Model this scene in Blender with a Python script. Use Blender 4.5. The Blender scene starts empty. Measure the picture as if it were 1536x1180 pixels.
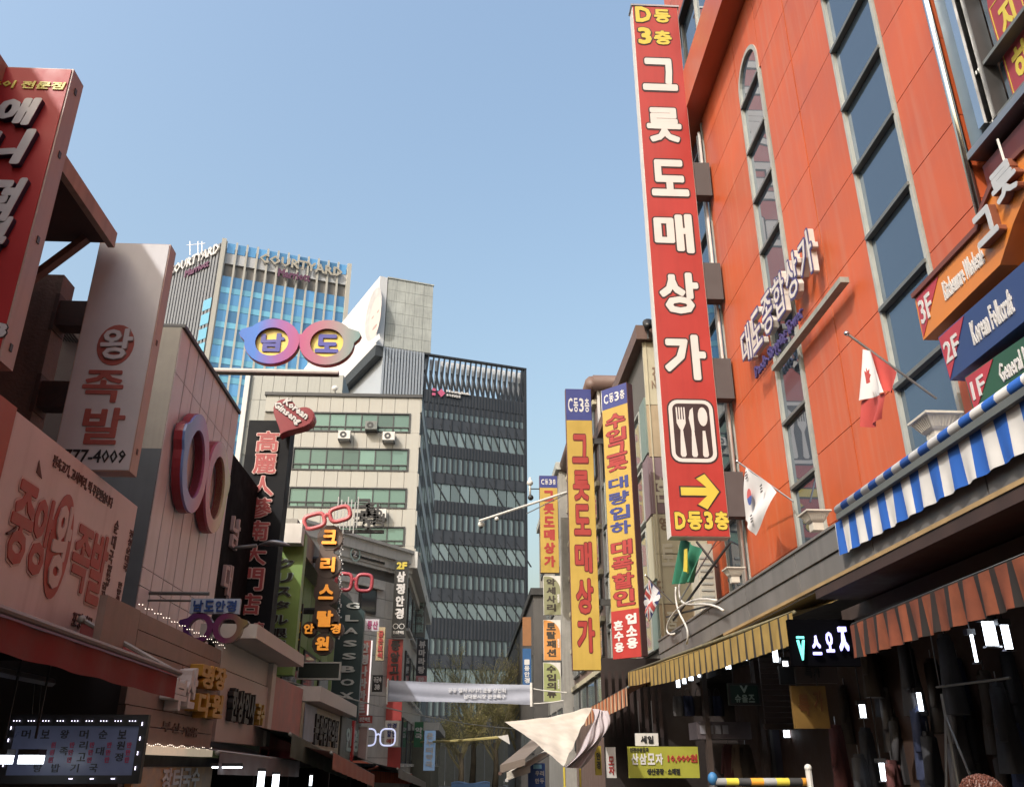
import bpy, bmesh, math, random
from mathutils import Vector, Matrix
random.seed(7)
C = bpy.context.scene.collection
SC = bpy.context.scene

# ------------------------------------------------------------ camera, sky, sun, exposure
F_PX, PITCH, YAW, CAM_H = 1305.0, math.radians(23.2), math.radians(2.74), 1.6
cam = bpy.data.cameras.new('camera'); camo = bpy.data.objects.new('camera', cam); C.objects.link(camo)
cam.sensor_fit = 'HORIZONTAL'; cam.sensor_width = 36.0; cam.lens = 36.0 * F_PX / 1536.0
cam.clip_start = 0.05; cam.clip_end = 6000
camo.location = (0, 0, CAM_H); camo.rotation_euler = (math.radians(90) + PITCH, 0, -YAW)
SC.camera = camo

SUN = Vector((-0.478, -0.569, 0.669)).normalized()       # towards the sun: behind the camera, over the left houses
w = bpy.data.worlds.new('World'); SC.world = w; w.use_nodes = True
nt = w.node_tree; nt.nodes.clear()
sky = nt.nodes.new('ShaderNodeTexSky'); sky.sky_type = 'NISHITA'; sky.sun_disc = False
sky.sun_elevation = math.asin(SUN.z); sky.sun_rotation = math.atan2(SUN.x, SUN.y)
sky.altitude = 50; sky.air_density = 2.0; sky.dust_density = 8.0; sky.ozone_density = 3.0
bg = nt.nodes.new('ShaderNodeBackground'); bg.inputs['Strength'].default_value = 0.15
wo = nt.nodes.new('ShaderNodeOutputWorld')
nt.links.new(sky.outputs[0], bg.inputs[0]); nt.links.new(bg.outputs[0], wo.inputs[0])
sl = bpy.data.lights.new('sun', 'SUN'); sl.energy = 2.0; sl.angle = math.radians(0.53); sl.color = (1, 0.965, 0.92)
so = bpy.data.objects.new('sun', sl); C.objects.link(so); so.location = (-30, -30, 60)
so.rotation_euler = SUN.to_track_quat('Z', 'Y').to_euler()
SC.view_settings.view_transform = 'Standard'; SC.view_settings.look = 'None'
SC.view_settings.gamma = 1; SC.view_settings.use_curve_mapping = False
SC.view_settings.exposure = 0.87
SC.cycles.max_bounces = 8; SC.cycles.diffuse_bounces = 4; SC.cycles.glossy_bounces = 4

# ------------------------------------------------------------ measuring: a photo pixel seen on a known plane -> place
def ray(px, py):
    r = px - 768; d = py - 590
    f = F_PX * math.cos(PITCH) + d * math.sin(PITCH); u = F_PX * math.sin(PITCH) - d * math.cos(PITCH)
    return Vector((r * math.cos(YAW) + f * math.sin(YAW), f * math.cos(YAW) - r * math.sin(YAW), u))
def P(px, py, X=None, Y=None, Z=None):
    d = ray(px, py)
    t = X / d.x if X is not None else Y / d.y if Y is not None else (Z - CAM_H) / d.z
    return Vector((0, 0, CAM_H)) + d * t

class Fr:
    def __init__(s, o, u, n):
        s.o = Vector(o); s.u = Vector(u).normalized(); s.v = Vector((0, 0, 1)); s.n = Vector(n).normalized()
    def at(s, u, v, d=0.0): return s.o + s.u * u + s.v * v + s.n * d
    def uv(s, px, py, d=0.0):
        r = ray(px, py); o = s.o + s.n * d
        t = (o - Vector((0, 0, CAM_H))).dot(s.n) / r.dot(s.n)
        q = Vector((0, 0, CAM_H)) + r * t - s.o
        return q.dot(s.u), q.z
def RW(X): return Fr((X, 0, 0), (0, -1, 0), (-1, 0, 0))      # right side of the street, u = -y
def LW(X): return Fr((X, 0, 0), (0, 1, 0), (1, 0, 0))        # left side of the street, u = y
def FR(Y): return Fr((0, Y, 0), (1, 0, 0), (0, -1, 0))       # facing up the street towards the viewer, u = x
def TP(a, b):                                                # facade from plan point a (left) to b (right)
    a = Vector((a[0], a[1], 0)); b = Vector((b[0], b[1], 0)); u = (b - a).normalized()
    return Fr(a, u, (u.y, -u.x, 0)), (b - a).length

# ------------------------------------------------------------ materials
MATS = {}
def nodes(name):
    m = bpy.data.materials.new(name); m.use_nodes = True
    t = m.node_tree; b = t.nodes['Principled BSDF']
    return m, t, b
def mat(name, col, rough=0.6, metal=0.0, var=0.12, scale=3.0, streak=0.0, bump=0.0, emit=0.0, spec=0.5, coat=0.0, grime=None, trans=0.0, each=0.0):
    if name in MATS: return MATS[name]
    if not emit: col = tuple(x * 0.82 for x in col)
    m, t, b = nodes(name); N = t.nodes; L = t.links
    b.inputs['Roughness'].default_value = rough; b.inputs['Metallic'].default_value = metal
    b.inputs['Specular IOR Level'].default_value = spec; b.inputs['Coat Weight'].default_value = coat
    b.inputs['Transmission Weight'].default_value = trans
    c = (*col, 1)
    if var or streak:
        geo = N.new('ShaderNodeNewGeometry')
        n1 = N.new('ShaderNodeTexNoise'); n1.inputs['Scale'].default_value = scale; n1.inputs['Detail'].default_value = 6
        n1.inputs['Roughness'].default_value = 0.65
        L.new(geo.outputs['Position'], n1.inputs['Vector'])
        mr = N.new('ShaderNodeMapRange'); mr.inputs[1].default_value = 0.3; mr.inputs[2].default_value = 0.7
        mr.inputs[3].default_value = 1 - var; mr.inputs[4].default_value = 1 + var
        L.new(n1.outputs[0], mr.inputs[0]); fac = mr.outputs[0]
        mx = N.new('ShaderNodeVectorMath'); mx.operation = 'SCALE'; mx.inputs[0].default_value = col
        L.new(fac, mx.inputs['Scale']); out = mx.outputs[0]
        if each:                                            # every panel a little different
            oi = N.new('ShaderNodeObjectInfo'); me_ = N.new('ShaderNodeMapRange'); me_.inputs[3].default_value = 1 - each; me_.inputs[4].default_value = 1 + each
            L.new(oi.outputs['Random'], me_.inputs[0]); m3 = N.new('ShaderNodeVectorMath'); m3.operation = 'SCALE'
            L.new(out, m3.inputs[0]); L.new(me_.outputs[0], m3.inputs['Scale']); out = m3.outputs[0]
        if streak:
            mp = N.new('ShaderNodeMapping'); mp.inputs['Scale'].default_value = (7, 7, 0.35)
            L.new(geo.outputs['Position'], mp.inputs[0])
            n2 = N.new('ShaderNodeTexNoise'); n2.inputs['Scale'].default_value = 1.0; n2.inputs['Detail'].default_value = 5
            L.new(mp.outputs[0], n2.inputs['Vector'])
            m2 = N.new('ShaderNodeMapRange'); m2.inputs[1].default_value = 0.48; m2.inputs[2].default_value = 0.72
            m2.inputs[3].default_value = 0; m2.inputs[4].default_value = streak
            L.new(n2.outputs[0], m2.inputs[0])
            mm = N.new('ShaderNodeMix'); mm.data_type = 'RGBA'
            L.new(m2.outputs[0], mm.inputs[0]); L.new(out, mm.inputs[6])
            g = grime or tuple(x * 0.35 for x in col); mm.inputs[7].default_value = (*g, 1)
            out = mm.outputs[2]
        L.new(out, b.inputs['Base Color'])
        r2 = N.new('ShaderNodeMapRange'); r2.inputs[1].default_value = 0.3; r2.inputs[2].default_value = 0.7
        r2.inputs[3].default_value = max(0.02, rough * 0.8); r2.inputs[4].default_value = min(1, rough * 1.2)
        L.new(n1.outputs[0], r2.inputs[0]); L.new(r2.outputs[0], b.inputs['Roughness'])
        if bump:
            n3 = N.new('ShaderNodeTexNoise'); n3.inputs['Scale'].default_value = scale * 8; n3.inputs['Detail'].default_value = 3
            L.new(geo.outputs['Position'], n3.inputs['Vector'])
            bp = N.new('ShaderNodeBump'); bp.inputs['Strength'].default_value = bump; bp.inputs['Distance'].default_value = 0.02
            L.new(n3.outputs[0], bp.inputs['Height']); L.new(bp.outputs[0], b.inputs['Normal'])
    else:
        b.inputs['Base Color'].default_value = c
    if emit:
        b.inputs['Emission Color'].default_value = c; b.inputs['Emission Strength'].default_value = emit
    MATS[name] = m; return m
def glass(name, col, metal=0.55, rough=0.03, wave=0.0, wscale=0.6, var=0.0):
    if name in MATS: return MATS[name]
    m, t, b = nodes(name); N = t.nodes; L = t.links
    b.inputs['Base Color'].default_value = (*col, 1); b.inputs['Metallic'].default_value = metal
    b.inputs['Roughness'].default_value = rough; b.inputs['Specular IOR Level'].default_value = 0.8
    geo = N.new('ShaderNodeNewGeometry')
    if wave:
        n3 = N.new('ShaderNodeTexNoise'); n3.inputs['Scale'].default_value = wscale; n3.inputs['Detail'].default_value = 1
        L.new(geo.outputs['Position'], n3.inputs['Vector'])
        bp = N.new('ShaderNodeBump'); bp.inputs['Strength'].default_value = wave; bp.inputs['Distance'].default_value = 0.05
        L.new(n3.outputs[0], bp.inputs['Height']); L.new(bp.outputs[0], b.inputs['Normal'])
    if var:
        oi = N.new('ShaderNodeObjectInfo'); mr = N.new('ShaderNodeMapRange')
        mr.inputs[3].default_value = 1 - var; mr.inputs[4].default_value = 1 + var
        L.new(oi.outputs['Random'], mr.inputs[0])
        mx = N.new('ShaderNodeVectorMath'); mx.operation = 'SCALE'; mx.inputs[0].default_value = col
        L.new(mr.outputs[0], mx.inputs['Scale']); L.new(mx.outputs[0], b.inputs['Base Color'])
    MATS[name] = m; return m
def stripes(name, cols, period, axis=1, rough=0.8, widths=None, grime=0.15):
    """printed fabric: bands of colour along a world axis"""
    if name in MATS: return MATS[name]
    m, t, b = nodes(name); N = t.nodes; L = t.links
    geo = N.new('ShaderNodeNewGeometry'); sp = N.new('ShaderNodeSeparateXYZ'); L.new(geo.outputs['Position'], sp.inputs[0])
    dv = N.new('ShaderNodeMath'); dv.operation = 'DIVIDE'; dv.inputs[1].default_value = period; L.new(sp.outputs[axis], dv.inputs[0])
    fr = N.new('ShaderNodeMath'); fr.operation = 'FRACT'; L.new(dv.outputs[0], fr.inputs[0])
    rp = N.new('ShaderNodeValToRGB'); rp.color_ramp.interpolation = 'CONSTANT'
    widths = widths or [1 / len(cols)] * len(cols); e = rp.color_ramp.elements; pos = 0
    for i, (c, wd) in enumerate(zip(cols, widths)):
        el = e[i] if i < 2 else e.new(pos)
        el.position = pos; el.color = (*c, 1); pos += wd
    L.new(fr.outputs[0], rp.inputs[0])
    n1 = N.new('ShaderNodeTexNoise'); n1.inputs['Scale'].default_value = 4; n1.inputs['Detail'].default_value = 6
    L.new(geo.outputs['Position'], n1.inputs['Vector'])
    mr = N.new('ShaderNodeMapRange'); mr.inputs[1].default_value = .3; mr.inputs[2].default_value = .7
    mr.inputs[3].default_value = 1 - grime; mr.inputs[4].default_value = 1
    L.new(n1.outputs[0], mr.inputs[0])
    mx = N.new('ShaderNodeVectorMath'); mx.operation = 'SCALE'; L.new(rp.outputs[0], mx.inputs[0]); L.new(mr.outputs[0], mx.inputs['Scale'])
    L.new(mx.outputs[0], b.inputs['Base Color']); b.inputs['Roughness'].default_value = rough
    MATS[name] = m; return m
def ramp_x(name, stops, axis=0, lo=-1.0, hi=1.0, rough=0.25):
    """paint that fades from colour to colour along the object's own axis"""
    if name in MATS: return MATS[name]
    m, t, b = nodes(name); N = t.nodes; L = t.links
    tc = N.new('ShaderNodeTexCoord'); sp = N.new('ShaderNodeSeparateXYZ'); L.new(tc.outputs['Object'], sp.inputs[0])
    mr = N.new('ShaderNodeMapRange'); mr.inputs[1].default_value = lo; mr.inputs[2].default_value = hi; L.new(sp.outputs[axis], mr.inputs[0])
    rp = N.new('ShaderNodeValToRGB'); e = rp.color_ramp.elements
    for i, (p_, c) in enumerate(stops):
        el = e[i] if i < 2 else e.new(p_)
        el.position = p_; el.color = (*c, 1)
    L.new(mr.outputs[0], rp.inputs[0]); L.new(rp.outputs[0], b.inputs['Base Color'])
    b.inputs['Roughness'].default_value = rough
    MATS[name] = m; return m
def H(h):                                                    # '#rrggbb' as seen on a lit surface -> linear
    v = [int(h[i:i + 2], 16) / 255 for i in (1, 3, 5)]
    return tuple(((x + 0.055) / 1.055) ** 2.4 if x > 0.04045 else x / 12.92 for x in v)

# ------------------------------------------------------------ mesh collecting
GC = {}
from mathutils.geometry import delaunay_2d_cdt
import numpy as np
BASE = {}
TC = bpy.data.curves.new('letter_shape', 'FONT'); TC.size = 1; TO = bpy.data.objects.new('letter_shape', TC)
def glyph(s, off):
    """letter outline of the built-in font, thickened by 'off' and merged into one clean flat mesh"""
    k = (s, off)
    if k in GC: return GC[k]
    if s not in BASE:
        TC.body = s; TC.resolution_u = 2 if len(s) < 3 else 1; m = TO.to_mesh()
        BASE[s] = ([(v.co.x, v.co.y) for v in m.vertices], [list(p.vertices) for p in m.polygons]); TO.to_mesh_clear()
    vs = [Vector(v) for v in BASE[s][0]]; ps = BASE[s][1]
    if off > 0 and vs:
        cnt = {}
        for p in ps:
            for i in range(len(p)):
                e = (min(p[i], p[i - 1]), max(p[i], p[i - 1])); cnt[e] = cnt.get(e, 0) + 1
        V, Ed, seg = [], [], []; used = set(); ns = 8 if len(s) < 3 else 6
        def loop(pts):
            b = len(V); V.extend(pts); Ed.extend([(b + q, b + (q + 1) % len(pts)) for q in range(len(pts))])
        for (i, j), n in cnt.items():
            if n != 1 or (vs[j] - vs[i]).length < 1e-5: continue
            d = vs[j] - vs[i]; nn = Vector((-d.y, d.x)).normalized() * off; seg.append((*vs[i], *vs[j]))
            loop([vs[i] - nn, vs[j] - nn, vs[j] + nn, vs[i] + nn]); used |= {i, j}
        rc = off / math.cos(math.pi / ns)
        for i in used: loop([vs[i] + Vector((math.cos(6.28318 * (q + .5) / ns), math.sin(6.28318 * (q + .5) / ns))) * off for q in range(ns)])
        r = delaunay_2d_cdt(V, Ed, [], 0, 1e-5, True)
        Q = np.array([(v.x, v.y) for v in r[0]]); T = np.array([fc for fc in r[2]]); ct = Q[T].mean(1)
        S_ = np.array(seg); ax, ay, bx, by = (S_[:, q][None] for q in range(4)); cx, cy = ct[:, :1], ct[:, 1:]
        tt = np.clip(((cx - ax) * (bx - ax) + (cy - ay) * (by - ay)) / ((bx - ax) ** 2 + (by - ay) ** 2), 0, 1)
        near = (np.hypot(cx - ax - tt * (bx - ax), cy - ay - tt * (by - ay)) < off * .985).any(1)
        cr = (ay > cy) != (by > cy); xi = ax + (cy - ay) / np.where(by == ay, 1e-9, by - ay) * (bx - ax)
        inside = ((cr & (xi > cx)).sum(1) % 2) == 1
        keep = T[near | inside]; vs = [tuple(q) for q in Q.tolist()]; ps = [list(q) for q in keep.tolist()]
    else: vs = [(v.x, v.y) for v in vs]
    xs = [v[0] for p in ps for v in [vs[q] for q in p]] or [0]; ys = [v[1] for p in ps for v in [vs[q] for q in p]] or [0]
    GC[k] = (vs, ps, (min(xs), max(xs), min(ys), max(ys))); return GC[k]
class MB:
    def __init__(s): s.V = []; s.Fc = []
    def face(s, pts):
        b = len(s.V); s.V += [Vector(p) for p in pts]; s.Fc.append(list(range(b, b + len(pts)))); return s
    def box(s, fr, u0, u1, v0, v1, d0, d1):
        if u0 > u1: u0, u1 = u1, u0
        if v0 > v1: v0, v1 = v1, v0
        if d0 > d1: d0, d1 = d1, d0
        b = len(s.V)
        s.V += [fr.at(u, v, d) for d in (d0, d1) for u, v in ((u0, v0), (u1, v0), (u1, v1), (u0, v1))]
        s.Fc += [[b + i for i in q] for q in ((3, 2, 1, 0), (4, 5, 6, 7), (0, 1, 5, 4), (1, 2, 6, 5), (2, 3, 7, 6), (3, 0, 4, 7))]
        return s
    def poly(s, fr, pts, d0, d1):
        n = len(pts); b = len(s.V)
        s.V += [fr.at(u, v, d0) for u, v in pts] + [fr.at(u, v, d1) for u, v in pts]
        s.Fc += [[b + i for i in reversed(range(n))], [b + n + i for i in range(n)]]
        s.Fc += [[b + i, b + (i + 1) % n, b + n + (i + 1) % n, b + n + i] for i in range(n)]
        return s
    def ring(s, fr, outer, inner, d0, d1):
        n = len(outer); b = len(s.V)
        for pts in (outer, inner):
            for d in (d0, d1): s.V += [fr.at(u, v, d) for u, v in pts]
        o0, o1, i0, i1 = b, b + n, b + 2 * n, b + 3 * n
        for i in range(n):
            j = (i + 1) % n
            s.Fc += [[o1 + i, o1 + j, i1 + j, i1 + i], [o0 + j, o0 + i, i0 + i, i0 + j], [o0 + i, o0 + j, o1 + j, o1 + i], [i0 + j, i0 + i, i1 + i, i1 + j]]
        return s
    def tube(s, pts, r, n=6, close=True):
        pts = [Vector(p) for p in pts]; rr = r if isinstance(r, (list, tuple)) else [r] * len(pts); b = len(s.V)
        for i, p in enumerate(pts):
            t = (pts[min(i + 1, len(pts) - 1)] - pts[max(i - 1, 0)]).normalized()
            a = t.orthogonal().normalized() if i == 0 else (a - t * a.dot(t)).normalized()
            c = t.cross(a)
            s.V += [p + (a * math.cos(2 * math.pi * k / n) + c * math.sin(2 * math.pi * k / n)) * rr[i] for k in range(n)]
        for i in range(len(pts) - 1):
            for k in range(n):
                s.Fc.append([b + i * n + k, b + i * n + (k + 1) % n, b + (i + 1) * n + (k + 1) % n, b + (i + 1) * n + k])
        if close:
            s.Fc.append([b + k for k in reversed(range(n))]); s.Fc.append([b + (len(pts) - 1) * n + k for k in range(n)])
        return s
    def grid(s, f, nu, nv):
        """surface f(i/nu, j/nv) -> world point"""
        b = len(s.V)
        s.V += [Vector(f(i / nu, j / nv)) for j in range(nv + 1) for i in range(nu + 1)]
        for j in range(nv):
            for i in range(nu):
                a = b + j * (nu + 1) + i; s.Fc.append([a, a + 1, a + nu + 2, a + nu + 1])
        return s
    def blob(s, c, r, nu=10, nv=7, jit=0.0):
        c = Vector(c); r = Vector(r) if not isinstance(r, (int, float)) else Vector((r, r, r)); b = len(s.V)
        for j in range(nv + 1):
            for i in range(nu):
                th = math.pi * j / nv; ph = 2 * math.pi * i / nu; k = 1 + (random.random() - .5) * jit
                s.V.append(c + Vector((r.x * math.sin(th) * math.cos(ph), r.y * math.sin(th) * math.sin(ph), r.z * math.cos(th))) * k)
        for j in range(nv):
            for i in range(nu):
                s.Fc.append([b + j * nu + i, b + (j + 1) * nu + i, b + (j + 1) * nu + (i + 1) % nu, b + j * nu + (i + 1) % nu])
        return s
    def glyph(s, fr, ch, u0, u1, v0, v1, d0, d1, off=0.02, slant=0.0, pad=0.0, box_off=None):
        vs, ps, _ = glyph(ch, off); bb = glyph(ch, off if box_off is None else box_off)[2]
        if not vs: return s
        sx = (u1 - u0) / max(1e-6, bb[1] - bb[0]); sy = (v1 - v0) / max(1e-6, bb[3] - bb[2])
        f = lambda v: (u0 + (v[0] - bb[0]) * sx + slant * (v[1] - bb[2]) * sy, v0 + (v[1] - bb[2]) * sy)
        q = [f(v) for v in vs]; n = len(q); b = len(s.V)
        s.V += [fr.at(u, v, d1) for u, v in q]; s.Fc += [[b + i for i in p] for p in ps]
        if abs(d1 - d0) > 1e-4:
            cnt = {}
            for p in ps:
                for i in range(len(p)):
                    a, c = p[i], p[(i + 1) % len(p)]
                    k = (min(a, c), max(a, c)); cnt.setdefault(k, []).append((a, c))
            b2 = len(s.V); s.V += [fr.at(u, v, d0) for u, v in q]
            for e in cnt.values():
                if len(e) == 1:
                    a, c = e[0]; s.Fc.append([b + c, b + a, b2 + a, b2 + c])
        return s
    def text(s, fr, st, u0, u1, v0, v1, d0, d1, off=0.03, mode='h', gap=0.12, slant=0.0, box_off=None):
        if mode == 'w': return s.glyph(fr, st, u0, u1, v0, v1, d0, d1, off, slant, box_off=box_off)
        n = len(st)
        for i, ch in enumerate(st):
            if ch == ' ': continue
            if mode == 'h':
                w_ = (u1 - u0) / n; a, c, e, g = u0 + (i + gap / 2) * w_, u0 + (i + 1 - gap / 2) * w_, v0, v1
            else:
                h_ = (v1 - v0) / n; a, c, e, g = u0, u1, v1 - (i + 1 - gap / 2) * h_, v1 - (i + gap / 2) * h_
            s.glyph(fr, ch, a, c, e, g, d0, d1, off, slant, box_off=box_off)
        return s

ROOT = {}
def props(o, label=None, cat=None, group=None, kind=None):
    if label: o['label'] = label
    if cat: o['category'] = cat
    if group: o['group'] = group
    if kind: o['kind'] = kind
    return o
def thing(name, label, cat, loc, group=None):
    o = bpy.data.objects.new(name, None); C.objects.link(o); o.empty_display_size = 0.2
    o.location = loc; ROOT[o.name] = Vector(loc); props(o, label, cat, group); return o
def mesh_of(mb, name, m, org):
    me = bpy.data.meshes.new(name); me.from_pydata([v - org for v in mb.V], [], mb.Fc)
    me.materials.append(m); me.update(); return me
def part(mb, name, m, parent, label=None, smooth=False, kind=None):
    org = ROOT[parent.name]; me = mesh_of(mb, name, m, org)
    if smooth: me.shade_smooth()
    o = bpy.data.objects.new(name, me); C.objects.link(o); o.parent = parent; ROOT[o.name] = org
    if label: o['label'] = label
    if kind: o['kind'] = kind
    return o
def solo(mb, name, m, label, cat, group=None, kind=None, smooth=False, center=False):
    xs = [v.x for v in mb.V]; ys = [v.y for v in mb.V]; zs = [v.z for v in mb.V]
    org = Vector(((min(xs) + max(xs)) / 2, (min(ys) + max(ys)) / 2, (min(zs) + max(zs)) / 2 if center else min(zs)))
    me = mesh_of(mb, name, m, org)
    if smooth: me.shade_smooth()
    o = bpy.data.objects.new(name, me); C.objects.link(o); o.location = org; ROOT[o.name] = org
    return props(o, label, cat, group, kind)
PC = {}
def piece(name, m, parent, fr, u0, u1, v0, v1, d0, d1):
    """a small box part; alike boxes share one mesh"""
    if u0 > u1: u0, u1 = u1, u0
    if v0 > v1: v0, v1 = v1, v0
    W, Hh, D = u1 - u0, v1 - v0, d1 - d0
    k = (name, m.name, round(W, 3), round(Hh, 3), round(D, 3), tuple(round(x, 3) for x in fr.u))
    if k not in PC:
        f0 = Fr((0, 0, 0), fr.u, fr.n); PC[k] = mesh_of(MB().box(f0, 0, W, 0, Hh, 0, D), name, m, Vector((0, 0, 0)))
    o = bpy.data.objects.new(name, PC[k]); C.objects.link(o); o.parent = parent
    o.location = fr.at(u0, v0, d0) - ROOT[parent.name]; ROOT[o.name] = fr.at(u0, v0, d0); return o
def lerp(a, b, t): return a + (b - a) * t
def base(fr, u, v=0.0, d=0.0): return fr.at(u, v, d)

# common materials
M_black = mat('black_paint', (0.018, 0.018, 0.02), 0.45, var=0.2)
M_dark = mat('dark_metal', (0.05, 0.05, 0.052), 0.5, 0.3, var=0.2)
M_gframe = mat('grey_frame', (0.16, 0.17, 0.165), 0.45, 0.3, var=0.1)
M_lframe = mat('pale_frame', (0.42, 0.43, 0.40), 0.5, 0.2, var=0.12, streak=0.3)
M_white = mat('white_paint', (0.62, 0.60, 0.57), 0.5, var=0.08, streak=0.15)
M_wlet = mat('white_lettering', (0.60, 0.58, 0.57), 0.5, var=0.04)
M_yel = mat('yellow_print', (0.45, 0.30, 0.055), 0.5, var=0.10, scale=1.2, streak=.12)
M_ylet = mat('yellow_lettering', (0.58, 0.46, 0.06), 0.45, var=0.05)
M_red = mat('red_print', (0.36, 0.027, 0.022), 0.45, var=0.09, scale=1.0, streak=.14)
M_rlet = mat('red_lettering', (0.33, 0.028, 0.024), 0.5, var=0.06)
M_blue = mat('blue_print', (0.03, 0.04, 0.19), 0.5, var=0.08)
M_steel = mat('steel', (0.35, 0.35, 0.36), 0.35, 0.8, var=0.1)
M_chrome = mat('chrome', (0.7, 0.7, 0.7), 0.15, 1.0, var=0.05)
M_conc = mat('concrete', (0.30, 0.29, 0.27), 0.85, var=0.15, streak=0.4, bump=0.3)
M_asph = mat('asphalt', (0.05, 0.05, 0.052), 0.9, var=0.25, bump=0.4)
M_lamp = mat('lamp_glow', (0.85, 0.92, 1.0), 0.5, var=0, emit=3.0)
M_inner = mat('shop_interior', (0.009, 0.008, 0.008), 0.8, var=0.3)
# ============================================================ THE SETTING
g = MB().face([(-900, -60, 0), (900, -60, 0), (900, 2500, 0), (-900, 2500, 0)])
solo(g, 'ground', M_asph, None, None, kind='structure')
g = MB().face([(-2.6, -20, 0.004), (3.2, -20, 0.004), (3.2, 118, 0.004), (-2.6, 118, 0.004)])
solo(g, 'street', mat('street_paving', (0.07, 0.068, 0.065), 0.85, var=0.2, bump=0.3), None, None, kind='structure')
for nm, x0, x1 in (('pavement_left', -4.6, -2.6), ('pavement_right', 3.2, 5.2)):
    f = FR(0); g = MB().box(Fr((0, 0, 0), (1, 0, 0), (0, 1, 0)), x0, x1, 0.0, 0.12, -20, 110)
    solo(g, 'pavement', mat('pavement_slabs', (0.10, 0.095, 0.09), 0.85, var=0.2, bump=0.2), None, None, kind='structure')

# ============================================================ RIGHT: ORANGE SHOPPING TOWER
M_or = mat('orange_panel', (0.50, 0.094, 0.028), 0.45, var=0.13, scale=0.7, streak=0.45, grime=(0.40, 0.15, 0.09), each=.07, bump=.06)
M_orm = mat('orange_metal', (0.42, 0.08, 0.028), 0.4, var=0.1, scale=1.2)
M_wing = glass('tower_glass', (0.10, 0.14, 0.19), 0.6, 0.02, wave=0.05)
rw = RW(5.0)
bld = thing('shopping_building', 'orange panelled shopping tower with tall narrow windows on the right of the street', 'building', (5.0, 5, 0))
part(MB().box(rw, -18.0, 40.0, 0, 26, -9.0, -0.26), 'wall', mat('dark_backing', (0.06, 0.03, 0.02), 0.8), bld)
zj = [3.62, 4.70, 5.75, 6.80, 7.85, 8.90, 9.95, 11.0, 12.05, 13.1, 14.15, 14.96]
cols = [(-15.33, -12.96), (-11.74, -10.53), (-10.51, -9.27), (-8.00, -6.96), (-2.9, -4.1), (-4.1, -5.45), (-1.0, -2.9), (1.5, -1.0)]
for (a, b_) in cols:
    a, b_ = min(a, b_), max(a, b_)
    for z0, z1 in zip(zj[:-1], zj[1:]):
        piece('panel', M_or, bld, rw, a + 0.007, b_ - 0.007, z0 + 0.006, z1 - 0.006, -0.22, 0.0)
# panels above and round the arched window
def arch_pts(c, r, z, n=10, a0=0, a1=math.pi): return [(c + r * math.cos(a0 + (a1 - a0) * i / n), z + r * math.sin(a0 + (a1 - a0) * i / n)) for i in range(n + 1)]
ac, ar, az = -12.35, 0.55, 13.42
p = [(-12.95, 13.1 + .006), (-12.95, 14.95), (ac, 14.95)] + list(reversed(arch_pts(ac, ar, az, 8, math.pi / 2, math.pi))) [::-1]
left = [(-12.95, 13.106), (-12.90, 13.106), (-12.90, az)] + [q for q in arch_pts(ac, ar, az, 8, math.pi, math.pi / 2)] + [(ac, 14.95), (-12.95, 14.95)]
right = [(ac + 0.004, 14.95)] + [q for q in arch_pts(ac, ar, az, 8, math.pi / 2, 0)] + [(-11.80, 13.106), (-11.75, 13.106), (-11.75, 14.95)]
part(MB().poly(rw, left, -0.22, 0.0), 'panel', M_or, bld); part(MB().poly(rw, right, -0.22, 0.0), 'panel', M_or, bld)
arch = [(ac + 0.55, 3.7)] + arch_pts(ac, 0.55, az, 14) + [(ac - 0.55, 3.7)]
arch2 = [(ac + 0.47, 3.71)] + arch_pts(ac, 0.47, az, 14) + [(ac - 0.47, 3.71)]
w1 = part(MB().ring(rw, arch, arch2, -0.2, 0.02), 'window_frame', M_lframe, bld)
part(MB().poly(rw, arch2, -0.19, -0.03), 'pane', M_wing, w1)
for k in range(9):
    z = 13.07 - 1.07 * k; piece('mullion', M_gframe, w1, rw, ac - 0.50, ac + 0.50, z - 0.025, z + 0.025, -0.12, 0.04)
# the wide window column
def column(u0, u1, z0, z1, mull, gl=M_wing, nm='window'):
    fr_ = MB().box(rw, u0, u0 + 0.05, z0, z1, -0.2, 0.02).box(rw, u1 - 0.06, u1, z0, z1, -0.2, 0.02)
    wdw = part(fr_, 'window_frame', M_lframe, bld)
    zs = [z0] + mull + [z1]
    for a, b_ in zip(zs[:-1], zs[1:]): piece('pane', gl, wdw, rw, u0 + 0.05, u1 - 0.06, a, b_, -0.18, -0.03)
    for z in mull: piece('mullion', M_gframe, wdw, rw, u0 + 0.03, u1 - 0.03, z - 0.025, z + 0.025, -0.12, 0.045)
    return wdw
column(-9.25, -8.02, 3.7, 14.95, [4.68 + 1.037 * k for k in range(10)])
# glass strip between the sign brackets and the orange edge, orange return, pipes
column(-16.65, -15.36, 3.7, 14.9, [4.9 + 1.05 * k for k in range(10)])
for z0, z1 in zip(zj[:-1], zj[1:]): piece('panel', M_or, bld, rw, -17.95, -16.68, z0 + .006, z1 - .006, -0.22, 0.0)
mp = MB()
for u, r in ((-15.35, 0.035), (-15.47, 0.03)): mp.tube([rw.at(u, 3.9, 0.09), rw.at(u, 14.6, 0.09)], r, 8)
part(mp, 'drain_pipe', M_white, bld, smooth=True)
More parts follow.
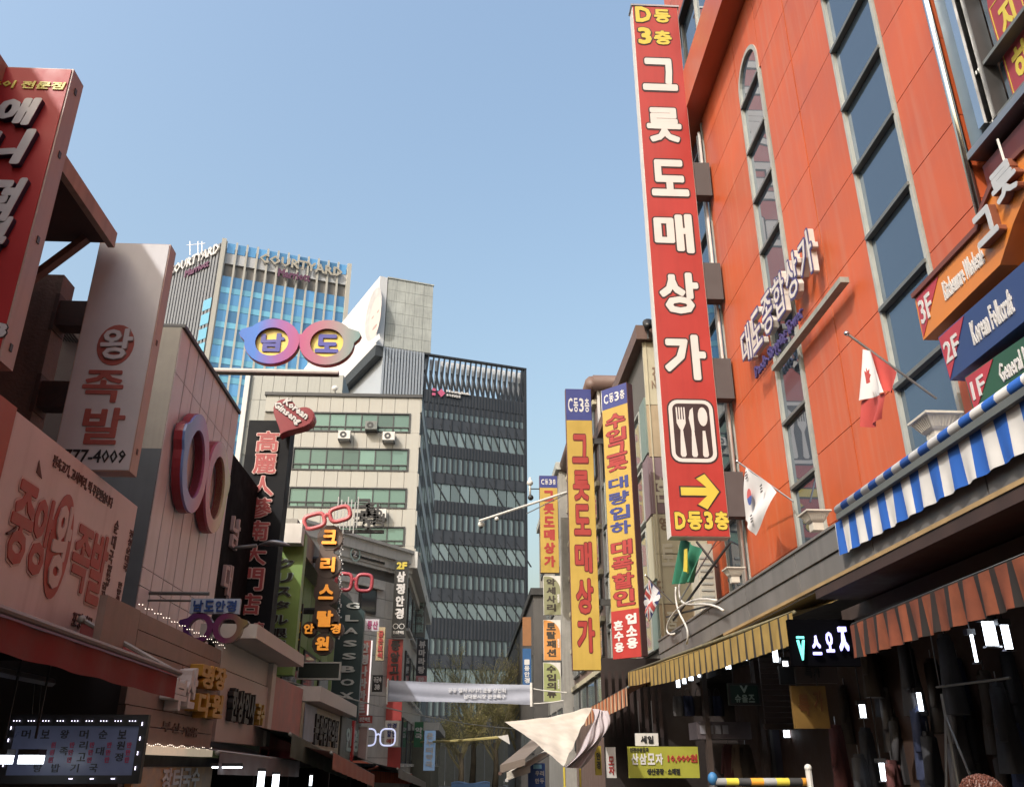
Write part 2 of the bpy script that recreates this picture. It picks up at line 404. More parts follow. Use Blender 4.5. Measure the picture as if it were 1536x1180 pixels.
# third column, near right: frames, inner poster
w3 = part(MB().box(rw, -6.86, -6.66, 7.28, 14.9, -0.15, 0.03), 'window_frame', mat('blue_frame', (0.16, 0.21, 0.25), 0.4, 0.3), bld)
piece('mullion', M_chrome, w3, rw, -6.60, -6.50, 7.34, 14.9, -0.14, 0.1)
part(MB().box(rw, -6.46, -6.40, 7.34, 14.9, -0.12, 0.04), 'mullion', M_dark, w3)
for z0, z1 in ((7.34, 7.99), (7.99, 9.06), (9.06, 10.1), (10.1, 12.4), (12.4, 14.9)):
    piece('pane', M_wing, w3, rw, -6.39, -5.46, z0 + 0.05, z1 - 0.02, -0.16, -0.13)
    piece('mullion', M_gframe, w3, rw, -6.49, -5.46, z0 - 0.02, z0 + 0.02, -0.10, 0.03)
piece('sill', M_steel, w3, rw, -6.9, -5.46, 7.20, 7.28, -0.2, 0.08)
piece('panel', mat('maroon_panel', (0.10, 0.018, 0.014), 0.4), bld, rw, -6.86, -5.46, 3.62, 7.10, -0.22, -0.03)
part(MB().tube([rw.at(-6.93, 3.7, 0.07), rw.at(-6.93, 14.9, 0.07)], 0.038, 10), 'drain_pipe', M_chrome, bld, smooth=True)
part(MB().tube([rw.at(-6.45, 7.1, 0.05), rw.at(-6.42, 6.7, 0.06), rw.at(-6.46, 6.0, 0.04)], 0.012, 6), 'cable', M_white, bld)
ps = thing('poster', 'dark red window poster with yellow letters above the orange kitchenware fascia', 'poster', rw.at(-6.2, 7.4, -.11))
M_dr = mat('poster_red', (0.30, 0.035, 0.05), 0.4)
part(MB().poly(rw, [(-6.31, 7.38), (-5.84, 7.38), (-5.84, 9.6), (-6.20, 9.6), (-6.31, 9.4), (-6.26, 8.9), (-6.31, 8.6)], -0.12, -0.112), 'board', M_dr, ps)
part(MB().ring(rw, [(-6.29, 7.40), (-5.86, 7.40), (-5.86, 8.6), (-6.29, 8.6)], [(-6.28, 7.41), (-5.87, 7.41), (-5.87, 8.59), (-6.28, 8.59)], -0.111, -0.108), 'border', M_ylet, ps)
part(MB().text(rw, '지', -6.21, -5.96, 8.10, 8.50, -0.111, -0.106, off=0.035).text(rw, '하', -6.21, -5.93, 7.50, 7.92, -0.111, -0.106, off=0.035), 'lettering', M_ylet, ps)
# projecting band with soffit, ribbon window and top storeys
part(MB().box(rw, -17.2, 9, 15.0, 16.0, -0.26, 0.42), 'cornice', M_orm, bld)
fl = RW(4.86)
for i in range(20):
    u = -16.6 + i * 1.15
    if u > 3: break
    piece('pane', M_wing, bld, fl, u, u + 1.07, 16.02, 17.9, -0.02, 0.02)
    piece('mullion', M_lframe, bld, fl, u + 1.07, u + 1.15, 16.02, 17.9, -0.05, 0.07)
    piece('panel', M_or, bld, fl, u, u + 1.14, 18.0, 19.2, -0.1, 0.1)
    piece('panel', M_or, bld, fl, u, u + 1.14, 19.22, 21.5, -0.1, 0.1)
part(MB().box(fl, -16.8, 6, 17.9, 18.0, -0.2, 0.16), 'transom', M_dark, bld)

# ------------------------------------------------------------ tall red tableware sign
def front_sign(name, label, cat, Y, x0, x1, z0, z1, depth, mface, mside, group=None):
    f = FR(Y); t = thing(name, label, cat, f.at((x0 + x1) / 2, z0, 0), group)
    part(MB().box(f, x0, x1, z0, z1, -depth, 0), 'box', mside, t)
    part(MB().box(f, x0 + 0.012, x1 - 0.012, z0 + 0.012, z1 - 0.012, 0.001, 0.012), 'face', mface, t)
    return t, f
t, f = front_sign('vertical_sign', 'very tall red sign with white letters, cutlery picture and yellow arrow', 'sign', 15.0, 3.53, 4.60, 5.34, 17.95, 0.28, M_red, M_white)
W = lambda px, py: f.uv(px, py)
out, wh, ye = MB(), MB(), MB()
def boxed(ch, tlx, tly, brx, bry, col, off=0.045, ol=0.028):
    u0 = (f.uv(tlx, tly)[0] + f.uv(tlx + (bry - tly) * 0.076, bry)[0]) / 2; v1 = f.uv(tlx, tly)[1]
    u1 = f.uv(brx, bry)[0]; v0 = f.uv(brx, bry)[1]
    col.glyph(f, ch, u0, u1, v0, v1, 0.018, 0.026, off)
    s = 0.016
    out.glyph(f, ch, u0, u1, v0, v1, 0.012, 0.018, off + ol, box_off=off)
for ch, a in (('그', (961, 88, 1017, 138)), ('릇', (968, 162, 1024, 215)), ('도', (974, 240, 1034, 296)), ('매', (979, 321, 1042, 381)), ('상', (987, 409, 1051, 472)), ('가', (994, 502, 1062, 571))):
    boxed(ch, *a, wh, .04, .035)
for ch, a in (('D', (952, 11, 977, 35)), ('동', (980, 15, 1006, 36)), ('3', (956, 42, 978, 68)), ('층', (980, 47, 1008, 69))): boxed(ch, *a, ye, 0.045, 0.045)
for ch, a in (('D', (1011, 768, 1029, 794)), ('동', (1030, 767, 1054, 795)), ('3', (1055, 767, 1070, 794)), ('층', (1071, 767, 1094, 795))): boxed(ch, *a, ye, 0.045, 0.045)
# arrow
u0, vm = f.uv(1021, 737); u1, _ = f.uv(1078, 737)
def arrow(m, k, d0, d1):
    h = 0.12; L = u1 - u0; k2 = k
    m.poly(f, [(u0 - k, vm - 0.075 - k), (u1 - 0.22, vm - 0.075 - k), (u1 - .40 - k, vm - 0.24 - k * .6), (u1 - .24, vm - .33 - k), (u1 + k * 1.3, vm), (u1 - .24, vm + .33 + k), (u1 - .40 - k, vm + .24 + k * .6), (u1 - .22, vm + .075 + k), (u0 - k, vm + 0.075 + k)], d0, d1)
arrow(out, 0.03, 0.012, 0.018); arrow(ye, 0, 0.018, 0.026)
# cutlery
q0 = f.uv(1001, 600); q1 = f.uv(1077, 694)
def rrect(u0, u1, v0, v1, r, n=5):
    o = []
    for cx, cy, a in ((u1 - r, v1 - r, 0), (u0 + r, v1 - r, 90), (u0 + r, v0 + r, 180), (u1 - r, v0 + r, 270)):
        o += [(cx + r * math.cos(math.radians(a + 90 * i / n)), cy + r * math.sin(math.radians(a + 90 * i / n))) for i in range(n + 1)]
    return o
cu0, cu1, cv0, cv1 = 3.66, 4.50, q1[1], q0[1]
out.poly(f, rrect(cu0 - .03, cu1 + .03, cv0 - .03, cv1 + .03, .2), 0.012, 0.016)
wh.ring(f, rrect(cu0, cu1, cv0, cv1, .18), rrect(cu0 + .07, cu1 - .07, cv0 + .07, cv1 - .07, .12), 0.016, 0.022)
out.poly(f, rrect(cu0 + .06, cu1 - .06, cv0 + .06, cv1 - .06, .12), 0.014, 0.0185)
hh = cv1 - cv0
def handle(c): wh.poly(f, [(c - .025, cv0 + hh * .50), (c - .055, cv0 + .14), (c - .03, cv0 + .1), (c + .03, cv0 + .1), (c + .055, cv0 + .14), (c + .025, cv0 + hh * .50)], .019, .024)
c = cu0 + .22; handle(c)
wh.poly(f, [(c - .02, cv0 + hh * .5), (c - .085, cv0 + hh * .62), (c - .085, cv0 + hh * .68), (c + .085, cv0 + hh * .68), (c + .085, cv0 + hh * .62), (c + .02, cv0 + hh * .5)], .019, .024)
for k in range(4): wh.box(f, c - .085 + k * .0483, c - .085 + k * .0483 + .025, cv0 + hh * .68, cv0 + hh * .88, .019, .024)
c = cu0 + .43; handle(c); wh.poly(f, [(c - .025, cv0 + hh * .5), (c + .03, cv0 + hh * .5), (c + .03, cv0 + hh * .88), (c - .03, cv0 + hh * .83), (c - .06, cv0 + hh * .7)], .019, .024)
c = cu0 + .635; handle(c); wh.poly(f, [(c + .09 * math.cos(a), cv0 + hh * .73 + .19 * math.sin(a)) for a in [i * math.pi / 8 for i in range(16)]], .019, .024)
part(out, 'outline', mat('sign_black', (0.03, 0.012, 0.014), 0.5), t); part(wh, 'lettering', M_wlet, t); part(ye, 'lettering', M_ylet, t)
for z in (13.1, 10.6, 8.45, 6.15):
    piece('bracket_cover', mat('bracket_grey', (0.07, 0.062, 0.065), 0.6), t, f, 4.605, 4.96, z - .42, z + .42, -0.26, -0.02)
piece('cap', M_steel, t, f, 3.5, 4.63, 17.95, 18.0, -0.3, 0.03)

# ------------------------------------------------------------ raised letters 대도종합상가 on the wall
t = thing('letter_sign', 'raised white and purple letters on a slanting rail across the orange wall', 'sign', rw.at(-11, 6.9, 0.2))
fd = RW(4.80)
M_pl = mat('letter_purple', (0.05, 0.04, 0.16), 0.5); M_ps = mat('letter_white_side', (0.60, 0.56, 0.53), 0.5)
u_l, _ = fd.uv(1112, 525); u_r, _ = fd.uv(1222, 380)
chars = '대도종합상가'; cell = (u_r - u_l) / 6
for i, ch in enumerate(chars):
    a = u_l + i * cell + .04; b_ = u_l + (i + 1) * cell - .04
    l = part(MB().glyph(fd, ch, a, b_, 8.08, 8.80, -0.09, 0.0, 0.03), 'letter', M_ps, t)
    part(MB().glyph(fd, ch, a, b_, 8.08, 8.80, 0.001, 0.008, 0.055, box_off=0.03), 'letter_face', M_pl, l)
    part(MB().glyph(fd, ch, a, b_, 8.08, 8.80, 0.009, 0.014, 0.008, box_off=0.03), 'letter_inlay', M_ps, l)
part(MB().text(fd, 'Daedo Shopping Tower', fd.uv(1130, 545)[0], fd.uv(1202, 470)[0], 7.62, 7.90, -0.04, 0.0, 0.014, 'w'), 'lettering', M_pl, t)
part(MB().box(fd, -12.5, -9.7, 7.44, 7.52, -0.1, 0.02), 'rail', mat('rail_grey', (0.3, 0.3, 0.27), 0.6, streak=.4), t)

# ------------------------------------------------------------ fascia boards 3F 2F 1F
def board(X, pts, m, name, label, depth=0.22):
    fb = RW(X); q = [fb.uv(*p_) for p_ in pts]
    t = thing(name, label, 'sign', fb.at(sum(a for a, _ in q) / len(q), min(b for _, b in q), 0))
    part(MB().poly(fb, q, -depth, 0), 'board', m, t); return t, fb
M_sor = mat('sign_orange', (0.62, 0.20, 0.03), 0.4, var=.06); M_snb = mat('sign_navy', (0.025, 0.05, 0.16), 0.4, var=.08)
M_sgr = mat('sign_green', (0.02, 0.08, 0.04), 0.4); M_scr = mat('sign_crimson', (0.42, 0.035, 0.05), 0.4)
t, fb = board(4.35, [(1372, 448), (1470, 345), (1478, 312), (1490, 285), (1510, 255), (1536, 228), (1570, 204), (1590, 250), (1536, 297), (1520, 335), (1500, 397), (1385, 510)], M_sor, 'fascia_sign', 'orange arched fascia sign marked 3F for kitchenware')
q = [fb.uv(*p_) for p_ in ((1375, 447), (1408, 414), (1386, 506))]
part(MB().poly(fb, q, 0.001, 0.006), 'panel', M_scr, t)
part(MB().poly(fb, [fb.uv(*p_) for p_ in ((1372, 448), (1470, 345), (1478, 312), (1490, 285), (1510, 255), (1536, 228), (1570, 204), (1570, 196), (1536, 220), (1508, 248), (1486, 280), (1474, 310), (1466, 340), (1370, 442))], -.24, .03), 'trim', mat('rust_trim', (0.15, 0.04, 0.025), 0.5), t)
def wtext(fb, s, p0, p1, zlo, zhi, m, parent, d=0.002, e=0.012, off=.014, mode='w', slant=0.0, nm='lettering'):
    return part(MB().text(fb, s, fb.uv(*p0)[0], fb.uv(*p1)[0], zlo, zhi, d, e, off, mode, slant=slant), nm, m, parent)
z3 = fb.uv(1372, 448)[1]; z3b = fb.uv(1386, 506)[1]
wtext(fb, '3F', (1381, 470), (1397, 450), z3b + .12, z3 - .07, M_wlet, t)
wtext(fb, 'Kitchenware Wholesale', (1417, 440), (1477, 385), lerp(z3b, z3, .30), lerp(z3b, z3, .74), M_wlet, t)
for ch, a, b_, c_, d_ in (('그', 1476, 1505, 352, 318), ('릇', 1502, 1536, 290, 248)):
    u0 = fb.uv(a, c_)[0]; u1 = fb.uv(b_, d_)[0]; v = fb.uv((a + b_) / 2, (c_ + d_) / 2)[1]
    l = part(MB().glyph(fb, ch, u0, u1, v - .16, v + .14, 0.001, 0.07, 0.04, slant=-.1), 'letter', mat('letter_rust', (.20, .06, .03), .5), t)
    part(MB().glyph(fb, ch, u0, u1, v - .16, v + .14, 0.071, 0.076, 0.04, slant=-.1), 'letter_face', mat('letter_silver', (.45, .46, .48), .4), l)
t, fb = board(4.35, [(1407, 506), (1536, 392), (1600, 330), (1640, 380), (1536, 482), (1425, 571)], M_snb, 'fascia_sign', 'navy fascia sign marked 2F for Korean folkcraft')
part(MB().poly(fb, [fb.uv(*p_) for p_ in ((1409, 507), (1446, 474), (1426, 568))], 0.001, 0.006), 'panel', M_scr, t)
za, zb = fb.uv(1407, 506)[1], fb.uv(1425, 571)[1]
wtext(fb, '2F', (1419, 533), (1438, 512), lerp(zb, za, .34), lerp(zb, za, .78), M_wlet, t)
wtext(fb, 'Korean Folkcraft', (1462, 515), (1524, 468), lerp(zb, za, .26), lerp(zb, za, .74), M_wlet, t)
t, fb = board(4.35, [(1447, 566), (1536, 505), (1600, 455), (1620, 520), (1536, 574), (1462, 625)], M_sgr, 'fascia_sign', 'green fascia sign marked 1F just above the blue striped awning')
part(MB().poly(fb, [fb.uv(*p_) for p_ in ((1449, 567), (1490, 538), (1464, 620))], 0.001, 0.006), 'panel', M_scr, t)
za, zb = fb.uv(1447, 566)[1], fb.uv(1462, 625)[1]
wtext(fb, '1F', (1460, 592), (1478, 575), lerp(zb, za, .34), lerp(zb, za, .78), M_wlet, t)
wtext(fb, 'General Merchandise', (1503, 572), (1600, 510), lerp(zb, za, .28), lerp(zb, za, .72), M_wlet, t)

# ------------------------------------------------------------ grey canopy
fc = RW(4.06)
t = thing('canopy', 'long grey metal canopy along the foot of the orange tower', 'canopy', (4.5, 10, 3.3))
M_can = mat('canopy_grey', (0.20, 0.19, 0.185), 0.5, 0.2, var=.12, streak=.25, scale=1.5)
for i in range(8):
    u = -19.0 + 2.1 * i
    piece('panel', M_can, t, fc, u, u + 2.08, 3.80, 4.05, -0.03, 0.02); piece('panel', M_can, t, fc, u, u + 2.08, 3.56, 3.785, -0.03, 0.0)
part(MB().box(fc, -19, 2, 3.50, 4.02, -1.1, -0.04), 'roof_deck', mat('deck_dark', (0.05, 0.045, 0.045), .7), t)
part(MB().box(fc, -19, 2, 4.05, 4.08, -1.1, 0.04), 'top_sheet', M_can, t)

# ------------------------------------------------------------ planters on the canopy
M_cer = mat('planter_cream', (0.58, 0.54, 0.47), 0.6, var=.08, streak=.25)
for (px, py, wpx, lab) in ((1405, 640, 70, 'largest cream fluted planter above the blue striped awning'), (1223, 778, 44, 'middle cream fluted planter at the foot of the arched window'), (1101, 860, 32, 'smallest cream fluted planter beside the grey canopy')):
    c = P(px, py, X=4.25); K = wpx * c.y / 1250 / .66; t = thing('planter', lab, 'planter', (c.x, c.y, c.z - .28 * K), 'cream planters along the canopy')
    def ring_(z, hw):
        hw *= K; z = c.z + (z - c.z) * K; return [(c.x - hw, c.y - hw, z), (c.x + hw, c.y - hw, z), (c.x + hw, c.y + hw, z), (c.x - hw, c.y + hw, z)]
    m = MB(); prof = [(-.28, .12), (-.10, .12), (-.08, .15), (-.05, .17), (.10, .25), (.115, .285), (.15, .285), (.15, .25)]
    for (za, ha), (zb, hb) in zip(prof[:-1], prof[1:]):
        A, B = ring_(c.z + za, ha), ring_(c.z + zb, hb)
        for i in range(4): m.face([A[i], A[(i + 1) % 4], B[(i + 1) % 4], B[i]])
    m.face(ring_(c.z + .13, .25)); m.face(list(reversed(ring_(c.z - .28, .12))))
    part(m, 'bowl', M_cer, t)
    rb = MB()
    for k in range(7):
        s_ = (k - 3) * .058
        for (dx, dy) in ((0, -1), (-1, 0)):
            a = c + Vector((s_ * .68 if dy else -.172, -.172 if dy else s_ * .68, -.05)) * K; b_ = c + Vector((s_ if dy else -.252, -.252 if dy else s_, .10)) * K
            rb.tube([a, b_], .010 * K, 4)
    part(rb, 'flute', M_cer, t)
    so_ = MB().face(ring_(c.z + .135, .24)); part(so_, 'soil', mat('soil', (.05, .035, .02), .9), t)

# ------------------------------------------------------------ flags
def flag_pole(t, a, b_, r=.014): return part(MB().tube([a, b_], r, 6), 'pole', M_steel, t)
# Canada: pole from the wall outwards, cloth hanging
a = P(1272, 500, X=4.15); b_ = P(1400, 640, X=4.85)
fl_c = P(1300, 525, X=4.25)
t = thing('flag', 'red and white maple leaf flag hanging from a slanting pole', 'flag', (fl_c.x, fl_c.y, fl_c.z - 1), 'flags along the canopy')
p0 = P(1270, 500, X=4.1); p1 = P(1405, 598, X=4.9)
flag_pole(t, p0, p1); part(MB().blob(p0, .03), 'finial', M_chrome, t, smooth=True)
M_fw = mat('flag_white', (.72, .70, .70), .8, var=.05); M_fr = mat('flag_red', (.50, .07, .06), .8, var=.1)
def patch(X, quad, m, nm, parent, off=0.0, fold=.05, nf=2.0, ph=0.0, sag=0.0):
    """cloth between four seen corners (top-left, top-right, bottom-right, bottom-left) on the plane x = X"""
    g_ = RW(X); q = [Vector(g_.uv(*c)) for c in quad]
    def fn(s_, q_):
        c0 = q[0].lerp(q[1], s_).lerp(q[3].lerp(q[2], s_), q_); return g_.at(c0.x, c0.y - sag * math.sin(math.pi * s_) * q_, off + fold * math.sin(s_ * nf * 6.283 + ph + q_) * (.3 + .7 * q_))
    return part(MB().grid(fn, 16, 12), nm, m, parent, smooth=True)
patch(4.22, ((1294, 523), (1308, 528), (1331, 588), (1294, 601)), M_fw, 'cloth', t, nf=1.2)
patch(4.22, ((1294, 601), (1331, 588), (1322, 628), (1296, 640)), M_fr, 'red_bar', t, nf=1.2, ph=1.0, sag=.04)
patch(4.26, ((1306, 526), (1345, 558), (1339, 590), (1326, 584)), M_fr, 'red_bar', t, nf=1, fold=.03)
lf = RW(4.12); u, v = lf.uv(1302, 566)
part(MB().poly(lf, [(u - .05, v - .05), (u - .05, v + .10), (u - .01, v + .06), (u, v + .11), (u + .02, v + .06), (u + .06, v + .07), (u + .04, v + .03), (u + .07, v), (u + .03, v - .03), (u + .03, v - .07)], 0, .004), 'maple_leaf', M_fr, t)
# Korea: square cloth seen from the street
A = P(1120, 700, X=4.35); B = P(1165, 737, X=4.35); Cc = P(1131, 802, X=4.35); D = P(1119, 722, X=4.35)
t = thing('flag', 'white flag with red and blue circle beside the tall red sign', 'flag', (A.x, A.y, Cc.z), 'flags along the canopy')
flag_pole(t, P(1106, 692, X=4.35), P(1190, 752, X=4.9))
part(MB().blob(P(1106, 692, X=4.35), .03), 'finial', M_chrome, t, smooth=True)
kf = RW(4.35); qa = [kf.uv(*p_) for p_ in ((1119, 700), (1167, 738), (1131, 803), (1117, 780))]
def kfn(s, q):
    a0 = Vector(qa[0]).lerp(Vector(qa[1]), s); b0 = Vector(qa[3]).lerp(Vector(qa[2]), s); c0 = a0.lerp(b0, q)
    return kf.at(c0.x, c0.y, .03 * math.sin(s * 7 + q * 4))
part(MB().grid(kfn, 14, 14), 'cloth', M_fw, t, smooth=True)
cu, cv = kf.uv(1129, 745); half = [(cu + .105 * math.cos(x), cv + .13 * math.sin(x)) for x in [math.pi * i / 12 for i in range(13)]]
part(MB().poly(kf, half, .05, .055), 'red_half', mat('flag_pink', (.55, .10, .10), .8), t)
half = [(cu + .105 * math.cos(x), cv + .13 * math.sin(x)) for x in [-math.pi * i / 12 for i in range(13)]]
part(MB().poly(kf, half, .0505, .0545), 'blue_half', mat('flag_blue', (.06, .10, .32), .8), t)
tg = MB()
for (px, py) in ((1124, 713), (1147, 733), (1132, 778)):
    uu, vv = kf.uv(px, py)
    for k in range(3): tg.box(kf, uu - .045, uu + .045, vv - .05 + k * .045, vv - .03 + k * .045, .05, .055)
part(tg, 'trigram', M_black, t)
# Brazil-green flag and UK flag further on
M_fg = mat('flag_green', (.03, .20, .12), .8, var=.2)
t = thing('flag', 'green flag with yellow patch below the tall red sign', 'flag', P(1035, 870, X=3.75), 'flags along the canopy')
flag_pole(t, P(1020, 900, X=3.6), P(1075, 810, X=4.9))
patch(3.85, ((1021, 806), (1056, 826), (1040, 872), (1014, 876)), M_fg, 'cloth', t, fold=.10, nf=2.2)
patch(3.72, ((1026, 824), (1031, 822), (1033, 860), (1027, 856)), M_ylet, 'yellow_patch', t, fold=.03, nf=1)
A = P(972, 870, X=3.2)
t = thing('flag', 'blue, white and red cross flag hanging near the striped yellow awning', 'flag', P(978, 925, X=3.2), 'flags along the canopy')
flag_pole(t, P(968, 862, X=3.15), P(1010, 905, X=3.9))
uf = RW(3.2); qb = [uf.uv(*p_) for p_ in ((975, 869), (994, 894), (972, 932), (966, 905))]
def ufn(off):
    def g_(s, q):
        a0 = Vector(qb[0]).lerp(Vector(qb[1]), s); b0 = Vector(qb[3]).lerp(Vector(qb[2]), s); c0 = a0.lerp(b0, q)
        return uf.at(c0.x, c0.y, off + .02 * math.sin(s * 8 + q * 3))
    return g_
part(MB().grid(ufn(0), 10, 10), 'cloth', mat('flag_navy', (.03, .04, .16), .8), t, smooth=True)
def band(fn, s0, q0, s1, q1, wd, m, nm):
    mm = MB(); d = Vector((s1 - s0, q1 - q0)).normalized(); n_ = Vector((-d.y, d.x)) * wd
    def ff(a, b2): return fn(min(1, max(0, lerp(s0, s1, a) + n_.x * (b2 - .5))), min(1, max(0, lerp(q0, q1, a) + n_.y * (b2 - .5))))
    mm.grid(ff, 10, 1); return part(mm, nm, m, t)
band(ufn(.006), 0, 0, 1, 1, .2, M_fw, 'white_cross'); band(ufn(.0065), 1, 0, 0, 1, .2, M_fw, 'white_cross'); band(ufn(.007), .5, 0, .5, 1, .34, M_fw, 'white_cross'); band(ufn(.0075), 0, .5, 1, .5, .34, M_fw, 'white_cross')
band(ufn(.010), 0, 0, 1, 1, .07, M_fr, 'red_cross'); band(ufn(.011), .5, 0, .5, 1, .18, M_fr, 'red_cross'); band(ufn(.012), 0, .5, 1, .5, .18, M_fr, 'red_cross')

# ------------------------------------------------------------ awnings, right
def awning(name, label, A, B, drop, back, up, m, mbar, ripple=.02, nrip=14, sag=0.0, cat='awning', parts=True, roll=None):
    """valance hung from front bar A->B (world, top edge), roof cloth rising 'back' metres towards the wall"""
    A = Vector(A); B = Vector(B); d = (B - A).normalized(); side = Vector((back[0], back[1], 0))
    t = thing(name, label, cat, (A + B) / 2 - Vector((0, 0, drop)))
    n_ = max(8, int((B - A).length * 10))
    def val(s, q):
        p_ = A.lerp(B, s) - Vector((0, 0, drop * q - .0)) - side.normalized() * (ripple * math.sin(s * nrip * 6.283) * q)
        p_.z -= sag * math.sin(math.pi * s); return p_
    part(MB().grid(val, n_ * 2, 4), 'valance', m, t, smooth=True)
    def roof(s, q):
        p_ = A.lerp(B, s) + side * q + Vector((0, 0, up * q + .01)); p_.z -= sag * math.sin(math.pi * s) * (1 - q) + .06 * math.sin(q * math.pi); return p_
    part(MB().grid(roof, n_, 4), 'roof_cloth', m, t, smooth=True)
    part(MB().tube([A + Vector((0, 0, .0)) + side.normalized() * .03, B + side.normalized() * .03], .025, 8), 'front_bar', mbar, t, smooth=True)
    return t
M_bw = stripes('blue_white_cloth', [(.015, .10, .42), (.58, .57, .56)], .345, 1)
M_yk = stripes('yellow_black_cloth', [(.33, .22, .06), (.025, .02, .018)], .30, 1, widths=[.82, .18], grime=.3)
M_ok = stripes('orange_fold_cloth', [(.21, .055, .022), (.014, .01, .009), (.17, .042, .018), (.02, .012, .010)], .42, 1, widths=[.33, .15, .35, .17], grime=.5)  # dark bands put the shade of the folds into the cloth colour
t = awning('striped_awning', 'blue and white striped awning in front of the orange tower', (3.985, 9.16, 4.05), (3.985, 3.0, 4.05), .36, (.95, 0), .35, M_bw, M_gframe, ripple=.018, nrip=23)
a = P(1262, 764, X=4.0); b_ = P(1266, 806, X=4.02)
y1 = 3.0
part(MB().tube([(3.97, a.y, 4.15), (3.97, y1, 4.15)], .055, 10), 'roll', M_bw, t, smooth=True)
part(MB().box(RW(3.96), -a.y, -y1, 4.04, 4.10, -.12, .03), 'rail', M_gframe, t)
awning('striped_awning', 'long yellow and black striped awning under the grey canopy', P(942, 1008, X=3.3), P(1188, 918, X=3.6), .34, (1.0, .1), .35, M_yk, mat('mossy_edge', (.16, .14, .08), .8, var=.4, scale=12), ripple=.012, nrip=30, sag=.06)
awning('striped_awning', 'orange striped awning with painted dark folds at the right edge of the market', P(1275, 938, X=3.6), P(1640, 790, X=3.6), .30, (1.1, 0), .3, M_ok, M_gframe, ripple=.03, nrip=14)
awning('striped_awning', 'small orange striped awning above the white tarpaulin', P(876, 1066, X=2.55), P(940, 1030, X=2.9), .32, (.9, .15), .3, stripes('orange_cream_cloth', [(.40, .13, .05), (.5, .32, .2), (.03, .02, .02)], .28, 1, widths=[.5, .3, .2], grime=.3), M_gframe, ripple=.01, nrip=14)
# ============================================================ RIGHT, BEYOND THE TOWER
# horizontal helper: printed blocks on pale building
M_cream = mat('cream_panel', (0.50, 0.46, 0.34), 0.55, var=.06, streak=.15)
M_tan = mat('tan_panel', (0.42, 0.33, 0.22), 0.55, var=.08, streak=.15)
M_mauve = mat('mauve_panel', (0.22, 0.15, 0.17), 0.55, var=.1)
M_teal = mat('teal_panel', (0.18, 0.24, 0.22), 0.55, var=.08, streak=.1)
M_brown = mat('brown_cornice', (0.14, 0.085, 0.07), 0.6, var=.1)
M_brtile = mat('brown_tile', (0.17, 0.115, 0.10), 0.5, var=.1, streak=.2)
M_wing2 = glass('street_glass', (0.20, 0.25, 0.27), 0.4, 0.06, wave=.1, var=.3)
Yb = 21.0; fb2 = FR(Yb)
cx, ctop = fb2.uv(963, 512); sw = RW(cx)
t = thing('shop_building', 'cream building with faded printed panels just beyond the orange tower', 'building', (cx + 2, Yb, 0))
part(MB().box(fb2, cx + .06, cx + 9, 0, ctop, -11.0, -0.08), 'wall', mat('backing_grey', (.12, .11, .10), .8), t)
part(MB().box(fb2, cx - .18, cx + 9.1, ctop, ctop + .42, -11.2, .15), 'cornice', M_brown, t)
zs = [fb2.uv(975, y)[1] for y in (512, 607, 685, 770, 830, 905, 962)] + [4.4, 3.2]
zs[0] = ctop
seq = [M_cream, M_tan, M_mauve, M_cream, M_teal, M_tan, M_mauve, M_teal]
for i, (z1, z0) in enumerate(zip(zs[:-1], zs[1:])):
    for j in range(4):
        mm_ = [M_cream, M_teal, M_mauve, M_tan][(i * 3 + j) % 4] if i > 3 else seq[i]
        piece('panel', mm_, t, fb2, cx + j * 1.3 + .005, cx + j * 1.3 + 1.29, z0 + .01, z1 - .01, -0.08, 0)
M_fade = mat('faded_letter', (.55, .52, .43), .6); M_faded = mat('faded_letter_dark', (.25, .17, .12), .6)
for (ch, px, py, w_, h_, m) in (('혼', 992, 735, 20, 38, M_fade), ('토', 1002, 832, 22, 34, M_fade), ('탈', 1026, 832, 18, 34, M_fade), ('다', 1000, 670, 18, 30, M_fade), ('잔', 985, 560, 15, 22, M_faded), ('N', 981, 577, 8, 12, M_faded), ('영', 995, 785, 14, 20, M_faded), ('품', 1008, 930, 18, 26, M_fade), ('도', 990, 880, 12, 18, M_faded)):
    u0, v1 = fb2.uv(px - w_ / 2, py - h_ / 2); u1, v0 = fb2.uv(px + w_ / 2, py + h_ / 2)
    part(MB().glyph(fb2, ch, u0, u1, v0, v1, .002, .012, .03), 'lettering', m, t)
# street side of it: window strips and narrow banners
for k in range(9):
    z0 = 4.2 + k * 1.62
    if z0 + 1.6 > ctop: break
    for j in range(5):
        u = -Yb - 11 + .2 + j * 2.15
        fr_ = part(MB().ring(sw, [(u, z0), (u + 1.35, z0), (u + 1.35, z0 + 1.45), (u, z0 + 1.45)], [(u + .06, z0 + .06), (u + 1.29, z0 + .06), (u + 1.29, z0 + 1.39), (u + .06, z0 + 1.39)], -.08, .05), 'window', M_lframe, t)
        piece('pane', M_wing2, fr_, sw, u + .06, u + 1.29, z0 + .06, z0 + 1.39, -.05, -.02)
        piece('panel', [M_mauve, M_teal, M_cream][(k + j) % 3], t, sw, u + 1.38, u + 2.1, z0, z0 + 1.55, -.06, .03)
part(MB().box(sw, -Yb - 10.9, -Yb + .02, 3, ctop, -.1, -.07), 'side_wall', M_cream, t)
f = FR(Yb - .1)
c = P(971, 491, Y=Yb - .3)
t = thing('loudspeaker', 'black horn loudspeaker on the roof of the cream building', 'loudspeaker', (c.x, c.y, c.z - .3))
part(MB().tube([c + Vector((0, -.18, .02)), c + Vector((0, -.05, 0)), c + Vector((0, .12, 0))], [.17, .10, .06], 12), 'horn', M_black, t, smooth=True)
part(MB().tube([c, c - Vector((0, 0, .35))], .025, 6), 'stand', M_dark, t)

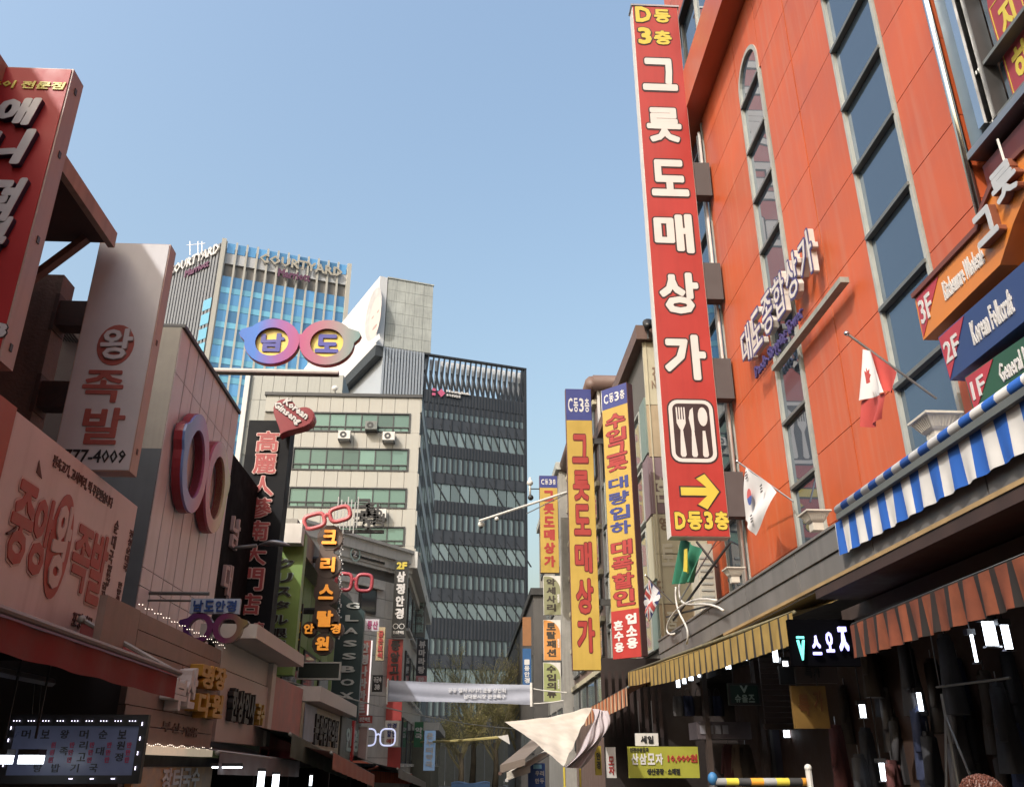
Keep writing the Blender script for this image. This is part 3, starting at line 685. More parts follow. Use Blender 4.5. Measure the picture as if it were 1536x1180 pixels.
# brown building carrying the yellow signs
Yc = 29.0; fc3 = FR(Yc); cx3, ct3 = fc3.uv(893, 582); s3 = RW(cx3)
t = thing('shop_building', 'brown tiled building with rounded cornice behind the yellow vertical signs', 'building', (cx3 + 2, Yc, 0))
part(MB().box(fc3, cx3 + .05, cx3 + 6, 0, ct3, -14, -.05), 'wall', M_brtile, t)
part(MB().tube([fc3.at(cx3 - .1, ct3 + .15, .1), fc3.at(cx3 + 6, ct3 + .15, .1)], .30, 10).tube([fc3.at(cx3 - .1, ct3 + .15, .1), fc3.at(cx3 - .1, ct3 + .15, -14)], .30, 10), 'cornice', M_brown, t, smooth=True)
for k in range(9):
    z0 = 3.4 + k * 1.55
    if z0 + 1.3 > ct3: break
    wn = part(MB().ring(fc3, [(cx3 + .30, z0), (cx3 + 1.1, z0), (cx3 + 1.1, z0 + 1.2), (cx3 + .30, z0 + 1.2)], [(cx3 + .35, z0 + .05), (cx3 + 1.05, z0 + .05), (cx3 + 1.05, z0 + 1.15), (cx3 + .35, z0 + 1.15)], -.05, .03), 'window', M_lframe, t)
    piece('pane', glass('dark_glass', (.05, .06, .07), .3, .08), wn, fc3, cx3 + .35, cx3 + 1.05, z0 + .05, z0 + 1.15, -.04, -.02)
    for j in range(6):
        u = -Yc - 13.8 + j * 2.3
        wn = part(MB().box(s3, u, u + 1.7, z0, z0 + 1.0, -.05, .02), 'window', M_dark, t)
        piece('pane', M_wing2, wn, s3, u + .06, u + .82, z0 + .06, z0 + .94, .021, .03); piece('pane', M_wing2, wn, s3, u + .88, u + 1.64, z0 + .06, z0 + .94, .021, .03)
        piece('lintel', M_cream, t, s3, u - .1, u + 2.1, z0 + 1.08, z0 + 1.25, -.05, .10)
part(MB().box(fc3, cx3 + .05, cx3 + .14, 2.8, ct3, -.04, .08), 'pilaster', M_white, t)
part(MB().tube([fc3.at(cx3 + .2, 2.8, .1), fc3.at(cx3 + .2, ct3, .1)], .03, 6), 'drain_pipe', M_steel, t)

def yellow_sign(Y, x0, x1, z0, z1, label, blue_frac, f=None, rows=()):
    f = f or FR(Y); t = thing('vertical_sign', label, 'sign', f.at((x0 + x1) / 2, z0, 0), 'yellow vertical signs with blue tops')
    zb = z1 - (z1 - z0) * blue_frac
    part(MB().box(f, x0, x1, z0, z1, -.22, 0), 'box', mat('sign_side_brown', (.12, .05, .05), .5), t)
    part(MB().box(f, x0 + .01, x1 - .01, z0 + .01, zb, .001, .01), 'face', M_yel, t)
    part(MB().box(f, x0 + .01, x1 - .01, zb, z1 - .01, .001, .012), 'top_face', M_blue, t)
    part(MB().text(f, 'C동3층', x0 + .06, x1 - .06, zb + (z1 - zb) * .26, z1 - (z1 - zb) * .30, .012, .02, .018, gap=.2), 'top_lettering', M_wlet, t)
    return t, f
# R3: nearest of the straight ones
f = FR(28.0); x0, z1 = f.uv(848, 583); x1, z0 = f.uv(905, 1005)
x1b = f.uv(884, 583)[0]; x1 = (x1 + x1b) / 2
t, f = yellow_sign(28.0, x0, x1, z0, z1, 'largest yellow vertical sign with six big red letters and a blue top', .125)
ow = MB(); rd = MB()
for ch, ya, yb in (('그', 652, 694), ('릇', 706, 750), ('도', 757, 802), ('매', 813, 858), ('상', 868, 920), ('가', 927, 978)):
    v1 = f.uv(865, ya)[1]; v0 = f.uv(865, yb)[1]
    rd.glyph(f, ch, x0 + .18, x1 - .18, v0, v1, .016, .024, .035); ow.glyph(f, ch, x0 + .18, x1 - .18, v0, v1, .011, .016, .07, box_off=.035)
part(ow, 'outline', mat('outline_maroon', (.12, .01, .01), .5), t); part(rd, 'lettering', M_rlet, t)
part(MB().box(f, x1, x1 + .5, z0 + 2, z0 + 2.2, -.15, -.08).box(f, x1, x1 + .5, z1 - 2, z1 - 1.8, -.15, -.08), 'bracket', M_dark, t)
# R2: turned a little towards the tower
A = P(902, 586, Y=19.6); B = P(940, 573, Z=A.z); B2 = A + (B - A).normalized() * 0.77
f, Wd = TP(A, B2); z1 = A.z; z0 = P(920, 987, Y=19.6).z
t, f = yellow_sign(25, 0, Wd, z0, z1, 'slanted yellow vertical sign with red and blue letters and a red foot', .085, f)
rd, bl, ow = MB(), MB(), MB()
for ch, ya, yb, m in (('수', 620, 642, rd), ('입', 643, 662, rd), ('그', 664, 684, rd), ('릇', 686, 706, rd), ('대', 716, 734, bl), ('량', 738, 757, bl), ('입', 760, 780, bl), ('하', 783, 803, bl), ('대', 812, 834, rd), ('폭', 836, 858, rd), ('할', 861, 884, rd), ('인', 886, 910, rd)):
    v1 = f.uv(925, ya)[1]; v0 = f.uv(925, yb)[1]; m.glyph(f, ch, .10, Wd - .10, v0, v1, .016, .022, .03); (ow.glyph(f, ch, .10, Wd - .10, v0, v1, .011, .016, .065, box_off=.03) if m is rd else None)
part(ow, 'outline', mat('outline_maroon', (.12, .01, .01), .5), t); part(rd, 'lettering', M_rlet, t); part(bl, 'lettering', M_blue, t)
zr = f.uv(925, 916)[1]; part(MB().box(f, .01, Wd - .01, z0 - .02, zr, .011, .016), 'foot_panel', M_red, t)
part(MB().text(f, '업소용', Wd * .52, Wd - .08, z0 + .15, zr - .08, .016, .024, .05, 'v').text(f, '혼수용', .07, Wd * .42, z0 + .1, zr - .2, .016, .024, .045, 'v'), 'lettering', M_wlet, t)
# R4: small far one
f = FR(37.0); x0, z1 = f.uv(809, 713); x1, z0 = f.uv(839, 859)
t, f = yellow_sign(37.0, x0, x1, z0, z1, 'smallest yellow vertical sign, furthest down the street', .13)
part(MB().text(f, '그릇도매상가', x0 + .16, x1 - .16, z0 + .2, z1 - (z1 - z0) * .15, .012, .02, .06, 'v', gap=.15), 'lettering', M_rlet, t)
# lozenge signs under it
M_lim = mat('lime_sign', (.30, .33, .14), .5, var=.1); M_olv = mat('olive_sign', (.24, .24, .14), .5, var=.1); M_ors = mat('amber_sign', (.62, .27, .07), .5, var=.1)
for (ya, yb, m, st, lab) in ((863, 922, M_olv, '악세사리', 'olive green round-cornered vertical sign under the smallest yellow sign'), (929, 990, M_ors, '토탈패션', 'amber round-cornered vertical sign between two greenish ones'), (993, 1052, M_lim, '수입의류', 'lime green round-cornered vertical sign, lowest of its stack')):
    f = FR(36.0); x0, z1 = f.uv(815, ya); x1, z0 = f.uv(842, yb)
    t = thing('vertical_sign', lab, 'sign', f.at((x0 + x1) / 2, z0, 0), 'round-cornered vertical signs')
    part(MB().box(f, x0, x1, z0, z1, -.15, 0), 'box', M_white, t)
    r = (x1 - x0) * .8
    pts = [(x0 + .01, z0 + .01), (x1 - .02, z0 + .01)] + [(x1 - .02 - r + r * math.cos(a), z1 - .02 - r + r * math.sin(a)) for a in [math.pi / 2 * i / 6 for i in range(7)]] + [(x0 + .01, z1 - .02)]
    part(MB().poly(f, pts, .001, .01), 'face', m, t)
    part(MB().text(f, st, x0 + .12, x0 + .50, z0 + .12, z1 - .1, .011, .018, .05, 'v'), 'lettering', mat('sign_ink', (.04, .03, .02), .6), t)
    part(MB().text(f, '점', x0 + .55, x1 - .06, z0 + .5, z0 + .85, .011, .018, .04), 'lettering', M_wlet, t)
# grey building behind them, then the low dark one
for (Y, pxa, pya, pxb, dep, m, nm, lab) in ((38.5, 838, 705, 900, 12, M_conc, 'shop_building', 'narrow grey building between the two rows of yellow signs'), (46, 800, 892, 860, 30, mat('dark_stone', (.075, .07, .068), .6, var=.15, streak=.2), 'shop_building', 'dark low building behind the round-cornered signs')):
    f = FR(Y); x0, z1 = f.uv(pxa, pya); x1 = f.uv(pxb, pya)[0]
    t = thing(nm, lab, 'building', f.at(x0 + 1, 0, 0)); part(MB().box(f, x0, x1 + 3, 0, z1, -dep, 0), 'wall', m, t)
    part(MB().box(f, x0 - .15, x1 + 3.1, z1, z1 + .35, -dep, .15), 'cornice', M_lframe if Y < 40 else M_dark, t)
    sf = RW(x0)
    for k in range(int((z1 - 4) / 3) + 1):
        for j in range(4):
            wn = piece('window', M_dark, t, sf, -Y - 10.5 + j * 2.7, -Y - 8.6 + j * 2.7, 2.2 + 3 * k, 3.9 + 3 * k, -.02, .05)
            piece('pane', M_wing2, wn, sf, -Y - 10.4 + j * 2.7, -Y - 8.7 + j * 2.7, 2.3 + 3 * k, 3.8 + 3 * k, .051, .06)
        piece('window', M_dark, t, f, x0 + .4, x1 + .2, 2.2 + 3 * k, 3.9 + 3 * k, -.02, .05)
f = FR(44.0)
for (ya, yb, m, st, lab, tm) in ((925, 968, mat('rust_sign', (.25, .11, .04), .6), '', 'small rust brown vertical sign at the corner of the dark low building', None), (972, 1028, mat('blue_sign', (.02, .09, .24), .5), '1용안경', 'small blue vertical sign under the rust brown one', M_wlet)):
    x0, z1 = f.uv(784, ya); x1, z0 = f.uv(797, yb)
    t = thing('vertical_sign', lab, 'sign', f.at(x0, z0, 0)); part(MB().box(f, x0, x1, z0, z1, -.2, 0), 'box', m, t)
    if st: part(MB().text(f, st, x0 + .08, x1 - .08, z0 + .1, z1 - .5, .001, .01, .04, 'v'), 'lettering', tm, t)
# camera poles
t = thing('camera_pole', 'white arm with two dome cameras reaching over the street', 'camera pole', P(850, 742, Y=34))
part(MB().tube([P(850, 738, Y=34), P(719, 781, Y=33)], .05, 8), 'arm', M_white, t); part(MB().tube([P(850, 740, Y=34), P(790, 770, Y=33.5)], .02, 6), 'stay', M_steel, t)
for (px, py, r) in ((722, 786, .13), (745, 778, .09)):
    c = P(px, py, Y=33.2); part(MB().blob(c, r), 'dome_camera', M_white, t, smooth=True)
    part(MB().blob(c - Vector((0, 0, r * .7)), r * .6), 'lens', M_black, t, smooth=True)
t = thing('street_camera', 'pair of round white cameras on a thin rod beside the smallest yellow sign', 'camera', P(808, 736, Y=37))
part(MB().tube([P(809, 733, Y=37), P(793, 733, Y=37)], .025, 6), 'arm', M_dark, t)
part(MB().blob(P(795, 724, Y=37), .14).tube([P(795, 716, Y=37), P(795, 745, Y=37)], .05, 6), 'housing', M_white, t, smooth=True); part(MB().blob(P(796, 746, Y=37), .13), 'lens', M_black, t, smooth=True)

# outdoor unit with hoses beyond the tower's foot, wires
c = P(1048, 880, X=4.6)
t = thing('outdoor_unit', 'tall beige cooling unit with white hoses beside the green flag', 'outdoor unit', (c.x, c.y, c.z - .7))
f = FR(c.y - .4)
u0, v1 = f.uv(1043, 815); u1, v0 = f.uv(1078, 925)
part(MB().box(f, u0, u1, v0, v1, -.5, 0), 'casing', mat('beige_metal', (.48, .45, .38), .5, streak=.3), t)
for k in range(9): piece('slat', M_lframe, t, f, u0 + .05, u1 - .05, v0 + .12 + k * (v1 - v0 - .3) / 9, v0 + .16 + k * (v1 - v0 - .3) / 9, .001, .015)
hs = MB()
def bez(p, n=16):
    out_ = []
    for i in range(n + 1):
        tt = i / n; q = [Vector(x) for x in p]
        while len(q) > 1: q = [q[k].lerp(q[k + 1], tt) for k in range(len(q) - 1)]
        out_.append(q[0])
    return out_
for pts in (((1075, 900), (1010, 885), (985, 960), (1012, 950)), ((1014, 880), (1010, 930), (1040, 930), (1030, 965)), ((1020, 870), (1012, 930), (1050, 890), (1085, 915))):
    hs.tube(bez([P(a, b, X=3.95) for a, b in pts]), .019, 6)
part(hs, 'hose', M_white, t, smooth=True)
fr_ = MB()
for a, b in (((1010, 930), (1096, 812)), ((1000, 925), (1075, 905)), ((1005, 950), (1080, 930)), ((1045, 812), (1075, 850))): fr_.tube([P(*a, X=4.0), P(*b, X=4.2)], .022, 4)
part(fr_, 'stand', M_dark, t)

# ------------------------------------------------------------ wires over the street
def wire(a, b_, sag, r, m, label, name='wire'):
    A, B = Vector(a), Vector(b_); pts = [A.lerp(B, i / 14) - Vector((0, 0, sag * 4 * (i / 14) * (1 - i / 14))) for i in range(15)]
    solo(MB().tube(pts, r, 5), name, m, label, 'wire')
wire(P(420, 1018, Y=18), P(800, 1092, Y=40), .25, .018, M_lframe, 'thin pale wire crossing in front of the glasses signs')
wire(P(600, 1112, Y=40), P(752, 1105, Y=26), .05, .04, mat('tape', (.45, .38, .15), .6), 'yellowish rope leading to the small white pennant')
wire(P(797, 1032, Y=29), P(850, 1038, Y=29), .02, .02, M_white, 'upper tie of the grey banner, right side')
wire(P(797, 1055, Y=29), P(845, 1050, Y=29), .02, .02, M_white, 'lower tie of the grey banner, right side')
t = solo(MB().poly(FR(26), [FR(26).uv(*p_) for p_ in ((746, 1104), (762, 1101), (765, 1116))], -.01, .01), 'pennant', M_white, 'small white pennant hanging left of the white tarpaulin', 'pennant')
# banner
f = FR(29.0); u0, v0 = f.uv(580, 1056); u1, v1 = f.uv(797, 1026)
t = thing('banner', 'long silvery banner strung across the street', 'banner', f.at((u0 + u1) / 2, v0, 0))
M_ban = mat('banner_cloth', (.33, .35, .43), .6, var=.12, scale=1.3)
part(MB().grid(lambda s, q: f.at(lerp(u0, u1, s), lerp(v0, v1, q) + .02 * math.sin(q * 9 + s * 3) + .1 * (1 - s) , .012 * math.sin(q * 11 + math.sin(s * 4) * 2)), 40, 14), 'cloth', M_ban, t, smooth=True)
part(MB().tube([f.at(u1, v0 - .05, .04), f.at(u1, v1 + .05, .04)], .05, 6).tube([f.at(u0, v0, .04), f.at(u0, v1 + .15, .04)], .03, 6), 'edge_batten', M_white, t)
part(MB().text(f, '공공 질서 지키기 운동 상인회', lerp(u0, u1, .42), lerp(u0, u1, .82), lerp(v0, v1, .58), lerp(v0, v1, .80), .05, .055, .03, 'w').text(f, '남대문시장 관광특구', lerp(u0, u1, .53), lerp(u0, u1, .82), lerp(v0, v1, .28), lerp(v0, v1, .50), .05, .055, .03, 'w'), 'lettering', mat('banner_ink', (.62, .63, .68), .6), t)

# white tarpaulin
T1, T2, T3 = P(757, 1082, Y=13.0), P(888, 1062, Y=14.5), P(846, 1150, Y=11.5)
T2b, T3b = P(913, 1066, Y=14.6), P(870, 1152, Y=12.4)
t = thing('tarpaulin', 'cream white tarpaulin stretched to a point above the stalls', 'tarpaulin', T3)
M_tarp = mat('tarp_cream', (.62, .57, .49), .8, var=.12, scale=2.5, streak=.18, bump=.25); M_tarp2 = mat('tarp_grey', (.44, .39, .40), .75, var=.08)
def tarp(s, q):
    a = T1.lerp(T2, s); b_ = T1.lerp(T3, s); p_ = a.lerp(b_, q); sg = .18 * math.sin(math.pi * q) * s
    p_.z -= .03 * math.sin(math.pi * s) * (1 - q) - .02 * math.sin(math.pi * s) * q; p_.y += sg; p_.z += (.018 * math.sin(q * 13 + s * 2) + .010 * math.sin(q * 29 + s * 9) + .008 * math.sin(s * 23 - q * 11)) * s; return p_
part(MB().grid(tarp, 60, 44), 'cloth', M_tarp, t, smooth=True)
def drape(s, q):
    a = T2.lerp(T2b, s); b_ = T3.lerp(T3b, s); p_ = a.lerp(b_, q); k = math.sin(s * 19 + q * 2) * .05 + .02 * math.sin(s * 37)
    p_.x += .13 * math.sin(math.pi * q) + .03 * math.sin(q * 9 + s * 6); p_.y += k; return p_
part(MB().grid(drape, 48, 24), 'drape', M_tarp2, t, smooth=True)
part(MB().tube([T3, T3 + Vector((.02, 0, -1.3))], .015, 5).tube([T3b, T3b + Vector((0, 0, -1.3))], .015, 5), 'rope', M_ylet, t)
# small stall roofs left of/below it
for i, (a, b_, lab, m) in enumerate((((750, 1147), (802, 1105), 'rust edged sloping stall roof under the tarpaulin', mat('roof_brown', (.20, .16, .13), .7)), ((760, 1158), (822, 1122), 'pale cloth stall roof just below the rust edged one', M_tarp))):
    A = P(*a, Y=15 + i); B = P(*b_, Y=19 + i)
    t = thing('stall_roof', lab, 'awning', (A.x + .8, A.y, A.z - .2))
    part(MB().face([A, B, B + Vector((.4, 0, .1)), A + Vector((.4, 0, .1))]).face([A, A + Vector((.4, 0, .1)), A + Vector((.4, 0, .0)), A + Vector((0, 0, -.12))]).face([A, B, B - Vector((0, 0, .12)), A - Vector((0, 0, .12))]), 'cloth', m, t)
    part(MB().tube([A - Vector((0, 0, .12)), B - Vector((0, 0, .12))], .03, 6), 'edge_bar', M_white if i else M_brown, t)

# ============================================================ MARKET HALL UNDER THE CANOPY (right)
M_wood = mat('dark_wood', (.05, .033, .027), .6, var=.25, scale=5); M_slat = mat('slat_wood', (.07, .05, .048), .6, var=.2)
t = thing('market_arcade', 'dark shop row under the grey canopy on the right', 'shops', (5.5, 8, 0))
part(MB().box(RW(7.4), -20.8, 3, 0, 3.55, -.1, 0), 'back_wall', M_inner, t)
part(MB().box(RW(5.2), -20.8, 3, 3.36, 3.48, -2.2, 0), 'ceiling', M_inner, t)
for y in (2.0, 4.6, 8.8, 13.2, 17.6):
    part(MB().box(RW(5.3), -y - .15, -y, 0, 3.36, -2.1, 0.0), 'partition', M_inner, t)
part(MB().box(FR(20.7), 3.05, 7.4, 0, 3.9, -.1, .0), 'end_wall', mat('shade_backdrop', (.018, .011, .01), .8, var=.3), t)  # near-black backdrop added for the shade under the yellow awning
for k in range(9): piece('underside_strip', mat('strip_dark_red', (.022, .010, .009), .8, var=.2), t, FR(20.55), 3.0 + k * .16, 3.08 + k * .16, 2.2, 3.6, -.02, 0)  # upright strips stand in for the dim striped underside of the awning
part(MB().box(RW(4.06), -9.0, 2, 3.20, 3.30, -1.0, .46), 'beam', mat('beam_brown', (.05, .028, .024), .6, var=.3), t)
part(MB().box(RW(3.62), -12.5, 2, 3.30, 3.335, -.02, .03), 'edge_strip', mat('edge_ochre', (.40, .27, .13), .6, var=.2), t)
part(MB().box(RW(4.3), -9.6, 2, 3.05, 3.18, -1.0, .2), 'beam', M_wood, t)
for k, (px, py, w_, h_, Xx) in enumerate(((1017, 1023, 6, 13, 4.0), (1026, 1018, 6, 12, 4.0), (1036, 1014, 7, 11, 4.0), (1050, 1009, 7, 11, 4.0), (1092, 995, 8, 14, 4.2), (1116, 985, 9, 9, 4.2), (1163, 983, 8, 17, 4.2), (1178, 995, 8, 7, 4.3), (1180, 1100, 9, 9, 5.2), (1294, 1066, 9, 17, 4.9), (1380, 1052, 7, 24, 4.7), (1324, 1157, 8, 22, 4.9), (1485, 950, 19, 34, 4.5), (1510, 955, 12, 34, 4.6), (1461, 972, 5, 38, 4.4))):
    c = P(px, py, X=Xx); s_ = c.y / 1250
    labs = ['first', 'second', 'third', 'fourth']
    lab = (labs[k] + ' from the left of the four small lamps under the yellow striped awning' if k < 4 else
           ['square lamp below the middle of the yellow striped awning', 'square lamp hanging between two others under the yellow striped awning', 'slanting tube lamp at the near end of the yellow striped awning', 'little lamp left of the neon letters', 'round glow behind the glass shop door', 'tube lamp deep in the clothes shop, left', 'tube lamp deep in the clothes shop, middle', 'lowest tube lamp in the clothes shop', 'widest bright lamp under the orange striped awning', 'bright lamp nearest the right edge under the orange awning', 'thin upright tube left of the widest lamp'][k - 4])
    t2 = thing('lamp', lab, 'lamp', c, 'lit lamps in the market')
    a = .12
    nt_ = 3 if w_ > 11 else 2 if w_ > 6 else 1; hw = w_ * s_ / 2; rt = hw / nt_ * .86
    for q in range(nt_):
        xx = c.x - hw + (q + .5) * 2 * hw / nt_; part(MB().tube([(xx, c.y, c.z - h_ * s_ / 2), (xx, c.y, c.z + h_ * s_ / 2)], rt, 8), 'tube', M_lamp, t2, smooth=True)
    part(MB().box(FR(c.y), c.x - hw - .01, c.x + hw + .01, c.z - h_ * s_ / 2 - .015, c.z - h_ * s_ / 2 - .001, -.03, .03), 'end_cap', M_steel, t2)
    part(MB().box(FR(c.y), c.x - w_ * s_ / 2 - .02, c.x + w_ * s_ / 2 + .02, c.z + h_ * s_ / 2, c.z + h_ * s_ / 2 + .05, -.06, .01).tube([(c.x, c.y + .02, c.z), (c.x, c.y + .02, 3.35)], .008, 4), 'holder', M_dark, t2)
def flat_sign(name, label, tl, br, Y=None, X=None, m=M_white, depth=.06, lines=(), border=None, group=None, cat='sign', hang_=None):
    f = FR(Y) if Y is not None else (RW(X) if X > 0 else LW(X))
    u0, v1 = f.uv(*tl); u1, v0 = f.uv(*br)
    t = thing(name, label, cat, f.at((u0 + u1) / 2, v0, 0), group)
    part(MB().box(f, u0, u1, v0, v1, -depth, 0), 'panel', m, t)
    if border: part(MB().ring(f, [(u0, v0), (u1, v0), (u1, v1), (u0, v1)], [(u0 + .03, v0 + .03), (u1 - .03, v0 + .03), (u1 - .03, v1 - .03), (u0 + .03, v1 - .03)], .001, .02), 'frame', border, t)
    for (s, a, b_, c, d, lm, mode) in lines:          # fractions of the panel
        part(MB().text(f, s, lerp(u0, u1, a), lerp(u0, u1, b_), lerp(v0, v1, c), lerp(v0, v1, d), .002, .014, .035, mode), 'lettering', lm, t)
    if hang_: part(MB().tube([f.at(lerp(u0, u1, .2), v1, -.03), f.at(lerp(u0, u1, .2), v1 + hang_, -.03)], .008, 4).tube([f.at(lerp(u0, u1, .8), v1, -.03), f.at(lerp(u0, u1, .8), v1 + hang_, -.03)], .008, 4), 'hanger', M_dark, t)
    return t, f
M_dgr = mat('dark_green_sign', (.012, .045, .035), .4); M_pale = mat('pale_green_print', (.35, .48, .45), .5)
t, f = flat_sign('hanging_sign', 'dark green hanging sign with a V mark and pale letters', (1091, 1024), (1142, 1057), Y=14.0, m=M_dgr, border=M_dark, hang_=.4, lines=(('슈올즈', .18, .82, .12, .48, M_pale, 'h'), ('V', .38, .62, .56, .9, M_pale, 'w')))
t, f = flat_sign('hanging_sign', 'yellow ochre hanging sign with faded print beside the slatted wall', (1186, 1028), (1246, 1092), Y=11.0, m=mat('ochre_sign', (.15, .08, .012), .6, var=.3), hang_=.3, lines=(('특', .14, .5, .3, .8, mat('ochre_ink', (.14, .05, .01), .6), 'h'), ('가', .6, .9, .4, .9, mat('ochre_ink', (.14, .05, .01), .6), 'h')))
t, f = flat_sign('hanging_sign', 'brown signboard under the neon letters', (1192, 994), (1258, 1024), Y=11.2, m=M_slat, lines=(('특가', .2, .6, .25, .8, M_black, 'h'),))
t, f = flat_sign('shop_sign', 'black square board between the slatted wall and the lamps', (1168, 998), (1196, 1026), Y=12.6, m=M_black)
# neon
f = FR(8.9); t = thing('neon_sign', 'violet white neon letters with a green V mark under the canopy', 'neon sign', f.at(3.6, 2.5, 0))
M_neo = mat('neon_violet', (.42, .40, .95), .5, var=0, emit=1.1); M_neg = mat('neon_green', (.15, .75, .70), .5, var=0, emit=.7)
for ch, x0_, x1_, y0_, y1_ in (('스', 1216, 1232, 953, 982), ('오', 1236, 1251, 948, 978), ('ㅈ', 1255, 1273, 940, 976)):
    a, b_ = f.uv(x0_, y0_); c, d = f.uv(x1_, y1_); part(MB().glyph(f, ch, a, c, d, b_, 0, .03, .02), 'letter', M_neo, t)
a, b_ = f.uv(1194, 955); c, d = f.uv(1209, 990)
part(MB().glyph(f, 'V', a, c, d, b_ - .03, 0, .03, .03).box(f, a, c, b_ - .015, b_ + .005, 0, .03), 'v_mark', M_neg, t)
part(MB().box(f, a - .05, f.uv(1285, 940)[0], d - .05, b_ + .18, -.1, -.03), 'shade_board', mat('shade_black', (.003, .003, .004), .9, spec=0), t)  # added black sheet standing for the dark shade behind the letters
# yellow banner and small notices
t, f = flat_sign('banner', 'yellow green shop banner with red price lettering', (941, 1119), (1050, 1166), Y=15.0, m=mat('banner_yellow', (.30, .30, .03), .6, var=.1), depth=.02, cat='banner', lines=(('산삼모자', .04, .50, .42, .78, M_wlet, 'h'), ('10,000원', .56, .98, .48, .76, M_rlet, 'w'), ('인견산삼모자', .03, .30, .82, .97, M_black, 'h'), ('생산공장 · 소매점', .26, .72, .10, .30, M_black, 'w')))
t, f = flat_sign('notice_board', 'small white notice above the yellow green banner', (953, 1099), (988, 1118), Y=15.1, m=M_white, hang_=.5, lines=(('세일', .2, .8, .2, .8, M_black, 'h'),))
t, f = flat_sign('vertical_sign', 'narrow pale board with red letters left of the yellow green banner', (909, 1120), (925, 1166), Y=13.9, m=M_white, lines=(('모자', .2, .8, .08, .72, M_rlet, 'v'),))
t, f = flat_sign('vertical_sign', 'narrow olive yellow board left of the pale one', (892, 1118), (903, 1162), Y=14.1, m=mat('olive_yellow', (.35, .27, .03), .6), lines=(('안경', .2, .8, .2, .8, M_black, 'v'),))
t, f = flat_sign('shop_sign', 'blue stall sign with white letters at the foot of the pale roofs', (792, 1144), (818, 1182), Y=17, m=mat('stall_blue', (.02, .07, .27), .5), lines=(('우리', .4, .95, .5, .7, M_wlet, 'h'), ('만두', .4, .95, .2, .4, M_wlet, 'h'), ('■', .3, .8, .78, .95, mat('sky_print', (.25, .55, .75), .5), 'w')))
# slatted wall
t = thing('slatted_wall', 'grey brown slatted wood wall behind the dark green sign', 'wall', P(1160, 1100, Y=14.0))
f = FR(14.0); u0, v1 = f.uv(1138, 985); u1, v0 = f.uv(1190, 1085)
for k in range(12): piece('slat', M_slat, t, f, u0, u1, lerp(v0, v1, k / 12) + .006, lerp(v0, v1, (k + 1) / 12) - .006, -.04, 0)
part(MB().box(f, u0 - .03, u1 + .03, v0 - .08, v0, -.05, .04), 'lintel', M_wood, t)
# shop front: counter hood, door, posts
t = thing('shop_facade', 'dark shop front with glass door and metal hood beyond the slatted wall', 'shop front', P(1100, 1180, Y=15.5))
f = FR(15.5); u0, v1 = f.uv(1045, 1082); u1, v0 = f.uv(1128, 1108)
part(MB().box(f, u0, u1, v0, v1, -.6, 0), 'hood', mat('hood_metal', (.13, .11, .12), .4, .4, var=.2), t)
for k in range(4): piece('panel', mat('hood_pale', (.28, .27, .30), .4, .3), t, f, lerp(u0, u1, .05 + .14 * k), lerp(u0, u1, .05 + .14 * k + .1), lerp(v0, v1, .3), lerp(v0, v1, .8), .001, .02)
a, b_ = f.uv(1152, 1088); c, d = f.uv(1200, 1180)
part(MB().ring(f, [(a, .12), (c, .12), (c, b_), (a, b_)], [(a + .05, .2), (c - .05, .2), (c - .05, b_ - .06), (a + .05, b_ - .06)], -.05, .03), 'door_frame', M_dark, t)
part(MB().box(f, a + .05, c - .05, .2, b_ - .06, -.03, -.02), 'door_pane', glass('door_glass', (.06, .06, .08), .3, .08), t)
for px in (1060, 1142): piece('post', M_wood, t, f, f.uv(px, 1120)[0], f.uv(px, 1120)[0] + .08, .12, 3.3, -.1, .06)
# hanging goods in the open shops
def garment(x, y, ztop, w_, h_, m, label, cat='clothes', yaw=0.0, bag=False):
    t = thing('hanging_bag' if bag else 'hanging_garment', label, cat, (x, y, ztop - h_), 'goods hanging in the right-hand shops')
    ca, sa = math.cos(yaw), math.sin(yaw); ph = random.random() * 6
    def fn(s, q):
        th = s * 2 * math.pi; k = (.62 + .38 * min(1, q * 3)) if q < .3 else (1 - .15 * (q - .3) + .06 * math.sin(q * 5 + ph)); a_ = w_ / 2 * k * (1 + .05 * math.sin(th * 3 + ph)); b0 = w_ * .22 * (.5 + q * .6)
        if bag: a_ = w_ / 2 * (.85 + .2 * math.sin(q * 2.6)); b0 = w_ * .32 * (.6 + .6 * math.sin(q * 2.8))
        dx, dy = a_ * math.cos(th), b0 * math.sin(th) * (1 + .25 * math.sin(th * 5 + ph))
        return (x + dx * ca - dy * sa, y + dx * sa + dy * ca, ztop - h_ * q)
    mb = MB().grid(fn, 20, 8); mb.face([fn(i / 20, 1) for i in range(20)]); mb.face([fn(i / 20, 0) for i in range(20)])
    part(mb, 'cloth', m, t, smooth=True)
    if bag: part(MB().tube(bez([(x - w_ * .25, y, ztop), (x - w_ * .2, y, ztop + w_ * .8), (x + w_ * .2, y, ztop + w_ * .8), (x + w_ * .25, y, ztop)], 8), .008, 4), 'handle', M_black, t)
    else:
        part(MB().tube([(x, y, ztop), (x, y, ztop + .1)], .006, 4), 'hook', M_steel, t)
        for sg in (-1, 1):
            s0 = Vector((x + sg * w_ * .27 * ca, y + sg * w_ * .27 * sa, ztop - .06)); s1 = s0 + Vector((sg * w_ * .32 * ca, sg * w_ * .32 * sa, -h_ * .58))
            part(MB().tube([s0, s0.lerp(s1, .5), s1], [w_ * .14, w_ * .12, w_ * .08], 8), 'sleeve', m, t, smooth=True)
gm = [mat('cloth_%d' % i, c_, .85, var=.2, scale=8) for i, c_ in enumerate(((.025, .025, .03), (.05, .047, .05), (.10, .03, .03), (.03, .04, .09), (.13, .12, .12), (.06, .045, .035)))]
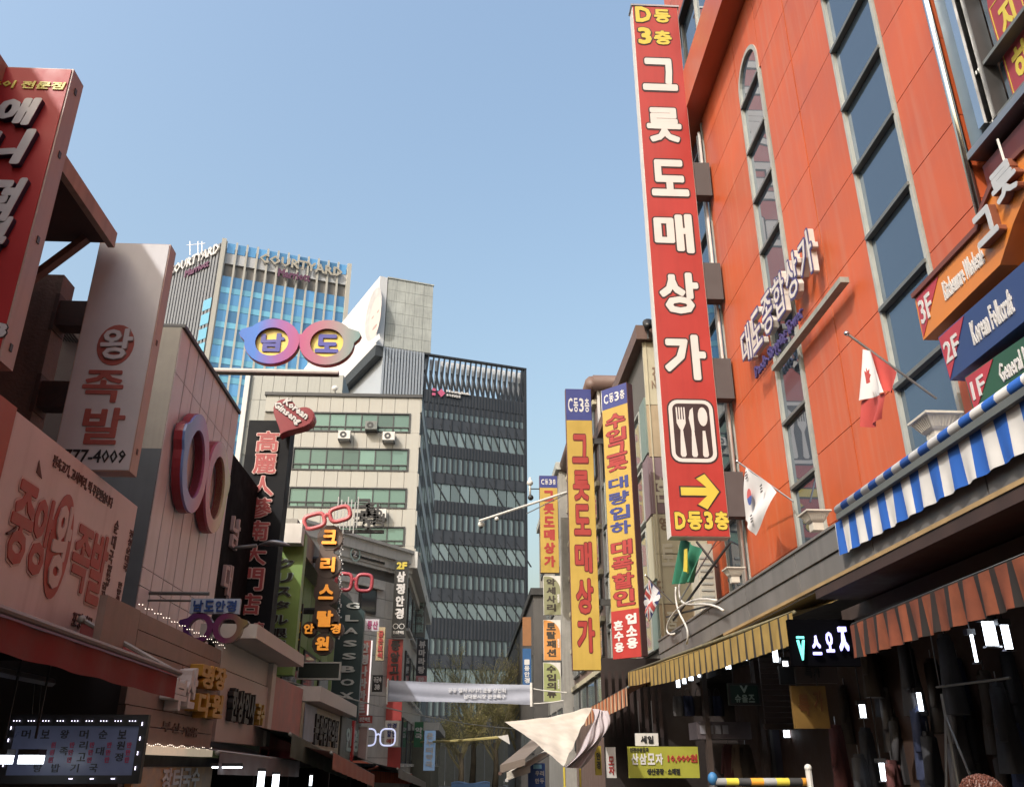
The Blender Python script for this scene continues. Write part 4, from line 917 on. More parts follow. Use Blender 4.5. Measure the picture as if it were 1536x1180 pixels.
gn = ['black', 'charcoal', 'dark red', 'navy', 'grey', 'dark brown']
spots = [(1290, 1150, 0), (1340, 1160, 2), (1390, 1165, 3), (1435, 1140, 4), (1505, 1155, 5), (1330, 1050, 4), (1378, 1075, 3), (1480, 1030, 5), (1515, 1000, 0), (1420, 975, 1), (1300, 970, 5), (1268, 1045, 5), (1255, 1105, 2), (1300, 1110, 0), (1345, 1095, 1), (1395, 1120, 0), (1430, 1060, 4), (1460, 1090, 1), (1500, 1050, 0), (1525, 1110, 3), (1318, 1000, 0), (1360, 985, 1), (1400, 1010, 5), (1440, 1010, 3)]
for i, (px, py, k) in enumerate(spots):
    c = P(px, py, X=4.75 + (i % 3) * .25)
    row = 'top' if py < 1020 else 'upper' if py < 1060 else 'middle' if py < 1115 else 'lower' if py < 1152 else 'lowest'
    beside = {0: 'far left', 1: 'left', 2: 'centre', 3: 'far right'}[0 if px < 1310 else 1 if px < 1385 else 2 if px < 1470 else 3]
    garment(c.x, c.y, c.z + .15, .42, .75, gm[k], '%s garment in the %s row of the clothes shop, %s' % (gn[k], row, beside), yaw=.9)
for i, px in enumerate((1018, 1032, 1048, 1062, 1076)):
    c = P(px, 1052, Y=16.5); garment(c.x, c.y, c.z + .1, .22, .34, gm[(i * 2 + 1) % 6], ['first', 'second', 'third', 'fourth', 'fifth'][i] + ' from the left in the row of bags beyond the dark green sign', 'bag', bag=True)
for i, px in enumerate((1092, 1106, 1118)):
    c = P(px, 1125, Y=16.2); garment(c.x, c.y, c.z + .1, .26, .7, [gm[2], mat('cloth_tan', (.22, .15, .10), .8), gm[5]][i], ['leftmost', 'middle', 'rightmost'][i] + ' of the coats hanging under the metal hood', 'clothes', yaw=.2)
c = P(1410, 1012, X=4.6)
t = thing('rail', 'thin metal clothes rail under the orange striped awning', 'rail', (c.x, c.y, c.z))
part(MB().tube([P(1405, 1030, X=4.6), P(1515, 1016, X=4.5)], .012, 6).tube([P(1410, 1030, X=4.6), P(1410, 1030, X=4.6) + Vector((0, 0, 1))], .006, 4), 'tube', M_steel, t)
# clothes-shop tripod stand
a = P(1412, 1040, X=4.5)
t = thing('display_stand', 'thin metal display stand with splayed legs in the clothes shop', 'stand', (a.x, a.y, .12))
part(MB().tube([(a.x, a.y, .12), (a.x, a.y, a.z)], .014, 6), 'pole', M_steel, t)
part(MB().tube([(a.x, a.y, a.z - .2), (a.x + .1, a.y - .7, .15)], .012, 6), 'leg', M_steel, t); part(MB().tube([(a.x, a.y, a.z - .2), (a.x - .2, a.y + .3, .15)], .012, 6), 'leg', M_steel, t)
# striped barrier
t = thing('barrier', 'black, yellow and orange striped barrier pole between two posts', 'barrier', P(1140, 1180, Y=9.0))
A, B = P(1074, 1172, Y=9.2), P(1210, 1172, Y=8.8)
part(MB().tube([A, B], .035, 8), 'pole', stripes('barrier_tape', [(.6, .5, .05), (.04, .04, .04), (.65, .28, .02), (.3, .3, .3)], .42, 0), t, smooth=True)
part(MB().tube([(A.x - .03, A.y, .0), (A.x - .03, A.y, A.z - .03)], .04, 8), 'post', M_steel, t); part(MB().tube([(B.x + .03, B.y, .0), (B.x + .03, B.y, B.z + .12)], .03, 8), 'post', M_white, t)
part(MB().blob(A + Vector((-.03, 0, .03)), (.05, .05, .06)), 'cap', mat('cap_blue', (.04, .18, .40), .5), t, smooth=True)
part(MB().blob(B + Vector((.03, 0, .12)), .036), 'cap', M_white, t, smooth=True)
# ============================================================ LEFT SIDE
M_rust = mat('rusty_wood', (.17, .11, .095), .8, var=.25, scale=4, streak=.45, bump=.3); M_beam = mat('rust_steel', (.075, .035, .03), .75, var=.4, scale=9, bump=.3)
# restaurant building behind the red sign: timber post, roof with eave, stub beams
lw = LW(-3.4)
t = thing('restaurant_building', 'weathered brown building with sloping eave behind the red sign on the left', 'building', (-4.5, 5, 0))
part(MB().box(LW(-4.9), -10, 7.0, 0, 6.1, -4, 0), 'wall', mat('brown_render', (.16, .11, .09), .85, var=.2, streak=.4), t)
part(MB().face([(-3.4, -10, 6.27), (-3.4, 7.15, 6.22), (-7.5, 7.15, 8.1), (-7.5, -10, 8.1)]).face([(-3.42, -10, 6.15), (-7.5, -10, 7.95), (-7.5, 7.15, 7.95), (-3.42, 7.15, 6.1)]).face([(-3.42, 7.15, 6.1), (-7.5, 7.15, 7.95), (-7.5, 7.15, 8.1), (-3.4, 7.15, 6.22)]), 'roof', mat('maroon_roof', (.08, .028, .025), .7, var=.2), t)
part(MB().box(lw, -10, 7.15, 6.08, 6.24, -.06, .0), 'eave_board', mat('eave_pale', (.42, .27, .22), .7, var=.15, streak=.4), t)
part(MB().box(LW(-5.7), -45, 7.08, 0, 9.7, -6, 0), 'unseen_shade_storey', mat('brown_render', (.16, .11, .09), .85, var=.2, streak=.4), t)  # out-of-view storey added to throw shade on the optician's end face and street
for y in (5.3, 6.1, 6.9): part(MB().tube([(-3.45, y, 6.12), (-5.0, y, 6.8)], .045, 4), 'rafter', M_rust, t)
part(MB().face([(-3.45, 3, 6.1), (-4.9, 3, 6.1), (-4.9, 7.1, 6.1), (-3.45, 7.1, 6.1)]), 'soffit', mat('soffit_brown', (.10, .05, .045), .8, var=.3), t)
f7 = FR(7.62)
u0, _ = f7.uv(62, 420); u1, _ = f7.uv(105, 420); u0 = f7.uv(75, 500)[0]
# post behind the red sign (leans with the photograph's verticals only)
pa = f7.uv(90, 440)[0]
part(MB().box(f7, pa - .50, pa, 0, 6.05, -.25, 0), 'post', M_rust, t)
part(MB().tube([(-4.3, 7.0, 5.3), (-3.6, 7.0, 6.08)], .05, 4), 'brace', M_rust, t)
for ya, yb in ((449, 486), (570, 608)):
    z1 = f7.uv(90, ya)[1]; z0 = f7.uv(90, yb)[1]
    piece('stub_beam', M_beam, t, f7, pa - .02, pa + .72, z0, z1, -.2, -.02)
    part(MB().box(f7, pa - .03, pa + .01, z0 - .06, z1 + .06, -.22, .01), 'plate', M_beam, t)
# big red sign
Ys = 5.0; f = FR(Ys); u1, z1 = f.uv(111, 104); z0 = f.uv(21, 540)[1]
t = thing('box_sign', 'big red box sign with slanting white raised letters at the left edge', 'sign', f.at(u1 - .6, z0, 0))
M_rs = mat('gloss_red', (.44, .03, .035), .5, var=.06, spec=.3); M_sside = mat('sign_side', (.45, .34, .31), .5, var=.12, streak=.3)
part(MB().box(f, u1 - 1.3, u1, z0, z1, -.17, 0), 'box', M_sside, t); part(MB().box(f, u1 - 1.29, u1 - .012, z0 + .012, z1 - .012, .001, .008), 'face', M_rs, t)
for zz in (z0 + .1, z0 + .9, z0 + 1.6, z1 - .16): part(MB().box(LW(u1), Ys + .07, Ys + .1, zz, zz + .05, 0, .006), 'vent_slot', M_black, t)
M_lf = mat('letter_grey_white', (.62, .62, .66), .4); M_ls = mat('letter_navy_side', (.02, .025, .07), .5)
for ch, (a, b_, c, d), off in (('애', (-4, 168, 58, 196), .05), ('니', (-20, 214, 44, 254), .05), ('덕', (-24, 287, 24, 342), .05), ('볶', (-34, 345, 8, 400), .05)):
    ua, va = f.uv(a, b_); ub, vb = f.uv(c, d)
    va = f.uv((a + c) / 2, b_ - 14)[1]
    l = part(MB().glyph(f, ch, ua, ub - .05, vb, va, .01, .05, off, slant=.22), 'letter', M_ls, t)
    part(MB().glyph(f, ch, ua, ub - .05, vb, va, .051, .056, off, slant=.22), 'letter_face', M_lf, l)
ua, va = f.uv(-40, 121); ub, vb = f.uv(95, 137)
part(MB().text(f, '떡볶이 전문점', ua, ub, vb, va, .009, .016, .03, 'w', slant=.2), 'lettering', mat('yellow_pale', (.75, .68, .12), .5), t)
ua, va = f.uv(-6, 486); ub, vb = f.uv(9, 508); part(MB().text(f, '3', ua, ub, vb, va, .012, .018, .05, 'w'), 'lettering', M_lf, t); part(MB().glyph(f, '3', ua, ub, vb, va, .008, .011, .09, box_off=.05), 'outline', M_black, t)
# light box sign 왕족발
Yw = 7.3; f = FR(Yw); u0, z1 = f.uv(150, 364); u1, _ = f.uv(258, 372); z0 = f.uv(192, 707)[1]; u1 = (u1 + f.uv(192, 707)[0]) / 2
M_lbox = mat('lightbox_face', (.66, .66, .69), .6, var=.06, streak=.08)
t = thing('box_sign', 'tall off-white box sign with faded red letters and a phone number', 'sign', f.at((u0 + u1) / 2, z0, 0))
part(MB().box(f, u0, u1, z0, z1, -.16, 0), 'box', mat('pinkish_side', (.52, .36, .30), .5, var=.15, streak=.3), t); part(MB().box(f, u0 + .01, u1 - .01, z0 + .01, z1 - .01, .001, .008), 'face', M_lbox, t)
M_fr1 = mat('faded_red', (.42, .11, .09), .5, var=.12, scale=9)
cu, cv = f.uv(174, 518); rr = .165
part(MB().poly(f, [(cu + rr * math.cos(a), cv + rr * 1.25 * math.sin(a)) for a in [i * math.pi / 12 for i in range(24)]], .008, .012), 'disc', M_fr1, t)
part(MB().glyph(f, '왕', cu - .13, cu + .15, cv - .15, cv + .16, .012, .03, .025), 'letter', M_lbox, t)
part(MB().glyph(f, '왕', cu - .13, cu + .15, cv - .15, cv + .16, .0121, .02, .045, box_off=.025), 'outline', mat('soft_grey', (.33, .27, .26), .6), t)
for ch, y0, y1 in (('족', 556, 604), ('발', 612, 667)):
    va = f.uv(160, y0)[1]; vb = f.uv(160, y1)[1]; cu = f.uv(155, (y0 + y1) / 2)[0]
    part(MB().glyph(f, ch, cu - .18, cu + .18, vb, va, .008, .016, .022), 'letter', M_fr1, t)
ua, va = f.uv(104, 674); ub, vb = f.uv(187, 695)
part(MB().text(f, '777-4009', ua - .03, ub, vb, va, .008, .014, .012, 'w'), 'lettering', M_black, t)
for zz in (z0 + .18, (z0 + z1) / 2 + .1): part(MB().box(LW(u1), Yw + .06, Yw + .09, zz, zz + .05, 0, .006), 'vent_slot', M_rust, t)
# pink wide board 중앙왕족발 on the wall plane, and orange red neighbour
lp = LW(-3.2); yb0, yb1 = 5.82, 8.26; zb0, zb1 = 2.59, 3.89
t = thing('fascia_board', 'wide faded pink shop board with red letters at lower left', 'sign', (-3.2, 7, 2.59))
M_pink = mat('faded_pink', (.68, .58, .57), .5, var=.10, scale=1.6, streak=.25, grime=(.22, .13, .12))
part(MB().box(lp, yb0, yb1, zb0, zb1, -.14, 0), 'board', M_pink, t)
part(MB().box(lp, 2.5, yb0 - .01, zb0, zb1 + .02, -.14, 0.004), 'neighbour_panel', mat('orange_red_panel', (.42, .09, .05), .5, var=.12), t, label='orange red end panel')
rd = MB(); ol = MB()
def onp(ch, x0, y0, x1, y1, off=.028, m=None, w_=True):
    ua, va = lp.uv(x0, (y0 + y1) / 2)[0], None; ub = lp.uv(x1, (y0 + y1) / 2)[0]; xm = (x0 + x1) / 2
    va = lp.uv(xm, y0)[1]; vb = lp.uv(xm, y1)[1]; (m or rd).glyph(lp, ch, ua, ub, vb, va, .006, .014, off)
    if w_: ol.glyph(lp, ch, ua, ub, vb, va, .002, .006, off + .03, box_off=off)
onp('중', 13, 716, 48, 852); onp('앙', 44, 738, 75, 868); onp('족', 106, 785, 134, 890); onp('발', 132, 795, 157, 910)
cu, cv = lp.uv(88, 818)
rd.poly(lp, [(cu + .19 * math.cos(a), cv + .41 * math.sin(a)) for a in [i * math.pi / 14 for i in range(28)]], .003, .007)
part(rd, 'lettering', mat('board_red', (.40, .06, .05), .5, var=.15, scale=8), t)
part(ol, 'outline', mat('board_halo', (.60, .46, .43), .55), t)
part(MB().glyph(lp, '왕', cu - .14, cu + .14, cv - .33, cv + .33, .008, .02, .035), 'letter', mat('board_pale', (.62, .47, .44), .5), t)
M_ink = mat('brown_ink', (.10, .035, .03), .6)
def ptext(s, p0, p1, hh, m=M_ink, mode='w', off=.02):
    ua, va = lp.uv(*p0); ub, vb = lp.uv(*p1)
    z = (va + vb) / 2; part(MB().text(lp, s, ua, ub, z - hh / 2, z + hh / 2, .002, .008, off, mode), 'lettering', m, t)
ptext('편육고기, 고사머리, 떡 주문받습니다', (79, 690), (168, 755), .10)
ptext('포장전문', (108, 925), (136, 940), .13); ptext('777-4009', (146, 930), (170, 945), .13)
for s, px, y0, y1 in (('순대국', 170, 775, 850), ('정성순대국', 192, 790, 860), ('편안한식사', 162, 845, 880), ('한방족발', 177, 870, 915), ('감자탕', 154, 870, 912)):
    ua = lp.uv(px, (y0 + y1) / 2)[0]; va = lp.uv(px, y0)[1]; vb = lp.uv(px, y1)[1]
    part(MB().text(lp, s, ua - .045, ua + .045, vb, va, .002, .008, .02, 'v'), 'lettering', M_ink, t)
part(MB().poly(lp, [lp.uv(*p_) for p_ in ((54, 708), (58, 690), (62, 718), (57, 712))], .002, .006).tube([lp.at(*lp.uv(8, 800), .01), lp.at(*lp.uv(18, 795), .01), lp.at(*lp.uv(22, 790), .01)], .012, 4), 'ink_mark', M_ink, t)
# bits seen between post and box sign: far roof, pale wall with lamp
t = thing('shed', 'corrugated dark shed roof and pale wall glimpsed between the left signs', 'building', (-7.4, 11, 0))
f = FR(10.6)
u0, v1 = f.uv(60, 512); u1, v0 = f.uv(112, 570)
part(MB().box(f, u0 - 1, u1 + 1.2, v0 - .1, v1, -1, 0), 'roof_face', mat('tin_dark', (.09, .085, .08), .6, var=.3), t)
part(MB().tube([f.at(u0 - 1, v1 + .02, .1), f.at(u1 + 1.2, v1 + .02, .1)], .05, 6), 'ridge', M_dark, t)
part(MB().box(f, u0 - 1, u1 + 1.2, 0, v0 - .11, -1, -.3), 'wall', mat('pale_wall', (.55, .54, .50), .7, streak=.4), t)
c = P(70, 628, Y=10.4); t = thing('wall_lamp', 'dark oval wall lamp glimpsed beneath the stub beams', 'lamp', c)
part(MB().blob(c, (.06, .06, .15)), 'shade', M_gframe, t, smooth=True); part(MB().tube([c + Vector((0, 0, .1)), c + Vector((-.15, .1, .12)), c + Vector((-.25, .2, .05))], .012, 5), 'bracket', M_black, t)
wb = MB()
for k in range(6): wb.tube(bez([P(70 + k * 6, 480, Y=9.5), P(85 + k * 4, 500, Y=9.6), P(100 + k * 5, 515 + k, Y=9.8)], 8), .012, 5)
solo(wb, 'cable_bundle', M_black, 'bundle of black cables curving behind the off-white box sign', 'cables')

# red awning at lower left
t = thing('awning', 'dull red awning over the lower left food stall', 'awning', (-2.4, 6, 2.1))
A = Vector((-2.4, 2.0, 2.33)); B = Vector((-2.4, 7.64, 2.28))
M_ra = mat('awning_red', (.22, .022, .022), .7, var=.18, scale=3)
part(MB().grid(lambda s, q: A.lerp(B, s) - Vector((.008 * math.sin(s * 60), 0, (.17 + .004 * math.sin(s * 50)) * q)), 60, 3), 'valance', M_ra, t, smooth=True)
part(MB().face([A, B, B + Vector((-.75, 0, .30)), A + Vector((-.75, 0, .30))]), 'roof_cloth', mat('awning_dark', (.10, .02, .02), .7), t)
part(MB().tube([A + Vector((.02, 0, .03)), B + Vector((.02, 0, .03))], .022, 8), 'front_bar', mat('bar_grey', (.30, .24, .22), .5, .2), t)
B2 = B + Vector((-.75, -.25, .30)); part(MB().tube([B + Vector((0, 0, .03)), B2 + Vector((0, 0, .12))], .02, 6), 'side_arm', M_lframe, t)
part(MB().face([B + Vector((0, -.02, 0)), B2 + Vector((0, 0, .1)), B2 + Vector((0, 0, -.15)), B + Vector((-.3, -.1, -.02))]), 'end_flap', mat('flap_pink', (.38, .10, .10), .7, var=.2), t)
part(MB().blob(B2 + Vector((0, 0, .12)), .035), 'end_knob', M_lframe, t, smooth=True)
# stall interior
t = thing('food_stall', 'dark open food stall under the red awning', 'shops', (-4, 6, 0))
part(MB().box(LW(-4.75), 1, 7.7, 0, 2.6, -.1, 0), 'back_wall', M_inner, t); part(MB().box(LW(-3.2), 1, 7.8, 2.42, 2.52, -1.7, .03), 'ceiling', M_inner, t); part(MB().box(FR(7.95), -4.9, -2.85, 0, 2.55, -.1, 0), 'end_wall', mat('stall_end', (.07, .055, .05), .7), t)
part(MB().tube([(-2.85, 4.0, 2.13), (-2.85, 6.4, 2.13)], .03, 6), 'ceiling_tube', M_steel, t)
for px in (52, 62): part(MB().tube([P(px, 1015, Y=6.3), P(px - 6, 1085, Y=6.3)], .006, 4), 'hanging_wire', M_dark, t)
# menu panel with leds
f = FR(6.2); u0, v1 = f.uv(24, 1088); u1, v0 = f.uv(198, 1162)
t = thing('menu_board', 'bluish menu board edged with small white lights in the food stall', 'menu board', f.at((u0 + u1) / 2, v0, 0))
part(MB().box(f, u0, u1, v0, v1, -.05, 0), 'panel', mat('menu_blue', (.10, .12, .20), .3, var=.2, emit=.04), t)
part(MB().ring(f, [(u0 - .05, v0 - .05), (u1 + .05, v0 - .05), (u1 + .05, v1 + .07), (u0 - .05, v1 + .07)], [(u0, v0), (u1, v0), (u1, v1), (u0, v1)], -.04, .01), 'rim', M_black, t)
led = MB()
def leds(a, b_, n):
    for i in range(n):
        for j in range(3):
            s = (i + .1) / n + j * .022; p_ = Vector(a).lerp(Vector(b_), s); c = f.at(p_.x, p_.y, .02)
            led.blob(c, .0038, 6, 4)
leds((u0 - .02, v1 + .03), (u1 + .02, v1 + .03), 9); leds((u1 + .02, v1 + .03), (u1 + .02, v0 - .03), 4); leds((u0 - .02, v1 + .0), (u0 - .02, v0), 4); leds((lerp(u0, u1, .5), v0 - .02), (u1, v0 - .02), 3)
part(led, 'light', mat('led_white', (.80, .76, 1), .5, var=0, emit=1.8), t, kind='stuff')
ik = MB(); rk = MB()
for i, s in enumerate(('머', '보', '왕', '머', '순', '보')): ik.glyph(f, s, lerp(u0, u1, .06 + i * .155), lerp(u0, u1, .13 + i * .155), lerp(v0, v1, .74), lerp(v0, v1, .92), .001, .004, .015)
for s, a, b_ in (('족', .42, .4), ('리', .57, .52), ('고', .57, .28), ('대', .71, .4), ('원', .87, .52), ('정', .87, .28), ('탕', .24, .06), ('밥', .38, .06), ('기', .53, .06), ('국', .68, .06)): ik.glyph(f, s, lerp(u0, u1, a - .03), lerp(u0, u1, a + .035), lerp(v0, v1, b_), lerp(v0, v1, b_ + .17), .001, .004, .015)
for a in (.33, .48, .64, .78, .94):
    for b_ in (.25, .40, .55): rk.glyph(f, '만원'[int(a * 100) % 2], lerp(u0, u1, a - .018), lerp(u0, u1, a + .02), lerp(v0, v1, b_), lerp(v0, v1, b_ + .12), .001, .004, .05)
part(ik, 'lettering', M_black, t); part(rk, 'lettering', mat('menu_red', (.30, .04, .10), .5), t)
for i, (px, lab) in enumerate(((-6, 'half-seen square lamp at the left edge of the food stall'), (41, 'square white lamp in front of the menu board'))):
    c = P(px, 1139, Y=5.8); t = thing('lamp', lab, 'lamp', c, 'lit lamps in the market')
    part(MB().box(FR(5.8), c.x - .055, c.x + .055, c.z - .022, c.z + .026, -.1, 0), 'diffuser', M_lamp, t); part(MB().box(FR(5.8), c.x - .06, c.x + .06, c.z + .027, c.z + .06, -.1, .01).tube([(c.x, 5.85, c.z + .12), (c.x, 5.85, 2.42)], .008, 4), 'shade', M_dark, t)
# wooden shop front with yellow letters (planks)
wf = LW(-2.82)
M_plank = mat('plank_wood', (.30, .22, .185), .6, var=.18, scale=5, streak=.2)
t = thing('wooden_shopfront', 'brown plank shopfront with yellow and white raised letters', 'shopfront', (-2.82, 9, 1.7))
for k in range(7):
    for j in range(2): piece('plank', M_plank, t, wf, 7.75 + j * 1.36, 7.75 + j * 1.36 + 1.35, 1.78 + k * .15, 1.78 + k * .15 + .141, -.06, random.uniform(-.008, .008))
M_lets = mat('raised_yellow', (.50, .27, .03), .45, var=.1); M_letw = mat('raised_white', (.62, .58, .56), .45)
for ch, a, b_, z0, z1, m in (('부', 8.55, 8.95, 2.08, 2.36, M_letw), ('산', 8.95, 9.25, 2.12, 2.50, M_letw), ('명', 9.35, 9.80, 2.34, 2.58, M_lets), ('장', 9.85, 10.30, 2.36, 2.60, M_lets), ('다', 9.35, 9.80, 2.06, 2.30, M_lets), ('원', 9.85, 10.30, 2.08, 2.32, M_lets)):
    part(MB().glyph(wf, ch, a, b_, z0, z1, .0, .13, .045), 'letter', m, t)
part(MB().text(wf, '부산', 8.7, 9.3, 1.90, 1.99, .005, .012, .02, 'h').text(wf, '기념품', 9.35, 9.9, 1.88, 1.97, .005, .012, .02, 'h'), 'lettering', mat('wood_ink', (.12, .07, .06), .6), t)
part(MB().box(wf, 7.75, 10.48, 1.70, 1.775, -.08, .03), 'sill', mat('warm_led_strip', (.75, .62, .45), .5, var=.2, emit=.25), t)
bl = MB()
for k in range(46): bl.blob(wf.at(7.8 + k * .058, 1.78 + .01 * math.sin(k), .03), .0045, 5, 3)
for k in range(36): bl.blob(wf.at(7.6 + k * .081, 2.86 + .012 * math.sin(k * 2.1), .03), .0045, 5, 3)
part(bl, 'light', mat('bulb_warm', (1, .85, .7), .5, var=0, emit=1.6), t, kind='stuff')
part(MB().box(wf, 7.0, 7.74, 2.42, 2.83, -.06, .0), 'end_panel', M_plank, t)
t, f = flat_sign('poster', 'orange and green food poster below the plank shopfront', (203, 1140), (313, 1200), X=-2.86, m=mat('poster_orange', (.45, .26, .09), .5, var=.35, scale=5), lines=(('장터국수', .3, .8, .35, .85, M_wlet, 'h'),))
# lower shop units further on: cream board with dark letters, pink board, grey, small ones
def lboard(name, label, X, y0, y1, z0, z1, m, lines=(), depth=.12, raised=0, cat='sign'):
    f = LW(X); t = thing(name, label, cat, f.at((y0 + y1) / 2, z0, 0)); part(MB().box(f, y0, y1, z0, z1, -depth, 0), 'board', m, t)
    for s, a, b_, c, d, lm, mode in lines:
        part(MB().text(f, s, lerp(y0, y1, a), lerp(y0, y1, b_), lerp(z0, z1, c), lerp(z0, z1, d), .001, .012 + raised, .04, mode), 'lettering', lm, t)
    return t, f
M_fawn = mat('fawn_panel', (.50, .45, .43), .5, var=.1, scale=2); M_fawn2 = mat('fawn_trim', (.56, .53, .49), .5, var=.1)
t, f = lboard('shop_fascia', 'fawn shop fascia with black and gold raised letters beside the plank shopfront', -2.8, 10.52, 13.0, 1.86, 2.62, M_fawn, (('한상인사', .12, .62, .30, .78, M_black, 'h'), ('국수', .66, .86, .32, .66, mat('gold', (.5, .34, .08), .35, .5), 'h')), raised=.06)
part(MB().box(f, 10.5, 13.0, 2.64, 2.95, -.12, -.03), 'upper_panel', M_fawn2, t); part(MB().box(f, 10.45, 13.6, 2.96, 3.12, -.3, .35), 'hood', M_fawn2, t); part(MB().box(f, 13.0, 13.25, 1.86, 2.95, -.1, .04), 'end_strip', M_fawn2, t)
t, f = lboard('shop_fascia', 'blotchy pink red shop fascia beside the fawn one', -2.78, 13.3, 15.6, 1.75, 2.80, mat('pink_blotch', (.42, .17, .15), .5, var=.35, scale=2.5))
part(MB().box(f, 13.3, 15.6, 1.70, 1.82, -.1, .02), 'foot', mat('foot_red', (.3, .03, .04), .5), t)
t, f = lboard('shop_fascia', 'cream shop fascia with pale hood and dark narrow letters', -2.75, 15.7, 20.2, 1.80, 2.60, mat('cream_dull', (.40, .35, .25), .5, var=.15), (('문화당한의원', .22, .9, .2, .85, M_black, 'h'),), raised=.04)
part(MB().box(f, 15.7, 21, 2.62, 2.86, -.2, .25), 'hood', M_fawn2, t)
part(MB().box(f, 15.72, 16.9, 2.0, 2.58, .01, .02), 'print', mat('sky_blotch', (.30, .36, .46), .5, var=.3), t)
lboard('shop_fascia', 'dark grey green fascia with narrow letters at the end of the row', -2.72, 20.3, 24.0, 1.75, 2.62, mat('slate_green', (.09, .11, .10), .5), (('안경', .2, .9, .2, .8, M_pale, 'h'),))
# lower awnings on the left
for i, (a, b_, X0, drop, m, lab) in enumerate((((330, 1128), (450, 1142), -2.45, .20, mat('awn_grey', (.13, .11, .11), .7, var=.2), 'grey awning below the fawn fascia'), ((438, 1100), (522, 1145), -2.3, .28, mat('awn_green', (.07, .09, .06), .7, var=.2), 'dark green awning below the cream fascia'), ((500, 1128), (562, 1162), -1.9, .22, mat('awn_salmon', (.42, .15, .10), .7, var=.15), 'salmon awning next to the dark green one'), ((556, 1150), (600, 1160), -1.9, .30, stripes('awn_red_stripe', [(.45, .10, .04), (.36, .07, .03)], .22, 1, grime=.2), 'orange red ribbed awning before the far shops'), ((598, 1152), (648, 1178), -1.6, .2, mat('awn_stone', (.22, .20, .18), .7, var=.2), 'stone grey awning, furthest on the left side'))):
    A = P(*a, X=X0); B = P(*b_, X=X0)
    if i == 3: A = P(556, 1155, Y=27); B = P(618, 1160, Y=31)
    awning('awning', lab, A, B, drop, (-1.2, 0), .35, m, M_lframe, ripple=.01, nrip=9)
# arcade behind left shops
t = thing('shop_row', 'dark shop openings under the low awnings on the left', 'shops', (-4, 15, 0))
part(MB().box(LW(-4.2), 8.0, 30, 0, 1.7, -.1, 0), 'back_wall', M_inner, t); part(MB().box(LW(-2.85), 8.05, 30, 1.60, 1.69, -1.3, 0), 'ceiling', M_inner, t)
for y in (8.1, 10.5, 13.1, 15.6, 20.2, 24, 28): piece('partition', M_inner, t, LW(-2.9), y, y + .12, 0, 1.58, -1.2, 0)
for i, (px, py, w_, h_, Y, lab) in enumerate(((340, 1150, 38, 2, 9.6, 'thin bright strip lamp under the grey awning'), (391, 1170, 8, 22, 10.5, 'upright white lamp in the dark shop, left'), (413, 1172, 8, 18, 11.5, 'upright white lamp in the dark shop, right'), (466, 1170, 3, 12, 14, 'small lamp in the shop below the dark green awning'))):
    c = P(px, py, Y=Y); s = c.y / 1250; t = thing('lamp', lab, 'lamp', c, 'lit lamps in the market')
    part(MB().box(FR(Y), c.x - w_ * s / 2, c.x + w_ * s / 2, c.z - h_ * s / 2, c.z + h_ * s / 2, -.03, 0), 'tube', M_lamp, t); part(MB().box(FR(Y), c.x - w_ * s / 2 - .01, c.x + w_ * s / 2 + .01, c.z + h_ * s / 2, c.z + h_ * s / 2 + .03, -.04, .01), 'holder', M_dark, t)

# grey panelled optician's building
lg = LW(-3.6); yg0, yg1, zg0, zg1 = 9.72, 12.6, 3.0, 6.57
t = thing('optician_building', 'pinkish grey panelled building carrying rainbow glasses', 'building', (-5.5, 11, 0))
part(MB().box(lg, yg0 + .02, yg1, 0, zg1 - .02, -5.0, -.06), 'wall', mat('backing_brown', (.07, .05, .05), .8), t)
M_gp = mat('grey_pink_panel', (.70, .67, .70), .42, var=.10, scale=1.2, streak=.18)
nz = [3.10, 3.42, 3.62, 5.97, 6.57]; n = 8
for j in range(n):
    a = yg0 + (yg1 - yg0) * j / n; b_ = yg0 + (yg1 - yg0) * (j + 1) / n
    for z0, z1 in zip(nz[:-1], nz[1:]): piece('panel', M_gp, t, lg, a + .013, b_ - .013, z0 + .005, z1 - .005, -.06, 0)
fe = FR(yg0)
u0 = fe.uv(200, 700)[0]
part(MB().box(fe, -4.6, -3.61, 4.99, zg1, -.04, .0), 'end_face', mat('olive_grey', (.42, .41, .37), .6, var=.1, streak=.3), t)
part(MB().box(fe, -6.5, -3.61, 0, 4.99, -.04, .01), 'end_face', mat('slate_blue', (.10, .12, .145), .6, var=.12, streak=.2), t)
part(MB().box(lg, yg0, yg1, zg1, zg1 + .05, -5, .03), 'coping', M_dark, t)
